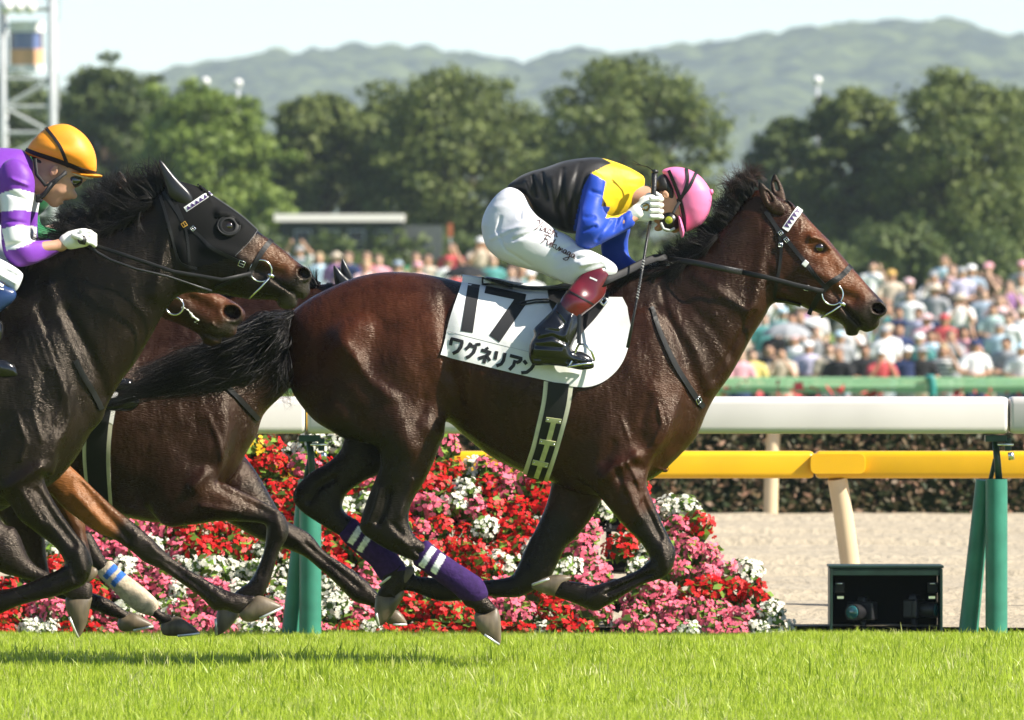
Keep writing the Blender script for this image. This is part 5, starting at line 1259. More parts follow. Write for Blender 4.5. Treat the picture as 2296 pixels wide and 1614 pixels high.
ear(hC, YCk, cr(4, (530, 8), (546, 20), (580, 80), (608, 150), (590, 185), (550, 150), (522, 90)), .05, c=.6, m=M_EARHOOD, cup=False)
mb = MB(); band(mb, bvC, cr(4, (455, 165), (450, 230), (455, 330)), 14, YCk); mb.build('bridle_strap', M_LEATHER, hC)
hair('mane', mane_strands([(420, 676), (520, 664), (640, 648), (720, 640)], 1500, [(0, .10), (1, .10)], [(0, -1, .25), (.7, -.95, .4), (1, -.7, .8)], .3, YCk, .03, sag=.3), .0023, M_MANE, hC)
hoof(hC, YCk, cr(5, (1150, 1290), (1135, 1340), (1130, 1428), (1150, 1432), (1200, 1400), (1240, 1350), (1262, 1305), (1210, 1290)), -.12, rim=cr(5, (1130, 1310), (1135, 1430)))
hoof(hC, YCk, cr(6, (815, 1250), (805, 1300), (820, 1338), (930, 1340), (932, 1315), (895, 1262), (855, 1245)), .11, rim=cr(6, (815, 1340), (932, 1340)))
hoof(hC, YCk, cr(5, (850, 1372), (845, 1408), (880, 1438), (1035, 1430), (1042, 1412), (985, 1365), (930, 1335), (890, 1350)), -.12, rim=cr(5, (885, 1440), (1042, 1425)))
hoof(hC, YCk, cr(5, (620, 1350), (608, 1390), (645, 1424), (785, 1400), (792, 1382), (735, 1345), (685, 1322), (650, 1335)), .12, rim=cr(5, (650, 1425), (792, 1396)))
bandage(hC, YCk, cr(5, (585, 1052), (640, 1105), (740, 1180), (812, 1245), (828, 1275), (815, 1325), (770, 1322), (700, 1290), (600, 1195), (518, 1110), (548, 1070)), -.12, .95, (.50, .41, .30),
        [cr(5, (595, 1062), (622, 1082), (560, 1150), (535, 1128)), cr(5, (632, 1098), (660, 1120), (598, 1188), (575, 1168))], scol=(.03, .12, .42))
# tack seen on it: girth, saddle cloth corner, breast strap
M_CREAMPAD = mat('cream_pad', (.62, .60, .48), .7, .3, noise=.1, nscale=20)
M_GIRTH = mat('girth_black_web', (.011, .011, .012), .6, .3, bump=.4, bscale=300)
gC = cr(5, (545, 200), (525, 330), (515, 480), (520, 620), (535, 760))
mb = MB(); band(mb, bvC, gC, [70, 64, 62, 58, 50], YCk, .004, .003); gp = mb.build('girth_pad', M_CREAMPAD, hC, True, angle=50)
mb = MB(); band(mb, bvC, gC, [50, 46, 44, 42, 36], YCk, .004, .008); mb.build('girth', M_GIRTH, hC, True, angle=50)
mb = MB(); band(mb, bvC, cr(5, (1090, 60), (1180, 130), (1280, 230), (1350, 310)), 11, YCk, .004, .003); mb.build('breast_strap', M_LEATHER, hC)
mb = MB(); patch(mb, bvC, [(120, 700), (300, 690)], [(110, 860), (258, 950)], YCk, .004, .004, nu=14, nv=14); mb.build('saddle_cloth', mat('cloth_white_plain', (.78, .78, .78), .75, .2), hC, True, angle=60)

# ---- bay horse between the black one and the winner
YDk = -.28
hD = empty('racehorse', (P(-60, 0, YDk).x, YDk, 0), 'bay racehorse with foaming muzzle squeezed in just behind the black horse', 'horse', 'racehorses galloping'); wroot(hD)
bD = Body(YDk, .0085); dD = (-1400, 40)
bD.outline(shift(A_trunk, *dD), c=shc(TRUNK_C, *dD), k=.03)
bD.outline([(-60, 680), (0, 640), (100, 560), (190, 480), (250, 440), (290, 425), (345, 480), (360, 600), (330, 680), (280, 780), (220, 880), (175, 960), (90, 980), (0, 900), (-50, 780)], c=[(50, 850, .6), (200, 660, .48), (290, 520, .42)], k=.06)
D_head = [(245, 490), (258, 448), (290, 425), (322, 448), (352, 500), (400, 572), (448, 640), (482, 655), (511, 669), (536, 684), (550, 700), (547, 718), (532, 731), (529, 749), (512, 758), (499, 756), (497, 768), (476, 776), (455, 768), (447, 752), (411, 731), (375, 717), (350, 704), (300, 660), (255, 570)]
bD.outline(D_head, c=[(310, 560, .55), (400, 640, .6), (510, 720, .75)], k=.045, sub=4, relief=[(cr(3, (1230, 1420), (1400, 1490)), 5, -.012), (cr(3, (1200, 1230), (1330, 1300)), 14, -.010), (cr(3, (1200, 1180), (1340, 1210)), 10, .006)])
D_foreN = [(-20, 800), (60, 760), (140, 850), (165, 960), (150, 1030)] + cr(5, (372, 548), (430, 602), (510, 682), (620, 782), (700, 842), (790, 922), (872, 1002), (960, 1072), (1080, 1142), (1170, 1192), (1270, 1222), (1345, 1235), (1300, 1290), (1250, 1322), (1180, 1302), (1120, 1302), (1050, 1232), (950, 1162), (850, 1092), (760, 1052), (700, 1002), (600, 932), (520, 902), (420, 832), (330, 762), (260, 690)) + [(40, 1060), (-20, 960)]
bD.outline(D_foreN, c=[(60, 900, .36), (150, 1090, .5), (340, 1240, .75), (500, 1350, .85)], yc=[(60, 900, -.12), (150, 1090, -.13), (520, 1360, -.12)], k=.035, relief=[(cr(5, (430, 640), (560, 800), (680, 930)), 9, -.010), (cr(5, (400, 700), (540, 850)), 9, .008), (cr(5, (830, 1020), (1130, 1240)), 5, -.007), (cr(5, (800, 960), (860, 1040)), 9, .008), (cr(5, (1130, 1220), (1200, 1260)), 10, .006)])
bD.outline([(-180, 900), (-40, 1000), (0, 1150)] + cr(5, (40, 860), (80, 870), (112, 922), (152, 1020), (202, 1076), (290, 1116), (380, 1148), (450, 1150), (488, 1170), (485, 1240), (470, 1265), (370, 1262), (350, 1232), (300, 1212), (200, 1162), (100, 1132), (0, 1102)) + [(-90, 1230), (-190, 1120)], c=[(-60, 1080, .5), (100, 1290, .8)], yc=-.11, k=.03)
bD.cap((110, 1060, .11), (165, 1180, .12), .07, .04, .03); bD.cap((165, 1180, .12), (190, 1265, .11), .036, .03, .02)
for sy in (-1, 1): bD.ell(*cr(3, (1452, 1316))[0], sy * .036, 27, 23, .028, ang=-20, k=.012); bD.ell(*cr(3, (1455, 1315))[0], sy * .06, 21, 17, .045, ang=-20, k=.006, neg=True)
meD = bD.build('body'); vD = verts_of(meD); px, py = to_px(vD)
colD = np.tile(np.array((.055, .019, .0075)), (len(vD), 1))
colD = blend(colD, (.20, .072, .02), smooth01(1.3 - pdist(px, py, [(140, 1050), (190, 1130), (240, 1190)]) / 45))
colD = blend(colD, (.014, .010, .009), smooth01((1.6 - pdist(px, py, [(330, 1230), (480, 1340), (600, 1370)]) / 60) / .5))
colD = blend(colD, (.014, .010, .009), smooth01((1.6 - pdist(px, py, [(-100, 1150), (0, 1230), (180, 1320)]) / 70) / .5))
colD = blend(colD, (.10, .036, .014), smooth01(1.1 - pdist(px, py, [(430, 640), (500, 670)]) / 30))  # sunlit top edge of the nose painted into the coat
colD = blend(colD, (.034, .027, .022), smooth01(1.2 - pdist(px, py, [(530, 720), (500, 745), (460, 745)]) / 26))
colD = blend(colD, (.010, .004, .0035), smooth01((1.02 - ellw(px, py, cr(3, (1455, 1315))[0], 20, 16, -20)) / .2))
colD = blend(colD, (.020, .012, .008), smooth01(1.2 - pdist(px, py, [(400, 690), (440, 720), (470, 755)]) / 30) * .85)
set_col(meD, colD); link('body', meD, hD, M_COAT); bvD = bvh_of(meD)
ear(hD, YDk, cr(3, (745, 428), (775, 450), (800, 500), (835, 600), (820, 640), (760, 640), (718, 590), (710, 500), (725, 450)), .05, col=(.05, .02, .012))
ear(hD, YDk, shift(cr(3, (745, 428), (775, 450), (800, 500), (835, 600), (820, 640), (760, 640), (718, 590), (710, 500), (725, 450)), 4, 10), -.05, col=(.05, .02, .012))
eye(hD, bvD, 360, 560, YDk, .024)
hoof(hD, YDk, cr(5, (1345, 1228), (1400, 1238), (1476, 1280), (1455, 1308), (1380, 1342), (1312, 1366), (1266, 1350), (1255, 1312), (1300, 1268)), -.12, rim=cr(5, (1310, 1368), (1478, 1290)))
hoof(hD, YDk, cr(5, (352, 1235), (350, 1290), (378, 1370), (408, 1442), (432, 1428), (462, 1360), (478, 1280), (484, 1230), (420, 1225)), -.11, rim=cr(5, (352, 1290), (412, 1442)))
hoof(hD, YDk, cr(5, (502, 1095), (498, 1135), (440, 1178), (398, 1182), (425, 1130), (465, 1085)), .11)
mb = MB(); p0 = P(*cr(3, (1100, 1275))[0], YDk) + Vector((0, -.11, 0)); mb.tube([p0 + Vector((.036 * math.cos(a), 0, .036 * math.sin(a))) for a in np.linspace(0, 2 * math.pi, 24)[:-1]], .0045, 8, closed=True); mb.build('bit_ring', M_STEEL, hD, True)
M_FOAM = mat('mouth_foam', (.75, .76, .68), .6, .4, bump=.5, bscale=150)
fb = Body(YDk, .004)
for x, y, a in ((1145, 1284, 9), (1160, 1288, 7), (1178, 1298, 8), (1200, 1322, 11), (1212, 1340, 13), (1230, 1352, 9), (1244, 1362, 11), (1226, 1374, 8), (1240, 1384, 5), (1190, 1308, 6)): fb.ell(*cr(3, (x, y))[0], hit(bvD, *cr(3, (x, y))[0], YDk, 0)[0].y - YDk, a * .36, a * .3, .005, k=.006)
link('mouth_foam', fb.build('mouth_foam'), hD, M_FOAM)
hair('mane', mane_strands([(20, 610), (100, 556), (190, 478), (250, 440), (280, 428)], 1200, [(0, .10), (1, .12)], [(0, -1, .2), (1, -.6, .8)], .3, YDk, .03, sag=.3, curl=.2), .0022, M_MANE, hD)
# ---------------------------------------------------------------- tack of the winning horse
M_CLOTH = mat('saddle_cloth_white', (.72, .72, .71), .7, .25, noise=.05, nscale=10, bump=.35, bscale=8, bdist=.015, crease=(4.5, .8, .010, (1.5, 1, .8), .4))
M_STITCH = mat('stitch_grey', (.45, .45, .44), .8)
M_INK = mat('printed_black', (.018, .018, .02), .6, .3)
M_SADDLE = mat('saddle_black', (.010, .010, .011), .38, .5, bump=.15, bscale=150)
M_BROW = mat('browband_white', (.75, .75, .72), .4, .4); M_PURPLE = mat('browband_purple', (.045, .02, .10), .4, .4)
scl = empty('saddle_cloth', (P(1200, 0, YA).x, YA, P(0, 700).z), 'white saddle cloth reading 17 with black katakana below, on the winning horse', 'saddle cloth'); wroot(scl)
top = [(1036, 632), (1080, 634), (1150, 644), (1230, 660), (1320, 668), (1395, 668), (1406, 690)]
bot = [(987, 795), (1060, 814), (1150, 836), (1228, 853), (1292, 867), (1345, 858), (1388, 826), (1408, 780)]
bot = [tuple(p) for p in catmull([(987, 795), (1060, 814), (1150, 836), (1228, 853)], 6, False)] + [tuple(p) for p in catmull([(1285, 866), (1320, 866), (1356, 852), (1388, 822), (1407, 780), (1413, 730)], 6, False)]
mb = MB(); patch(mb, bvA, top, bot, YA, .004, .006, nu=64, nv=36)
cl = mb.build('near_panel', M_CLOTH, scl, True, angle=60); bvCl = bvh_of(cl.data)
mb = MB(); patch(mb, bvA, top, bot, YA, .004, .006, side=1, nu=40, nv=20); mb.build('far_panel', M_CLOTH, scl, True, angle=60)
tm = MB(); a_ = [hit(bvA, x, y + 6, YA, .008, -1)[0] for x, y in top]; b_ = [hit(bvA, x, y + 6, YA, .008, 1)[0] for x, y in top]
for i in range(len(top) - 1):
    rows_ = []
    for k in (i, i + 1):
        m3 = Vector(((a_[k].x + b_[k].x) / 2, YA, max(a_[k].z, b_[k].z) + .015)); rows_.append([a_[k], a_[k] * .5 + m3 * .5 + Vector((0, 0, .02)), m3 + Vector((0, 0, .02)), b_[k] * .5 + m3 * .5 + Vector((0, 0, .02)), b_[k]])
    b0 = len(tm.v); tm.v += [tuple(p) for r_ in rows_ for p in r_]; tm.f += [(b0 + j, b0 + j + 1, b0 + 5 + j + 1, b0 + 5 + j) for j in range(4)]
tm.build('top_panel', M_CLOTH, scl, True)
dg = MB(); band(dg, bvCl, cr(1, (392, 977), (348, 1275)), 75 * .357, YA, .001, .0012, n=14, cross=6, smooth=False); dg.build('digit', M_INK, scl)
dg = MB(); band(dg, bvCl, cr(1, (462, 1010), (715, 1064)), 46 * .357, YA, .001, .0012, n=12, cross=6, smooth=False); band(dg, bvCl, cr(1, (692, 1072), (520, 1318)), 78 * .357, YA, .001, .0012, n=12, cross=6, smooth=False); dg.build('digit', M_INK, scl)
def glyphs(strokes, org, ex, ey, w):
    out = []
    for st in strokes: out.append([(org[0] + ex[0] * x + ey[0] * y, org[1] + ex[1] * x + ey[1] * y) for x, y in st])
    return out
KANA = [  # wa gu ne ri a n
    [[(.08, .5), (.08, .08), (.95, .08), (.92, .45), (.75, .75), (.4, .98)]],
    [[(.35, .0), (.25, .25), (.02, .5)], [(.28, .18), (.78, .18), (.70, .55), (.45, .85), (.2, 1.0)], [(.80, -.08), (.88, .08)], [(.95, -.12), (1.03, .04)]],
    [[(.45, .0), (.58, .12)], [(.1, .25), (.85, .25), (.55, .55), (.02, .82)], [(.52, .5), (.52, 1.02)], [(.65, .55), (.95, .78)]],
    [[(.15, .08), (.15, .62)], [(.82, .05), (.82, .55), (.7, .8), (.35, 1.0)]],
    [[(.02, .1), (.98, .1), (.85, .32), (.62, .45)], [(.5, .3), (.46, .65), (.2, 1.0)]],
    [[(.08, .12), (.36, .3)], [(.08, .92), (.5, .8), (.8, .5), (.97, .12)]]]
mb = MB(); band(mb, bvCl, cr(1, (232, 1272), (480, 1335), (760, 1405)), .9, YA, .0006, .0008, n=10, cross=2); mb.build('seam_line', M_STITCH, scl)
for i, st in enumerate(KANA):
    o_ = [(250, 1308), (348, 1336), (436, 1362), (526, 1384), (618, 1412), (700, 1440)][i]
    mb = MB()
    for g in glyphs(st, o_, (76, 20), (-20, 96), 0): band(mb, bvCl, cr(1, *g), 21 * .357, YA, .001, .0012, n=5, cross=3, smooth=False)
    mb.build('katakana', M_INK, scl)
# girth with cream pad and buckled straps
mb = MB(); gA = cr(7, (250, -20), (235, 100), (205, 230), (165, 380), (118, 525))
band(mb, bvA, gA, [66, 64, 62, 60, 60], YA, .004, .003); mb.build('girth_pad', M_CREAMPAD, hA, True, angle=50)
mb = MB(); band(mb, bvA, gA, [46, 45, 43, 41, 39], YA, .004, .009); mb.build('girth', M_GIRTH, hA, True, angle=50)
M_STRAPY = mat('strap_yellowish', (.50, .50, .26), .6, .3, noise=.15, nscale=40)
mb = MB(); band(mb, bvA, cr(7, (222, 200), (190, 320), (130, 505)), 11, YA, .003, .0145); mb.build('girth_strap', M_STRAPY, hA)
for a, b_ in (((180, 180), (266, 192)), ((146, 300), (236, 316)), ((108, 414), (196, 434))):
    mb = MB(); band(mb, bvA, cr(7, a, b_), 10, YA, .004, .018, n=6, cross=3, smooth=False); bk = mb.build('buckle_keeper', M_STRAPY, hA)
    for q_ in (a, b_):
        m_ = MB(); c_ = hit(bvA, *cr(7, (q_[0] + (10 if q_ is a else -10), q_[1] + 2))[0], YA, .023)[0]; m_.lathe([(0, -.004), (.0045, -.003), (.005, .003), (0, .005)], c_, 8, 'y'); m_.build('rivet', M_STEEL, bk, True)
# breast strap with buckle
mb = MB(); band(mb, bvA, cr(2, (45, 870), (80, 980), (130, 1100), (200, 1240), (290, 1378), (340, 1440)), [8, 9, 10, 11, 12, 12], YA, .005, .003); bs = mb.build('breast_strap', M_LEATHER, hA)
def buckle(parent, bvh, px_, py_, w, h_, ang, Y0, off=.012, m=None, r=.002):
    w *= .8; h_ *= .8
    p, n_ = hit(bvh, px_, py_, Y0, off); x = Vector((math.cos(ang), 0, math.sin(ang))); x = (x - n_ * x.dot(n_)).normalized(); y = n_.cross(x)
    mb = MB(); mb.tube([p + x * sx * w / 2 + y * sy * h_ / 2 for sx, sy in ((-1, -1), (1, -1), (1, 1), (-1, 1))], r, 6, closed=True); mb.tube([p - x * w / 2, p + x * w / 2], r * .7, 6)
    return mb.build('buckle', m or M_STEEL, parent, True)
buckle(bs, bvA, *cr(2, (305, 1400))[0], .03, .034, 2.3, YA)
# bridle
def bridle(h_, bvh, Y0, straps, far=True):
    for nm, pts, w, m in straps:
        for sd in ((-1, 1) if far else (-1,)):
            mb = MB(); band(mb, bvh, pts, w, Y0, .004, .003, side=sd, cross=3); mb.build(nm, m, h_)
bridle(hA, bvA, YA, [('cheek_strap', cr(2, (700, 330), (765, 425), (830, 505), (925, 625), (1000, 715), (1035, 752)), 9, M_LEATHER), ('throat_latch', cr(2, (695, 330), (770, 450), (785, 560), (765, 700), (748, 815)), 7, M_LEATHER),
    ('noseband', cr(2, (1180, 640), (1120, 700), (1060, 735), (1010, 790), (965, 872)), 12, M_LEATHER), ('jaw_strap', cr(2, (745, 826), (820, 840), (900, 862)), 7, M_LEATHER), ('browband', cr(2, (892, 312), (850, 370), (808, 432)), 16, M_BROW)])
for i in range(5):
    t0 = i / 5; A0, B0 = np.array(cr(2, (885, 322))[0]), np.array(cr(2, (815, 422))[0]); p_ = A0 + (B0 - A0) * (t0 + .1); d_ = (B0 - A0) / 5; nrm_ = np.array((-d_[1], d_[0])) / np.linalg.norm(d_) * 6.5
    mb = MB(); vs = [hit(bvA, *q_, YA, .0085)[0] for q_ in (p_ - d_ * .5 + nrm_, p_ + d_ * .5 + nrm_, p_ - nrm_ * .9)]; mb.v = [tuple(v_) for v_ in vs] + [tuple(v_ + Vector((0, -.001, 0))) for v_ in vs]; mb.f = [(3, 4, 5), (0, 2, 1), (0, 1, 4, 3), (1, 2, 5, 4), (2, 0, 3, 5)]; mb.build('browband_triangle', M_PURPLE, hA)
buckle(hA, bvA, *cr(2, (782, 450))[0], .02, .02, -.9, YA); buckle(hA, bvA, *cr(2, (815, 490))[0], .022, .02, -.9, YA); buckle(hA, bvA, *cr(2, (782, 518))[0], .02, .018, 1.5, YA); buckle(hA, bvA, *cr(2, (930, 758))[0], .022, .028, -.2, YA)
p_, n_ = hit(bvA, *cr(2, (920, 628))[0], YA, .012); MB().box(p_, (.022, .012, .026), Matrix.Rotation(.7, 3, 'Y')).build('strap_keeper', M_BROW, hA, False, bevel=.003)
def ring(parent, bvh, px_, py_, R, Y0, off=.012, r=.0036, sides=(-1, 1)):
    for sd in sides:
        p, n_ = hit(bvh, px_, py_, Y0, off, sd); n_ = (n_ + Vector((0, sd * 1.5, 0))).normalized(); x = Vector((1, 0, 0)); x = (x - n_ * x.dot(n_)).normalized(); y = n_.cross(x)
        mb = MB(); mb.tube([p + (x * math.cos(a) + y * math.sin(a)) * R for a in np.linspace(0, 2 * math.pi, 33)[:-1]], r, 8, closed=True); o_ = mb.build('bit_ring', M_STEEL, parent, True)
ring(hA, bvA, *cr(2, (1072, 800))[0], .044, YA)
def bitbar(parent, bvh, a, b_, Y0):
    pa, _ = hit(bvh, *a, Y0, .014); pb = P(*b_, Y0); pb = Vector((pb.x, pa.y + .004, pb.z)); mb = MB(); mb.tube([pa + Vector((0, .03, .0)), pa, pb * .5 + pa * .5 + Vector((0, -.004, -.003)), pb], [.006, .0055, .0045, .004], 8); mb.tube([pa + Vector((-.012, -.002, .008)), pa + Vector((.012, -.002, -.004))], .008, 8); mb.build('bit_bar', M_STEEL, parent, True)
bitbar(hA, bvA, cr(2, (1132, 848))[0], cr(2, (1012, 932))[0], YA)
p_ = P(*cr(2, (945, 905))[0], YA); MB().tube([p_ + Vector((.01, -.03, .02)), p_ + Vector((0, -.03, -.006))], .009, 8).build('chin_stud', M_LEATHER, hA, True)
# saddle
sad = empty('saddle', (P(1250, 0, YA).x, YA, P(0, 680).z), 'small black racing saddle on the white number cloth', 'saddle'); wroot(sad)
sb = Body(YA, .005); sb.outline(cr(1, (465, 928), (560, 942), (700, 980), (860, 985), (1000, 960), (1120, 940), (1210, 960), (1240, 1010), (1150, 1040), (1000, 1030), (860, 1022), (700, 1008), (560, 975), (475, 950)), c=[(1100, 625, 7), (1250, 640, 5.5), (1350, 650, 3.5)], k=.01)
link('seat', sb.build('seat'), sad, M_SADDLE)
mb = MB(); patch(mb, bvA, cr(1, (850, 1010), (950, 1000), (1100, 990), (1245, 1040)), cr(1, (865, 1120), (930, 1250), (1030, 1330), (1150, 1200), (1228, 1100)), YA, .008, .013, nu=26, nv=18); mb.build('flap', M_SADDLE, sad, True, angle=50)
mb = MB(); patch(mb, bvA, cr(1, (850, 1010), (1100, 990), (1245, 1040)), cr(1, (865, 1120), (1030, 1330), (1228, 1100)), YA, .008, .013, side=1, nu=16, nv=12); mb.build('flap', M_SADDLE, sad, True, angle=50)
mb = MB(); lp = [hit(bvA, *q_, YA, .016)[0] for q_ in cr(1, (880, 1088), (780, 1090), (690, 1105), (668, 1112), (690, 1122), (780, 1106), (880, 1104))]; mb.tube(lp, .004, 6); mb.build('strap_loop', M_SADDLE, sad, True)
buckle(sad, bvA, *cr(1, (1195, 1095))[0], .035, .05, 1.0, YA, .03, r=.006)
mb = MB(); mb.tube([P(*cr(1, (1050, 1165))[0], YA) + Vector((0, -.335, 0)), P(*cr(1, (1047, 1345))[0], YA) + Vector((0, -.345, 0))], .010, 6, flat=.35); mb.build('stirrup_leather', M_SADDLE, sad)
mb = MB(); st = cr(1, (985, 1492), (1010, 1440), (1030, 1385), (1048, 1350), (1085, 1352), (1125, 1395), (1142, 1445), (1128, 1470))
mb.tube([P(*q_, YA) + Vector((0, -.375 + .03 * math.sin(i), 0)) for i, q_ in enumerate(st)], .005, 8); stp = mb.build('stirrup', M_STEEL, sad, True)
mb = MB()
for dy in (-.05, .05): mb.tube([P(*q_, YA) + Vector((0, -.335 + dy, 0)) for q_ in cr(1, (980, 1490), (1060, 1475), (1132, 1468))], .006, 6)
for tt in (0, .33, .66, 1): q_ = cr(1, (980 + 152 * tt, 1490 - 22 * tt))[0]; mb.tube([P(*q_, YA) + Vector((0, -.385, 0)), P(*q_, YA) + Vector((0, -.285, 0))], .005, 6)
mb.build('stirrup_tread', M_STEEL, stp, True)

# ---------------------------------------------------------------- riders
M_SILK = mat('racing_silk', None, .5, .28, attr='Col', bump=.3, bscale=10, bdist=.015, sheen=.1, crease=(6, .75, .010, (1, 1, 2.4), .9))
M_SKIN = mat('skin', None, .5, .4, attr='Col', noise=.08, nscale=30)
M_BREECH = mat('white_breeches', (.70, .70, .73), .5, .35, noise=.03, nscale=10, bump=.3, bscale=14, bdist=.008, crease=(7, .75, .008, (.8, 1, 2.4), .5))
M_BOOT = mat('boot_patent_black', (.005, .005, .006), .16, .5, coat=.3, bump=.25, bscale=18, bdist=.01)
M_GAITER = mat('maroon_gaiter', (.11, .008, .014), .22, .5, coat=.3, noise=.15, nscale=25)
M_GLOVE = mat('white_glove', (.78, .78, .72), .6, .3, bump=.3, bscale=40, bdist=.004)
M_GOLD = mat('gold_print', (.45, .26, .03), .5, .4)
def capmat(name, col, rough=.48): return mat(name, col, rough, .35, noise=.05, nscale=12, bump=.3, bscale=16, bdist=.006, crease=(9, .5, .005, (1, 1, 2), .3))
M_PINKCAP = capmat('cap_pink_silk', (.86, .21, .42)); M_ORCAP = capmat('cap_orange_silk', (.85, .30, .02)); M_BAND = mat('black_elastic', (.012, .012, .013), .6, .3)
M_LENSG = mat('goggle_lens', (.30, .33, .02), .1, .6, coat=.5); M_LENSD = mat('goggle_lens_dark', (.012, .012, .012), .06, .8, coat=1); M_GOGF = mat('goggle_frame', (.02, .02, .02), .3, .5); M_GOGW = mat('goggle_clear_rim', (.55, .58, .55), .15, .6)
M_HAIRB = mat('hair_black', (.012, .010, .009), .5, .5, bump=.5, bscale=200)
SKIN = (.50, .27, .17)
def cap_bands(parent, bvh, Y0, lines, w, name='cap_band', m=None):
    for l in lines:
        for sd in (-1, 1):
            mb = MB(); band(mb, bvh, l, w, Y0, .003, .0015, side=sd, cross=3, n=6); mb.build(name, m or M_BAND, parent)

# ---- the winning rider
rA = empty('person', (P(1250, 0, YA).x, YA, P(0, 640).z), 'winning jockey in black, yellow and blue silks, pink cap, head bowed, fist with whip raised', 'person', 'jockeys'); wroot(rA)
# body under the clothes (skin), one continuous mesh
bb = Body(YA, .006)
C1 = lambda x, y: cr(1, (x, y))[0]
bb.cap((*C1(590, 540), 0), (*C1(800, 400), 0), .05, .055, .03); bb.cap((*C1(800, 400), 0), (*C1(1200, 370), 0), .055, .075, .03); bb.cap((*C1(1250, 390), 0), (*C1(1480, 440), -.01), .05, .050, .03)
for sy in (-1, 1):
    bb.cap((*C1(600, 620), sy * .05), (*C1(900, 760), sy * .15), .05, .045, .03); bb.cap((*C1(900, 760), sy * .15), (*C1(1160, 870), sy * .25), .045, .03, .03); bb.cap((*C1(1160, 880), sy * .25), (*C1(1060, 1060), sy * .29), .03, .03, .02); bb.cap((*C1(1060, 1060), sy * .29), (*C1(880, 1360), sy * .33), .028, .022, .02)
    bb.cap((*C1(880, 1380), sy * .333), (*C1(1000, 1450), sy * .335), .02, .018, .02)
bb.cap((*C1(1180, 350), -.13), (*C1(1100, 650), -.205), .028, .02, .03); bb.cap((*C1(1100, 650), -.205), (*C1(1340, 590), -.165), .018, .014, .02); bb.cap((*C1(1340, 590), -.165), (*C1(1440, 535), -.135), .018, .016, .01)
bb.cap((*C1(1200, 350), .13), (*C1(1270, 730), .19), .028, .026, .03); bb.cap((*C1(1270, 740), .19), (*C1(1320, 850), .165), .018, .014, .02); bb.cap((*C1(1320, 850), .165), (*C1(1590, 880), .06), .013, .012, .01)
face = cr(1, (1530, 470), (1540, 400), (1600, 350), (1680, 380), (1740, 480), (1745, 580), (1690, 640), (1640, 655), (1610, 628), (1585, 625), (1562, 642), (1530, 642), (1520, 622), (1545, 600), (1520, 585), (1512, 560), (1500, 545), (1505, 520))
bb.outline(face, c=.62, yc=-.01, k=.02, sub=3, relief=[(cr(1, (1580, 590), (1625, 575)), 9, -.008)])
bb.ell(*C1(1592, 415), -.072, 7.5, 10, .010, ang=20, k=.004); bb.ell(*C1(1592, 415), .052, 7.5, 10, .010, ang=20, k=.004)
bb.ell(*C1(1590, 418), -.084, 3.5, 5.5, .008, ang=20, k=.004, neg=True)
me = bb.build('body'); v = verts_of(me); px, py = to_px(v); col = np.tile(np.array(SKIN), (len(v), 1)); col = blend(col, (.52, .20, .14), smooth01(1 - np.hypot(px - C1(1545, 605)[0], py - C1(1545, 605)[1]) / 10) * .6)
set_col(me, col); link('body', me, rA, M_SKIN)
# shirt
sh = Body(YA, .005)
sh.outline(cr(1, (600, 372), (660, 312), (740, 272), (850, 240), (960, 202), (1080, 184), (1180, 182), (1300, 216), (1400, 262), (1462, 312), (1448, 400), (1418, 470), (1340, 542), (1240, 590), (1150, 642), (1035, 660), (950, 645), (870, 606), (785, 540), (695, 415)), c=[(1150, 400, 1.25), (1250, 400, 1.35), (1420, 410, .8), (1180, 440, 1.2)], k=.02,
           relief=[(cr(1, (760, 300), (790, 420)), 4, -.012), (cr(1, (820, 280), (860, 440)), 4, -.010), (cr(1, (950, 260), (930, 500), (960, 620)), 6, -.010), (cr(1, (1060, 220), (1010, 400), (1000, 600)), 7, -.008), (cr(1, (720, 330), (760, 470)), 4, .008), (cr(1, (880, 300), (890, 520)), 6, .006)])
slv = cr(1, (1120, 275), (1170, 280), (1215, 325), (1210, 420), (1200, 500), (1235, 545), (1290, 545), (1370, 515), (1392, 550), (1396, 605), (1340, 645), (1250, 692), (1150, 742), (1085, 762), (1038, 735), (1026, 685), (1045, 560), (1068, 440), (1088, 350))
sh.outline(slv, c=[(1310, 420, 1.0), (1310, 530, 1.0), (1410, 490, .95)], yc=[(1330, 390, -.15), (1310, 530, -.23), (1415, 490, -.15)], k=.018,
           relief=[(cr(1, (1240, 580), (1200, 640), (1160, 700)), 4, -.008), (cr(1, (1290, 570), (1260, 640)), 4, -.008), (cr(1, (1330, 560), (1320, 620)), 3, -.006), (cr(1, (1090, 560), (1140, 560)), 5, -.006), (cr(1, (1080, 640), (1150, 620)), 4, -.008), (cr(1, (1130, 400), (1190, 420)), 5, -.006)])
sh.outline(cr(1, (1160, 560), (1260, 480), (1340, 520), (1375, 620), (1362, 700), (1372, 800), (1450, 850), (1530, 868), (1530, 905), (1440, 910), (1300, 892), (1205, 805), (1185, 690)), c=.9, yc=[(1360, 500, .15), (1380, 560, .2), (1460, 600, .09)], k=.018)
me = sh.build('shirt'); v = verts_of(me); px, py = to_px(v); ln = len(v)
BLK, YEL, BLU = (.012, .011, .011), (.84, .56, .012), (.012, .055, .40)
col = np.tile(np.array(BLK), (ln, 1))
col[in_poly(px, py, cr(1, (1165, 170), (1300, 190), (1500, 290), (1500, 420), (1420, 520), (1340, 600), (1215, 620), (1225, 480), (1120, 280), (1255, 215)))] = YEL
isblu = in_poly(px, py, cr(1, (1125, 278), (1218, 330), (1190, 490), (1245, 490), (1218, 560), (1300, 555), (1380, 500), (1420, 600), (1340, 665), (1150, 770), (1020, 770), (1010, 660), (1030, 560), (1080, 360))) & (v[:, 1] < -.06)
col[isblu] = BLU
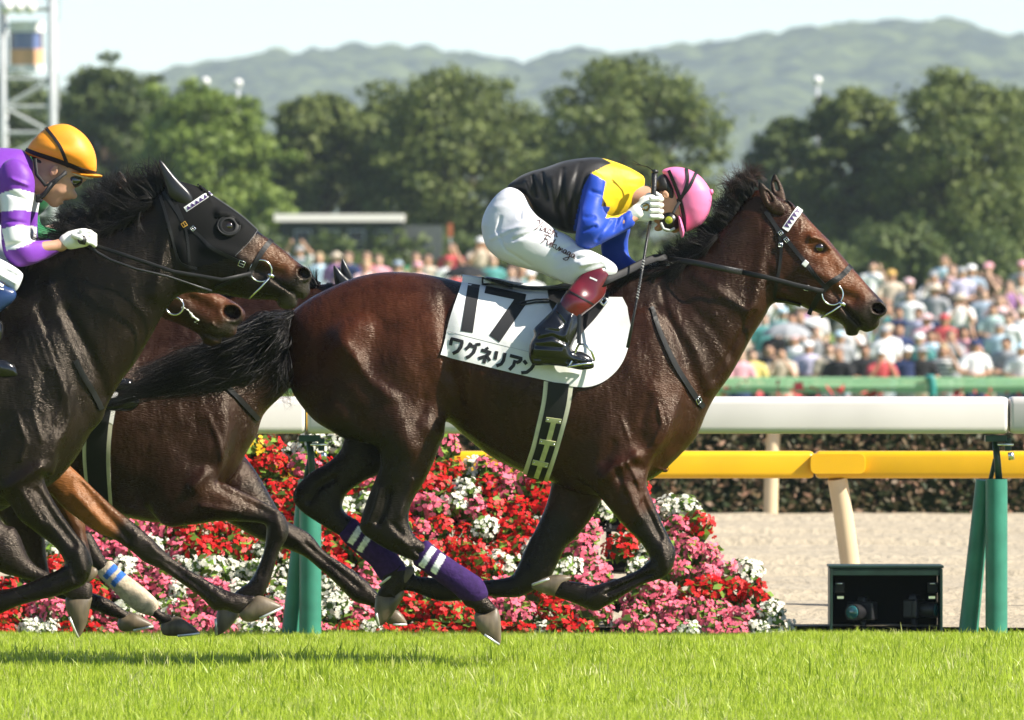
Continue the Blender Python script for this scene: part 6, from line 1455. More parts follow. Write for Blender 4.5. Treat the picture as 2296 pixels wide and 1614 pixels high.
col[in_poly(px, py, cr(1, (1180, 680), (1260, 640), (1370, 600), (1400, 800), (1560, 840), (1560, 930), (1300, 920), (1150, 800))) & (v[:, 1] > -.02)] = BLU
col[(v[:, 1] > .16)] = BLU
set_col(me, col); link('shirt', me, rA, M_SILK)
# breeches
br = Body(YA, .005)
thigh = cr(1, (602, 370), (540, 408), (482, 480), (446, 560), (440, 640), (468, 738), (530, 802), (600, 842), (700, 872), (800, 902), (900, 942), (1000, 978), (1060, 955), (1140, 945), (1210, 950), (1262, 925), (1288, 895), (1278, 858), (1230, 820), (1150, 778), (1060, 735), (980, 672), (900, 632), (830, 580), (780, 540), (735, 470), (700, 410), (655, 378))
for sy in (-1, 1):
    br.outline(thigh, c=[(1120, 480, 1.0), (1200, 560, .9), (1340, 600, .85)], yc=[(1110, 470, sy * .05), (1200, 550, sy * .13), (1350, 610, sy * .25)], k=.02,
               relief=[] if sy > 0 else [(cr(1, (560, 560), (540, 640), (590, 760), (750, 860)), 3, -.006), (cr(1, (500, 690), (650, 620), (780, 600)), 5, .006), (cr(1, (640, 700), (800, 640)), 4, -.007), (cr(1, (1060, 860), (1180, 830), (1250, 840)), 5, .008), (cr(1, (1040, 820), (1160, 800)), 4, -.008), (cr(1, (1100, 920), (1200, 880)), 4, -.008), (cr(1, (900, 780), (1010, 730)), 6, -.006), (cr(1, (700, 440), (680, 560)), 4, -.006)])
meBr = br.build('breeches'); brO = link('breeches', meBr, rA, M_BREECH); bvBr = bvh_of(meBr)
# signature-style print down the thigh
SCRIPT = {'Y': [[(0, .75), (.1, .95), (.25, .9), (.3, .55)], [(.62, 1.0), (.45, .6), (.3, .1), (.1, -.2)]], 'u': [[(0, .5), (.05, .1), (.22, .02), (.4, .5), (.42, .05), (.5, .02)]], 'i': [[(0, .45), (.08, .05), (.22, .05)], [(.08, .68), (.12, .72)]], 'c': [[(.3, .42), (.1, .45), (.02, .15), (.2, 0), (.36, .1)]],
          'h': [[(0, .3), (.2, 1.0), (.08, 0), (.2, .4), (.34, .35), (.36, .02), (.46, .02)]], 'F': [[(.25, .95), (.2, .3), (.0, -.1)], [(-.05, .85), (.3, 1.0), (.75, .95)], [(.1, .52), (.5, .55)]], 'k': [[(0, .3), (.2, 1.0), (.06, 0)], [(.4, .45), (.1, .2), (.42, 0)]], 'n': [[(0, .05), (.06, .45), (.08, .05), (.24, .45), (.32, .05), (.42, .03)]],
          'a': [[(.3, .4), (.1, .42), (.02, .12), (.18, 0), (.32, .4), (.34, .04), (.44, .03)]], 'g': [[(.3, .4), (.1, .42), (.02, .12), (.18, .05), (.32, .4), (.26, -.5), (-.2, -.6), (.3, -.1), (.44, .05)]]}
def script(word, adv, org, ex, ey, wpx, bvh, parent, Y0, m):
    mb = MB(); x = 0
    for ch in word:
        for st in SCRIPT[ch]:
            pts = [(org[0] + ex[0] * (x + p[0]) + ey[0] * p[1], org[1] + ex[1] * (x + p[0]) + ey[1] * p[1]) for p in st]
            band(mb, bvh, pts, wpx, Y0, .0008, .0022, n=3, cross=2)
        x += adv[ch]
    mb.build('script_print', m, parent)
ADV = {'Y': .6, 'u': .5, 'i': .24, 'c': .38, 'h': .48, 'F': .55, 'k': .48, 'n': .44, 'a': .46, 'g': .46}
M_BRINK = mat('brown_print', (.06, .02, .02), .6)
s_ = .35737
script('Yuichi', ADV, C1(768, 622), (60 * s_, 26 * s_), (22 * s_, -50 * s_), 1.8, bvBr, brO, YA, M_BRINK)
script('Fukunaga', ADV, C1(815, 712), (54 * s_, 28 * s_), (20 * s_, -50 * s_), 1.8, bvBr, brO, YA, M_BRINK)
# gaiters and boots
gait = cr(1, (1090, 860), (1180, 850), (1235, 900), (1222, 990), (1205, 1050), (1140, 1115), (1060, 1180), (1010, 1260), (900, 1190), (930, 1085), (975, 1015), (1040, 935))
boot = cr(1, (928, 1082), (985, 1125), (1045, 1162), (1052, 1250), (1020, 1330), (1005, 1385), (1070, 1398), (1122, 1430), (1140, 1470), (1135, 1500), (1060, 1512), (960, 1492), (860, 1482), (770, 1482), (738, 1440), (738, 1360), (768, 1292), (764, 1258), (820, 1200), (880, 1140))
for sy in (-1, 1):
    g_ = Body(YA, .005); g_.outline(gait, c=.72, yc=[(1340, 620, sy * .265), (1270, 690, sy * .31)], k=.01); gO = link('gaiter', g_.build('gaiter'), rA, M_GAITER)
    b2 = Body(YA, .005); b2.outline(boot, c=[(1270, 690, 1.0), (1260, 720, .85), (1240, 800, .75)], yc=[(1280, 690, sy * .31), (1210, 800, sy * .335)], k=.01, relief=[(cr(1, (800, 1320), (880, 1300), (960, 1340)), 4, -.008), (cr(1, (790, 1360), (930, 1370)), 4, -.007), (cr(1, (840, 1240), (920, 1250)), 5, .006), (cr(1, (900, 1150), (960, 1230)), 4, -.006), (cr(1, (1000, 1180), (960, 1300)), 4, .005), (cr(1, (760, 1440), (900, 1450), (1120, 1480)), 3, -.006)])
    bO = link('boot', b2.build('boot'), rA, M_BOOT)
    if sy < 0:
        bvG = bvh_of(gO.data); mb = MB(); band(mb, bvG, cr(1, (1115, 935), (1140, 945), (1160, 955)), 3.5, YA, .001, .001, cross=2); mb.build('white_logo', M_BROW, gO)
        mb = MB(); band(mb, bvG, cr(1, (985, 1020), (1060, 1060), (1150, 1110)), 3, YA, .002, .001, cross=2); mb.build('seam', M_LEATHER, gO)
# cap, peak, bands, goggles, hair, collar
hl = Body(YA, .0045); hl.outline(cr(1, (1572, 262), (1640, 240), (1722, 250), (1800, 290), (1860, 360), (1884, 425), (1870, 520), (1822, 598), (1745, 640), (1700, 645), (1688, 600), (1678, 550), (1660, 460), (1630, 370), (1592, 300)), c=[(1530, 420, 1.0), (1500, 400, 1.25)], yc=-.01, k=.01)
capO = link('cap', hl.build('cap'), rA, M_PINKCAP); bvH = bvh_of(capO.data)
pk = Body(YA, .004); pk.outline(cr(1, (1668, 545), (1690, 560), (1712, 640), (1700, 685), (1688, 672), (1675, 610)), c=9, yc=-.01, k=.01); link('peak', pk.build('peak'), capO, M_PINKCAP)
cap_bands(capO, bvH, YA, [cr(1, (1615, 265), (1660, 370), (1690, 460), (1710, 560), (1712, 640)), cr(1, (1722, 252), (1730, 330), (1700, 420), (1665, 470)), cr(1, (1782, 280), (1740, 370), (1690, 430), (1650, 480))], 6.5)
pt, _ = hit(bvH, *C1(1876, 398), YA, .0); MB().lathe([(0, -.012), (.012, -.008), (.012, .004), (0, .008)], pt + Vector((.004, 0, 0)), 12, 'x').build('cap_button', M_PINKCAP, capO, True)
hb = Body(YA, .005); hb.outline(cr(1, (1530, 330), (1560, 292), (1600, 290), (1640, 360), (1668, 470), (1660, 530), (1625, 480), (1600, 440), (1570, 395), (1545, 410), (1530, 380)), c=1.6, yc=-.01, k=.01); link('hair', hb.build('hair'), rA, M_HAIRB)
gg = Body(YA, .004); gg.outline(cr(1, (1555, 560), (1590, 520), (1650, 520), (1680, 570), (1670, 630), (1610, 648), (1565, 625)), c=1.5, yc=-.02, k=.008); ggO = link('goggles', gg.build('goggles'), rA, M_GOGF)
p_ = P(*C1(1612, 575), YA); MB().lathe([(0, -.003), (.013, -.002), (.016, 0), (.013, .003), (0, .004)], (p_.x, YA - .083, p_.z), 20, 'y').build('lens', M_LENSG, ggO, True)
mb = MB(); mb.tube([P(*C1(x, y), YA) + Vector((0, -.08, 0)) for x, y in ((1562, 590), (1580, 630), (1620, 640), (1650, 625))], .006, 8); mb.build('clear_rim', M_GOGW, ggO, True)
mb = MB(); mb.tube([P(*C1(x, y), YA) + Vector((0, -.085 + i * .01, 0)) for i, (x, y) in enumerate(((1640, 530), (1660, 490), (1680, 460)))], .007, 6, flat=.4); mb.build('goggle_strap', M_BAND, ggO)
# gloved fist round the whip
def fist(parent, Y0, palm, fing, thumb, cuff, name='glove', c=.5, yc=-.13):
    g_ = Body(Y0, .0035); g_.outline(palm, c=c, yc=yc, k=.01, sub=4)
    for ch in fing:
        for (a, b_) in zip(ch[:-1], ch[1:]): g_.cap(a, b_, .0098, .0092, .004)
    for (a, b_) in zip(thumb[:-1], thumb[1:]): g_.cap(a, b_, .0108, .0098, .006)
    if cuff: g_.cap(*cuff, .03, .032, .008)
    return link(name, g_.build(name), parent, M_GLOVE)
fing = [[(*C1(1500, y), -.158), (*C1(1548, y + 2), -.150), (*C1(1566, y + 4), -.125), (*C1(1552, y + 6), -.098), (*C1(1522, y + 6), -.092)] for y in (440, 478, 516, 552)]
gl = fist(rA, YA, cr(1, (1378, 505), (1420, 460), (1460, 425), (1510, 415), (1535, 440), (1540, 500), (1535, 560), (1500, 585), (1430, 582), (1400, 570)), fing, [(*C1(1440, 450), -.12), (*C1(1485, 420), -.105), (*C1(1530, 412), -.105), (*C1(1556, 425), -.118)], ((*C1(1385, 545), -.135), (*C1(1410, 530), -.135)))
bvGl = bvh_of(gl.data); mb = MB()
for l in (((1450, 490), (1480, 478), (1485, 500), (1470, 512)), ((1445, 505), (1475, 515), (1480, 500))): band(mb, bvGl, cr(1, *l), 4, YA, .001, .001, n=3, cross=2)
mb.build('gold_emblem', M_GOLD, gl)
mb = MB(); band(mb, bvGl, cr(1, (1440, 480), (1465, 470), (1490, 485), (1480, 510), (1450, 515), (1442, 495)), 1.5, YA, .001, .0015, n=3, cross=2); mb.build('emblem_outline', M_INK, gl)
fing2 = [[(*C1(1600 + 22 * i, 850), .03), (*C1(1612 + 22 * i, 828), .0), (*C1(1616 + 22 * i, 842), -.022), (*C1(1606 + 22 * i, 862), -.02)] for i in range(3)] + [[(*C1(1665, 858), .03), (*C1(1676, 842), .005), (*C1(1678, 856), -.015)]]
fist(rA, YA, cr(1, (1520, 862), (1560, 840), (1640, 838), (1670, 858), (1650, 885), (1570, 900), (1525, 900)), fing2, [(*C1(1570, 850), .02), (*C1(1610, 840), -.01), (*C1(1640, 842), -.02)], ((*C1(1525, 885), .08), (*C1(1550, 880), .07)), c=.7, yc=.055)
# whip in the fist
M_WHIP = mat('whip_black', (.014, .014, .015), .4, .5, bump=.6, bscale=150, bdist=.003)
wh = empty('whip', P(*C1(1500, 600), YA), 'long black whip held upright in the winning jockey\'s fist', 'whip', 'jockeys\' whips'); wroot(wh)
wp = [(1522, 278, -.118), (1515, 420, -.12), (1500, 560, -.122), (1470, 720, -.2), (1440, 900, -.27), (1400, 1120, -.31), (1350, 1372, -.34)]
mb = MB(); mb.tube([P(*C1(x, y), YA) + Vector((0, d, 0)) for x, y, d in wp[:3]], [.0125, .0115, .0105], 10); mb.lathe([(0, -.005), (.014, -.004), (.015, .006), (0, .012)], P(*C1(1524, 274), YA) + Vector((0, -.118, 0)), 12); mb.build('grip', M_WHIP, wh, True)
mb = MB(); mb.tube([P(*C1(x, y), YA) + Vector((0, d, 0)) for x, y, d in wp[2:]], [.0065, .006, .0055, .005, .0075], 8); mb.build('shaft', M_WHIP, wh, True)
M_WHW = mat('whip_wrap_white', (.5, .5, .48), .6)
mb = MB()
for i in range(14):
    t = i / 13; a = np.array(C1(1452, 830)) * (1 - t) + np.array(C1(1412, 1060)) * t; p_ = P(a[0], a[1], YA) + Vector((0, -.25 - .05 * t, 0)); mb.tube([p_ + Vector((-.005, -.004, .003)), p_ + Vector((.005, -.004, -.003))], .0018, 5)
mb.build('wrap_marks', M_WHW, wh)
mb = MB()
for e in ((1370, 215), (1378, 228), (1392, 206), (1385, 200)): mb.tube([P(*C1(x, y), YA) + Vector((0, -.118, 0)) for x, y in ((1522, 270), (1480, 242), (1440, 232), e)], [.003, .002, .0018, .001], 5)
mb.build('wrist_loop', M_WHIP, wh)
# reins
mb = MB(); mb.tube([P(*C1(x, y), YA) + Vector((0, d, 0)) for x, y, d in ((1165, 985, -.30), (1240, 945, -.28), (1340, 900, -.22), (1450, 842, -.12), (1530, 812, -.06), (1590, 808, -.03), (1625, 830, -.02))], .017, 8, flat=.18); mb.build('rein_loop', M_GIRTH, hA, True)
mb = MB(); mb.tube([P(*cr(2, (x, y))[0], YA) + Vector((0, d, 0)) for x, y, d in ((150, 598, -.03), (200, 604, -.08), (300, 620, -.125), (420, 645, -.15), (560, 672, -.16))], .0125, 8, flat=.25); mb.build('rein_grip', M_WHIP, hA, True)
mb = MB(); mb.tube([P(*cr(2, (x, y))[0], YA) + Vector((0, d, 0)) for x, y, d in ((555, 671, -.158), (700, 702, -.150), (860, 744, -.135), (960, 768, -.12), (1025, 782, -.115))], .0105, 8, flat=.25); mb.build('rein', M_LEATHER, hA, True)
mb = MB(); mb.tube([P(*cr(2, (x, y))[0], YA) + Vector((0, d, 0)) for x, y, d in ((150, 600, .02), (300, 620, .12), (560, 672, .155), (860, 744, .135), (1025, 782, .115))], .011, 8, flat=.25); mb.build('rein', M_LEATHER, hA, True)

# ---- rider of the black horse
rB = empty('person', (P(-20, 0, YBk).x, YBk, P(0, 620).z), 'jockey in purple silks with white sleeve bands and orange cap at the left edge', 'person', 'jockeys'); wroot(rB)
C3 = lambda x, y: cr(3, (x, y))[0]
fb_ = Body(YBk, .005)
fb_.outline(cr(3, (210, 350), (300, 300), (450, 330), (545, 430), (545, 480), (522, 500), (500, 520), (472, 530), (468, 545), (486, 575), (484, 592), (470, 603), (446, 603), (432, 610), (405, 612), (396, 622), (402, 632), (378, 640), (372, 650), (345, 656), (318, 648), (290, 620), (245, 595), (225, 560), (215, 470)), c=[(130, 420, .6), (160, 440, .5)], yc=-.01, k=.015, sub=3, relief=[(cr(3, (440, 470), (500, 480)), 8, -.006), (cr(3, (380, 560), (430, 560)), 8, .004)])
fb_.cap((*C3(265, 490), -.01), (*C3(90, 470), -.01), .054, .05, .03); fb_.cap((*C3(90, 470), 0), (*C3(-250, 540), 0), .07, .08, .05); fb_.cap((*C3(-250, 540), 0), (*C3(-450, 720), 0), .08, .07, .05)
for sy in (-1, 1):
    fb_.cap((*C3(100, 450), sy * .14), (*C3(100, 920), sy * .21), .028, .026, .03); fb_.cap((*C3(100, 930), sy * .21), (*C3(390, 895), sy * .145), .026, .024, .02); fb_.cap((*C3(390, 892), sy * .145), (*C3(470, 865), sy * .145), .024, .02, .01)
    fb_.cap((*C3(-450, 820), sy * .06), (*C3(40, 1090), sy * .24), .05, .03, .04); fb_.cap((*C3(40, 1090), sy * .25), (*C3(-60, 1300), sy * .29), .03, .025, .02); fb_.cap((*C3(-60, 1300), sy * .29), (*C3(-160, 1560), sy * .33), .025, .02, .02)
fb_.ell(*C3(345, 425), -.078, 9, 14, .010, ang=-20, k=.004); fb_.ell(*C3(345, 425), .06, 9, 14, .010, ang=-20, k=.004); fb_.ell(*C3(342, 428), -.09, 4.5, 8, .008, ang=-20, k=.004, neg=True)
me = fb_.build('body'); v = verts_of(me); px, py = to_px(v); col = np.tile(np.array((.46, .25, .16)), (len(v), 1)); col = blend(col, (.45, .16, .12), smooth01(1 - np.hypot(px - C3(415, 615)[0], py - C3(415, 615)[1]) / 8) * .7); col = blend(col, (.40, .19, .13), smooth01(1 - np.hypot(px - C3(345, 425)[0], py - C3(345, 425)[1]) / 16) * .5)
set_col(me, col); link('body', me, rB, M_SKIN)
s2 = Body(YBk, .005)
s2.outline(cr(3, (-560, 560), (-420, 420), (-250, 330), (-80, 285), (60, 284), (150, 300), (205, 360), (232, 450), (235, 560), (150, 700), (0, 760), (-200, 800), (-400, 900), (-520, 860)), c=[(20, 420, 1.1), (-60, 460, 1.1)], k=.02)
s2.outline(cr(3, (20, 400), (100, 350), (190, 400), (228, 490), (222, 600), (206, 700), (202, 800), (215, 862), (330, 862), (384, 880), (392, 905), (390, 932), (300, 982), (180, 1026), (100, 1022), (45, 960), (22, 860), (20, 700), (10, 540)), c=[(45, 420, 1.0), (45, 560, 1.0), (120, 560, .95)], yc=[(45, 390, -.16), (40, 560, -.21), (135, 555, -.145)], k=.02, relief=[(cr(3, (60, 900), (180, 880)), 5, -.008), (cr(3, (60, 560), (180, 620)), 5, -.006), (cr(3, (30, 740), (190, 760)), 4, -.006), (cr(3, (90, 480), (190, 520)), 4, .006)])
s2.outline(shift(cr(3, (20, 400), (100, 350), (190, 400), (228, 490), (222, 600), (206, 700), (202, 800), (215, 862), (330, 862), (384, 880), (390, 932), (300, 982), (180, 1026), (100, 1022), (45, 960), (22, 860), (20, 700)), 8, -6), c=1.0, yc=[(45, 390, .16), (40, 560, .21), (135, 555, .145)], k=.02)
me = s2.build('shirt'); v = verts_of(me); px, py = to_px(v); col = np.tile(np.array((.17, .035, .36)), (len(v), 1)); W_ = (.78, .78, .78)
for q_ in (((-40, 590), (20, 562), (110, 535), (260, 580), (260, 690), (130, 670), (20, 680), (-40, 700)), ((10, 790), (120, 765), (230, 775), (230, 860), (190, 880), (110, 915), (40, 925)), ((-120, 1000 - 240), (0, 760), (15, 860), (-120, 880))): col[in_poly(px, py, cr(3, *q_))] = W_
set_col(me, col); link('shirt', me, rB, M_SILK)
br2 = Body(YBk, .006)
for sy in (-1, 1): br2.outline(cr(3, (-640, 800), (-560, 700), (-400, 720), (-200, 860), (-20, 960), (60, 1000), (150, 1060), (158, 1105), (112, 1185), (40, 1150), (-150, 1110), (-400, 1060), (-600, 980)), c=.9, yc=[(-150, 540, sy * .06), (30, 620, sy * .25)], k=.02, relief=[(cr(3, (30, 1040), (130, 1090)), 4, -.007), (cr(3, (20, 1080), (110, 1130)), 4, .007)])
link('breeches', br2.build('breeches'), rB, M_BREECH)
M_NAVY = mat('navy_gaiter', (.012, .035, .12), .3, .5, coat=.2, noise=.1, nscale=20)
for sy in (-1, 1):
    g_ = Body(YBk, .006); g_.outline(cr(3, (0, 1120), (60, 1150), (118, 1180), (108, 1240), (0, 1330), (-80, 1420), (-180, 1380), (-100, 1240)), c=.8, yc=sy * .29, k=.01); gO2 = link('gaiter', g_.build('gaiter'), rB, M_NAVY)
    b2 = Body(YBk, .006); b2.outline(shift(boot, C3(-20, 1330)[0] - C1(990, 1120)[0], C3(-20, 1330)[1] - C1(990, 1120)[1]), c=.78, yc=sy * .33, k=.01); link('boot', b2.build('boot'), rB, M_BOOT)
    if sy < 0:
        bv_ = bvh_of(gO2.data); mb = MB(); band(mb, bv_, cr(3, (12, 1132), (30, 1145), (42, 1150)), 5, YBk, .001, .001, cross=2); band(mb, bv_, cr(3, (0, 1158), (20, 1165), (45, 1172)), 3, YBk, .001, .001, cross=2); mb.build('white_logo', M_BROW, gO2)
hl = Body(YBk, .0045); hl.outline(cr(3, (158, 322), (168, 290), (205, 235), (270, 172), (340, 138), (430, 136), (520, 190), (580, 270), (606, 360), (600, 455), (585, 470), (520, 445), (440, 412), (340, 375), (230, 345)), c=[(140, 310, 1.15), (140, 350, 1.5)], yc=-.01, k=.01)
cp2 = link('cap', hl.build('cap'), rB, M_ORCAP); bvH2 = bvh_of(cp2.data)
pk = Body(YBk, .004); pk.outline(cr(3, (420, 420), (520, 440), (600, 445), (642, 455), (636, 466), (590, 470), (520, 462), (440, 436)), c=7, yc=-.01, k=.01); link('peak', pk.build('peak'), cp2, M_ORCAP)
pk = Body(YBk, .004); pk.outline(cr(3, (450, 432), (530, 455), (585, 468), (575, 480), (520, 470), (455, 448)), c=6, yc=-.01, k=.01); link('peak_lining', pk.build('peak_lining'), cp2, M_CREAMPAD)
cap_bands(cp2, bvH2, YBk, [cr(3, (163, 292), (240, 320), (340, 352), (450, 392), (520, 420), (598, 440))], 8)
cap_bands(cp2, bvH2, YBk, [cr(3, (290, 158), (350, 230), (400, 310), (432, 400))], 7)
mb = MB()
for l in (((225, 350), (235, 450), (290, 520), (330, 500), (420, 440)), ((330, 500), (290, 560), (245, 605)), ((420, 430), (340, 510), (275, 590), (240, 600))): mb.tube([P(*C3(x, y), YBk) + Vector((0, -.082, 0)) for x, y in l], .008, 6, flat=.4)
mb.build('chin_strap', M_BAND, rB, True)
p_ = P(*C3(250, 600), YBk); MB().box((p_.x, YBk - .07, p_.z), (.03, .03, .035)).build('chin_cup', M_BAND, rB, False, bevel=.008)
buckle(rB, bvH2, *C3(440, 426), .02, .016, .2, YBk, .012, M_GOLD)
gg = Body(YBk, .004); gg.outline(cr(3, (430, 445), (480, 448), (525, 470), (515, 505), (480, 530), (440, 520), (425, 480)), c=1.6, yc=-.01, k=.008); link('goggles', gg.build('goggles'), rB, M_LENSD)
hb = Body(YBk, .005); hb.outline(cr(3, (195, 335), (260, 345), (330, 375), (420, 405), (420, 450), (395, 440), (370, 400), (320, 395), (310, 430), (280, 440), (240, 400)), c=1.5, yc=-.01, k=.008); link('hair', hb.build('hair'), rB, M_HAIRB)
fing = [[(*C3(520 + 4 * i, 805 + 22 * i), -.172), (*C3(575 + 2 * i, 812 + 22 * i), -.165), (*C3(602, 832 + 20 * i), -.142), (*C3(585, 848 + 18 * i), -.118)] for i in range(4)]
gl2 = fist(rB, YBk, cr(3, (420, 820), (470, 798), (530, 788), (570, 800), (580, 850), (565, 895), (500, 912), (440, 918), (425, 880)), fing, [(*C3(470, 830), -.178), (*C3(520, 850), -.182), (*C3(560, 872), -.175)], ((*C3(425, 868), -.145), (*C3(450, 862), -.145)), c=.6, yc=-.145)
wb = empty('whip', P(*C3(560, 880), YBk), 'black whip pointing forward from the purple jockey\'s glove', 'whip', 'jockeys\' whips'); wroot(wb)
mb = MB(); p_ = P(*C3(525, 860), YBk) + Vector((0, -.19, 0)); mb.tube([p_, p_ + Vector((.012, .045, -.006)), P(*C3(560, 892), YBk) + Vector((0, -.135, 0))], [.019, .016, .012], 12); mb.build('grip', M_WHIP, wb, True)
mb = MB(); mb.tube([P(*C3(x, y), YBk) + Vector((0, d, 0)) for x, y, d in ((560, 892, -.135), (620, 940, -.14), (700, 985, -.17), (860, 1042, -.19), (1060, 1088, -.18), (1200, 1135, -.16), (1335, 1182, -.15))], [.008, .006, .0055, .005, .005, .004, .006], 8); mb.build('shaft', M_WHIP, wb, True)
# bridle of the black horse
bridle(hB, bvB, YBk, [('cheek_strap', cr(3, (1030, 560), (1110, 680), (1160, 760), (1250, 830), (1320, 900), (1430, 960), (1530, 1005)), 7, M_LEATHER), ('noseband', cr(3, (1700, 865), (1650, 930), (1600, 1010), (1560, 1090)), 11, M_LEATHER), ('jaw_strap', cr(3, (1560, 1070), (1470, 1110), (1350, 1160)), 7, M_LEATHER), ('browband', cr(3, (1325, 565), (1250, 615), (1165, 672)), 12, M_BROW), ('throat_latch', cr(3, (1110, 640), (1160, 760), (1180, 860), (1190, 1000)), 6, M_LEATHER)])
for i in range(6):
    A0, B0 = np.array(C3(1322, 568)), np.array(C3(1170, 668)); p_ = A0 + (B0 - A0) * (i / 6 + .08); d_ = (B0 - A0) / 6; nrm_ = np.array((-d_[1], d_[0])) / np.linalg.norm(d_) * 5
    vs = [hit(bvB, *q_, YBk, .0095)[0] for q_ in (p_ - d_ * .5 - nrm_, p_ + d_ * .5 - nrm_, p_ + nrm_ * .9)]; mb = MB(); mb.v = [tuple(v_) for v_ in vs] + [tuple(v_ + Vector((0, -.001, 0))) for v_ in vs]; mb.f = [(3, 4, 5), (0, 2, 1), (0, 1, 4, 3), (1, 2, 5, 4), (2, 0, 3, 5)]; mb.build('browband_triangle', M_PURPLE, hB)
ring(hB, bvB, *C3(1638, 1048), .044, YBk); bitbar(hB, bvB, C3(1700, 1080), C3(1565, 1228), YBk)
buckle(hB, bvB, *C3(1160, 765), .022, .024, -1, YBk, .01, M_GOLD); buckle(hB, bvB, *C3(1520, 1005), .03, .03, -.4, YBk, .01); buckle(hB, bvB, *C3(1215, 790), .02, .02, -.8, YBk, .01)
mb = MB(); mb.tube([P(*C3(x, y), YBk) + Vector((0, d, 0)) for x, y, d in ((560, 880, -.13), (800, 960, -.17), (1100, 1060, -.16), (1400, 1110, -.13), (1580, 1070, -.11))], .008, 8, flat=.3); mb.build('rein', M_LEATHER, hB, True)
mb = MB(); band(mb, bvB, cr(5, (400, 0), (440, 80), (490, 170), (530, 255)), 11, YBk, .004, .003); mb.build('breast_strap', M_LEATHER, hB)

# ---- riders of the two horses behind, mostly hidden
def hidden_rider(horse, hx, hy, Y0, label, capm, shirt, boot_px=None):
    r_ = empty('person', (P(hx, 0, Y0).x, Y0, P(0, hy + 200, Y0).z), label, 'person', 'jockeys'); wroot(r_)
    b_ = Body(Y0, .010); b_.ell(hx, hy, 0, 46, 52, .085, k=.02); b_.cap((hx - 30, hy + 30, 0), (hx - 90, hy + 50, 0), .055, .06, .03); b_.cap((hx - 100, hy + 60, 0), (hx - 260, hy + 110, 0), .09, .1, .05)
    for sy in (-1, 1):
        b_.cap((hx - 90, hy + 60, sy * .15), (hx - 80, hy + 160, sy * .2), .035, .03, .03); b_.cap((hx - 80, hy + 160, sy * .2), (hx + 10, hy + 180, sy * .1), .03, .03, .02)
        b_.cap((hx - 260, hy + 120, sy * .09), (hx - 90, hy + 215, sy * .25), .06, .04, .04); b_.cap((hx - 90, hy + 215, sy * .25), (hx - 180, hy + 380, sy * .33), .035, .025, .02)
    me = b_.build('body'); set_col(me, np.tile(np.array(SKIN), (len(me.vertices), 1))); link('body', me, r_, M_SKIN)
    t_ = Body(Y0, .010); t_.cap((hx - 90, hy + 55, 0), (hx - 270, hy + 115, 0), .14, .145, .05)
    for sy in (-1, 1): t_.cap((hx - 90, hy + 60, sy * .16), (hx - 80, hy + 160, sy * .21), .062, .052, .03); t_.cap((hx - 80, hy + 160, sy * .21), (hx - 10, hy + 178, sy * .12), .05, .04, .02)
    me = t_.build('shirt'); set_col(me, np.tile(np.array(shirt), (len(me.vertices), 1))); link('shirt', me, r_, M_SILK)
    p2 = Body(Y0, .010)
    for sy in (-1, 1): p2.cap((hx - 270, hy + 125, sy * .07), (hx - 90, hy + 215, sy * .25), .12, .07, .05)
    link('breeches', p2.build('breeches'), r_, M_BREECH)
    c_ = Body(Y0, .008); c_.ell(hx + 6, hy - 12, 0, 50, 44, .098, ang=-15, k=.02); co = link('cap', c_.build('cap'), r_, capm)
    for sy in (-1, 1):
        q_ = Body(Y0, .007); q_.cap((hx - 100, hy + 240, sy * .28), (hx - 180, hy + 380, sy * .33), .055, .045, .02); q_.cap((hx - 185, hy + 385, sy * .33), (hx - 95, hy + 395, sy * .335), .04, .032, .02); link('boot', q_.build('boot'), r_, M_BOOT)
    return r_
hidden_rider(hC, 385, 468, YCk, 'hidden jockey whose orange cap just shows behind the hooded horse\'s ears', M_ORCAP, (.5, .3, .2))
hidden_rider(hD, 138, 362, YDk, 'hidden jockey in green whose sleeve shows beside the purple jockey\'s arm', mat('cap_green', (.01, .25, .06), .4), (.008, .13, .04))
cb = Body(YCk, .006); cb.outline(cr(5, (545, 210), (640, 185), (700, 165), (735, 190), (742, 225), (700, 262), (620, 262), (555, 255)), c=.8, yc=-.34, k=.01)
link('boot', cb.build('boot'), [o for o in bpy.data.objects if o.get('label', '').startswith('hidden jockey whose orange')][0], M_BOOT)
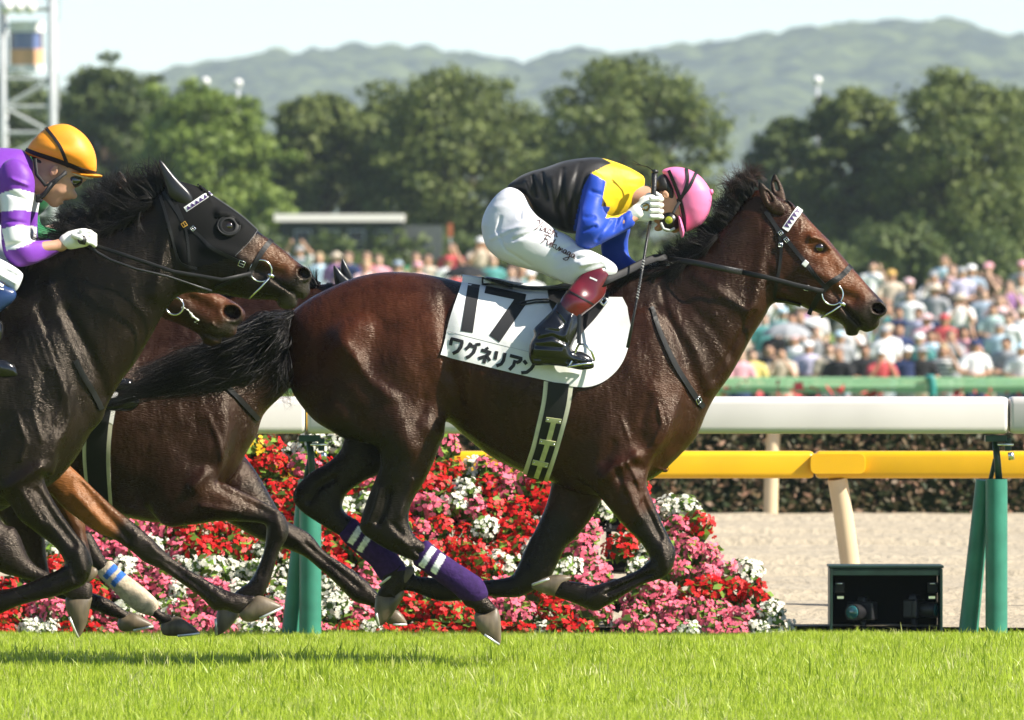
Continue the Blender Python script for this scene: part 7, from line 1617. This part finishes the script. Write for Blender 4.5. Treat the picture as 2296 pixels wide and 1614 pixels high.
# ---------------------------------------------------------------- spectators on the infield bank
VX = .022
def person_meshes(pose):
    b = Solid(VX); t = Solid(VX); tr = Solid(VX)
    b.ell(0, 1.585, 0, .078, .115, .09, k=.02); b.cap((0, 1.40, .01), (0, 1.52, .0), .05, .05, .03); b.cap((0, 1.36, .01), (0, .95, .01), .11, .12, .05, flat=.7)
    b.ell(0, 1.565, -.09, .014, .02, .02, k=.01)
    t.cap((-.13, 1.37, .01), (.13, 1.37, .01), .075, .075, .03); t.cap((0, 1.33, .01), (0, .93, .01), .155, .165, .06, flat=.72)
    tr.cap((0, .95, .01), (0, .88, .01), .165, .165, .05, flat=.75)
    for s in (-1, 1):
        b.cap((s * .085, .9, 0), (s * .09, .48, 0), .07, .05, .03); b.cap((s * .09, .48, 0), (s * .09, .07, .02), .05, .035, .02); b.cap((s * .09, .04, .02), (s * .10, .035, -.13), .035, .03, .02)
        tr.cap((s * .085, .88, .01), (s * .09, .48, .005), .095, .075, .04); tr.cap((s * .09, .48, .005), (s * .09, .10, .02), .075, .062, .02)
        sh_ = (s * .175, 1.36, .01)
        if pose == 0: el, wr = (s * .23, 1.10, .03), (s * .21, .86, -.06)
        elif pose == 1: el, wr = (s * .24, 1.12, -.06), (-s * .06, 1.06, -.24)
        elif pose == 2: el, wr = (s * .23, 1.16, -.17), (s * .07, 1.48, -.24)
        elif pose == 3: el, wr = (s * .27, 1.56, -.06), (s * .10, 1.80, -.12)
        else: el, wr = ((s * .26, 1.22, -.12), (s * .10, 1.60, -.16)) if s > 0 else ((s * .23, 1.10, .03), (s * .2, .88, -.08))
        b.cap(sh_, el, .045, .038, .03); b.cap(el, wr, .036, .027, .02); b.ell(wr[0], wr[1], wr[2], .035, .05, .035, k=.015)
        mid = tuple(sh_[i] * .35 + el[i] * .65 for i in range(3)); t.cap(sh_, mid, .07, .064, .03)
    return b.build('body'), t.build('shirt'), tr.build('trousers')
def head_mesh(kind):
    if kind == 'short': h = Solid(.018); h.ell(0, 1.625, .018, .088, .095, .10, k=.01); h.ell(0, 1.56, -.09, .085, .09, .06, k=.02, neg=True)
    elif kind == 'long': h = Solid(.018); h.ell(0, 1.625, .018, .092, .095, .10, k=.01); h.cap((0, 1.58, .05), (0, 1.36, .08), .085, .075, .03, flat=.6); h.ell(0, 1.55, -.095, .07, .1, .07, k=.02, neg=True)
    elif kind == 'cap': h = Solid(.016); h.ell(0, 1.645, .01, .094, .075, .105, k=.01); h.ell(0, 1.632, -.11, .07, .014, .07, k=.012); h.ell(0, 1.55, .0, .2, .055, .2, k=.01, neg=True)
    else: h = Solid(.016); h.ell(0, 1.65, .0, .088, .075, .095, k=.015); h.ell(0, 1.632, 0, .165, .018, .165, k=.02); h.ell(0, 1.56, .0, .08, .05, .08, k=.01, neg=True)
    return h.build({'short': 'hair', 'long': 'hair', 'cap': 'cap', 'hat': 'hat'}[kind])
PM = [person_meshes(i) for i in range(5)]; HM = {k: head_mesh(k) for k in ('short', 'long', 'cap', 'hat')}
SK = [mat('spectator_skin', c, .6, .3) for c in ((.52, .30, .20), (.46, .25, .16), (.56, .35, .25))]
for tpl in PM:
    for me_ in tpl: me_.materials.append(SK[0])
for me_ in HM.values(): me_.materials.append(SK[0])
COLN = {'white': (.78, .78, .78), 'black': (.02, .02, .022), 'grey': (.30, .31, .33), 'navy': (.03, .045, .12), 'red': (.50, .03, .04), 'pink': (.66, .30, .36), 'teal': (.05, .28, .27), 'mint': (.45, .62, .58), 'lavender': (.52, .50, .68), 'purple': (.33, .14, .38), 'light blue': (.42, .60, .72), 'beige': (.58, .48, .36), 'yellow': (.62, .52, .12), 'green': (.04, .26, .10), 'blue-grey': (.26, .34, .44), 'brown': (.20, .11, .07), 'striped grey': (.38, .38, .40), 'dark': (.016, .012, .010), 'blond': (.45, .32, .16), 'ochre': (.60, .36, .06), 'pale pink': (.72, .48, .50)}
CM = {k: mat('cloth_' + k.replace(' ', '_').replace('-', '_'), v if k in ('dark', 'black', 'navy', 'white') else tuple(.85 * c_ + .08 * sum(v) / 3 + .03 for c_ in v), .8, .2, noise=.1, nscale=6) for k, v in COLN.items()}
# striped shirt: real bands across the cloth
m, nt, b = new_mat('cloth_striped'); N, L = nt.nodes, nt.links; tc = N.new('ShaderNodeTexCoord'); sp = N.new('ShaderNodeSeparateXYZ'); L.new(tc.outputs['Object'], sp.inputs[0]); mm = N.new('ShaderNodeMath'); mm.operation = 'FRACT'; ml = N.new('ShaderNodeMath'); ml.operation = 'MULTIPLY'; ml.inputs[1].default_value = 13; L.new(sp.outputs[2], ml.inputs[0]); L.new(ml.outputs[0], mm.inputs[0]); gt_ = N.new('ShaderNodeMath'); gt_.operation = 'GREATER_THAN'; gt_.inputs[1].default_value = .5; L.new(mm.outputs[0], gt_.inputs[0]); mx = N.new('ShaderNodeMix'); mx.data_type = 'RGBA'; mx.inputs[6].default_value = (.7, .7, .68, 1); mx.inputs[7].default_value = (.12, .12, .14, 1); L.new(gt_.outputs[0], mx.inputs[0]); L.new(mx.outputs[2], b.inputs[0]); b.inputs['Roughness'].default_value = .8; CM['striped grey'] = m
# (picture x, picture y of the head, shirt, headwear kind, its colour, pose)
def c9(*l): return [(*cr(9, (x, y))[0], *r_) for x, y, *r_ in l]
def c10(*l): return [(*cr(10, (x, y))[0], *r_) for x, y, *r_ in l]
CROWD = c9((1150, 165, 'white', 'short', 'dark', 4), (1290, 235, 'beige', 'cap', 'ochre', 1), (1425, 300, 'grey', 'cap', 'pale pink', 0), (1432, 385, 'white', 'long', 'dark', 0), (1612, 245, 'white', 'cap', 'grey', 2), (1690, 125, 'light blue', 'short', 'brown', 4), (1752, 195, 'pale pink', 'short', 'brown', 2), (1822, 215, 'lavender', 'cap', 'grey', 1), (1897, 195, 'blue-grey', 'cap', 'white', 0), (2025, 180, 'brown', 'cap', 'pink', 2), (2182, 318, 'purple', 'long', 'brown', 2), (2282, 165, 'grey', 'cap', 'pink', 0), (2275, 270, 'beige', 'short', 'brown', 1),
   (1618, 345, 'grey', 'hat', 'beige', 0), (1812, 415, 'white', 'hat', 'beige', 2), (2062, 488, 'mint', 'short', 'dark', 1), (1560, 570, 'pink', 'hat', 'pale pink', 0), (1692, 570, 'red', 'cap', 'red', 1), (1590, 690, 'light blue', 'short', 'dark', 4), (1242, 665, 'white', 'cap', 'grey', 0), (1265, 490, 'teal', 'short', 'brown', 2), (2282, 520, 'white', 'hat', 'beige', 1), (2180, 560, 'white', 'short', 'dark', 0), (1960, 350, 'brown', 'long', 'brown', 0), (2110, 420, 'pale pink', 'long', 'brown', 4), (1500, 520, 'lavender', 'short', 'dark', 0), (1350, 640, 'navy', 'short', 'dark', 0), (1740, 690, 'grey', 'long', 'brown', 2),
   (1412, 815, 'navy', 'cap', 'white', 1), (1525, 815, 'black', 'hat', 'grey', 1), (1685, 800, 'striped grey', 'short', 'blond', 4), (1925, 765, 'white', 'cap', 'navy', 1), (2162, 745, 'grey', 'short', 'dark', 1), (1218, 840, 'red', 'cap', 'white', 2), (1092, 800, 'black', 'short', 'dark', 1), (892, 825, 'black', 'short', 'brown', 1), (820, 785, 'beige', 'short', 'dark', 4), (662, 775, 'lavender', 'cap', 'white', 1), (460, 820, 'beige', 'short', 'dark', 2), (372, 790, 'black', 'long', 'dark', 0), (240, 850, 'yellow', 'short', 'dark', 1), (150, 880, 'pink', 'short', 'brown', 1), (2275, 790, 'white', 'cap', 'light blue', 1),
   (430, 650, 'black', 'short', 'brown', 0), (540, 560, 'grey', 'short', 'dark', 2), (600, 545, 'black', 'long', 'brown', 0), (470, 520, 'teal', 'cap', 'light blue', 0), (700, 500, 'white', 'short', 'dark', 0), (905, 700, 'grey', 'cap', 'light blue', 0), (330, 560, 'teal', 'short', 'dark', 0), (560, 720, 'white', 'cap', 'pale pink', 0), (980, 620, 'white', 'short', 'dark', 2))
CROWD += c10((340, 265, 'white', 'cap', 'grey', 3), (500, 295, 'light blue', 'short', 'blond', 0), (640, 300, 'purple', 'hat', 'beige', 0), (735, 315, 'navy', 'short', 'brown', 1), (885, 310, 'red', 'short', 'brown', 0), (885, 385, 'pale pink', 'short', 'blond', 2), (982, 335, 'pink', 'short', 'brown', 0), (1142, 385, 'grey', 'cap', 'blue-grey', 2), (1285, 285, 'green', 'short', 'brown', 2), (1300, 395, 'pale pink', 'cap', 'pink', 0), (1380, 335, 'beige', 'long', 'brown', 0), (1575, 245, 'red', 'short', 'brown', 4), (1548, 345, 'white', 'cap', 'red', 0), (1815, 195, 'beige', 'cap', 'white', 2), (1910, 345, 'teal', 'short', 'brown', 0), (1780, 440, 'white', 'long', 'dark', 1), (2062, 430, 'grey', 'short', 'brown', 0), (2150, 425, 'teal', 'short', 'blond', 2), (2215, 460, 'white', 'cap', 'white', 0), (1600, 430, 'red', 'cap', 'red', 0))
CROWD += [(1340, 640, 'white', 'short', 'dark', 0), (1290, 660, 'lavender', 'cap', 'white', 1), (1650, 735, 'beige', 'short', 'dark', 0), (1690, 690, 'pale pink', 'cap', 'white', 0), (2015, 700, 'navy', 'short', 'dark', 0), (1990, 740, 'white', 'cap', 'beige', 1), (2240, 735, 'light blue', 'cap', 'grey', 0), (2120, 640, 'black', 'short', 'dark', 0), (1830, 745, 'grey', 'short', 'brown', 2), (1760, 740, 'mint', 'cap', 'navy', 0), (2160, 745, 'pink', 'long', 'dark', 4), (1905, 700, 'beige', 'short', 'dark', 0), (2060, 760, 'teal', 'cap', 'white', 0), (2205, 660, 'blue-grey', 'short', 'brown', 0), (1720, 655, 'white', 'short', 'dark', 2), (1800, 690, 'purple', 'hat', 'white', 0)]
def rowname(y): return 'front' if y > 757 else 'second' if y > 705 else 'third' if y > 655 else 'back'
rows_ = {}
for p in sorted(CROWD): rows_.setdefault(rowname(p[1]), []).append(p)
rp_ = np.random.default_rng(3)
HN = {'short': '{} hair', 'long': 'long {} hair', 'cap': '{} cap', 'hat': '{} brimmed hat'}
for rn, lst in rows_.items():
    for i, (x, y, sh_, hk, hc, pose) in enumerate(lst):
        Y = float(np.interp(y, [560, 585, 601, 782, 812], [215, 200, 178, 155, 152])); d = DCAM + Y
        want = HCAM - (y - YH) * d / FPX; gz_ = float(ground_z(Y)); s_ = (want - gz_) / 1.6; s_ = min(max(s_, .94), 1.10); z0 = want - 1.6 * s_
        root = empty('person', ((x - CX) * d / FPX, Y, gz_ if abs(z0 - gz_) < .12 else z0), f'spectator in {sh_} top with {HN[hk].format(hc)}, {ORD[i]} from left in {rn} crowd row', 'person', 'spectators on the bank', rz=rp_.uniform(-.35, .35) - .1)
        root.scale = (s_ * rp_.uniform(1.08, 1.24),) * 2 + (s_,)
        B_, T_, R_ = PM[pose]
        skn = SK[int(rp_.integers(3))]
        for nm, me_, mt in (('body', B_, skn), ('shirt', T_, CM[sh_]), ('trousers', R_, CM[['navy', 'black', 'grey', 'beige', 'blue-grey'][int(rp_.integers(5))]]), (HM[hk].name.split('.')[0], HM[hk], CM[hc])):
            o = link(nm, me_, root); o.material_slots[0].link = 'OBJECT'; o.material_slots[0].material = mt
        if hk in ('cap', 'hat'):
            o = link('hair', HM['short'], root); o.material_slots[0].link = 'OBJECT'; o.material_slots[0].material = CM['dark']; o.scale = (.94, .94, .965)
        if z0 - gz_ >= .12: MB().box((0, 0, -(z0 - gz_) / 2), (.5, .4, z0 - gz_)).build('foot_stool', CM['grey'], root)
# umbrellas
for px_, py_, Y, c_, lb in ((*cr(9, (500, 600))[0], 158, 'grey', 'grey umbrella held over the crowd near the horse\'s throat'), (*cr(10, (1690, 385))[0], 176, 'black', 'dark umbrella in the crowd above the winner\'s croup')):
    t = P(px_, py_, Y); u = empty('umbrella', (t.x, Y - .1, t.z - 1.0), lb, 'umbrella'); n = 8
    mb = MB(); mb.lathe([(.46, .78), (.40, .88), (.28, .96), (.13, 1.01), (0, 1.03)], (0, 0, 0), 8); mb.build('canopy', CM[c_], u, False)
    MB().tube([(0, 0, .2), (0, 0, 1.02)], .01, 6).build('shaft', M_GALV, u)
# blue sheets and bags lying on the bank
for px_, py_, lb in ((*cr(9, (760, 640))[0], 'light blue picnic sheet on the grass bank behind the horse\'s chin'), (*cr(9, (300, 690))[0], 'light blue picnic sheet on the bank next to the horse\'s neck')):
    Y = 166.0; t = P(px_, py_, Y); MBo = MB().box((0, 0, .2), (1.1, .8, .05), Matrix.Rotation(.35, 3, 'X')); 
    o = MBo.build('picnic_sheet', CM['light blue'], None, False, bevel=.01); o.location = (t.x, Y, float(ground_z(Y)) - .1); tag(o, lb, 'sheet')
print('objects', len(bpy.data.objects))
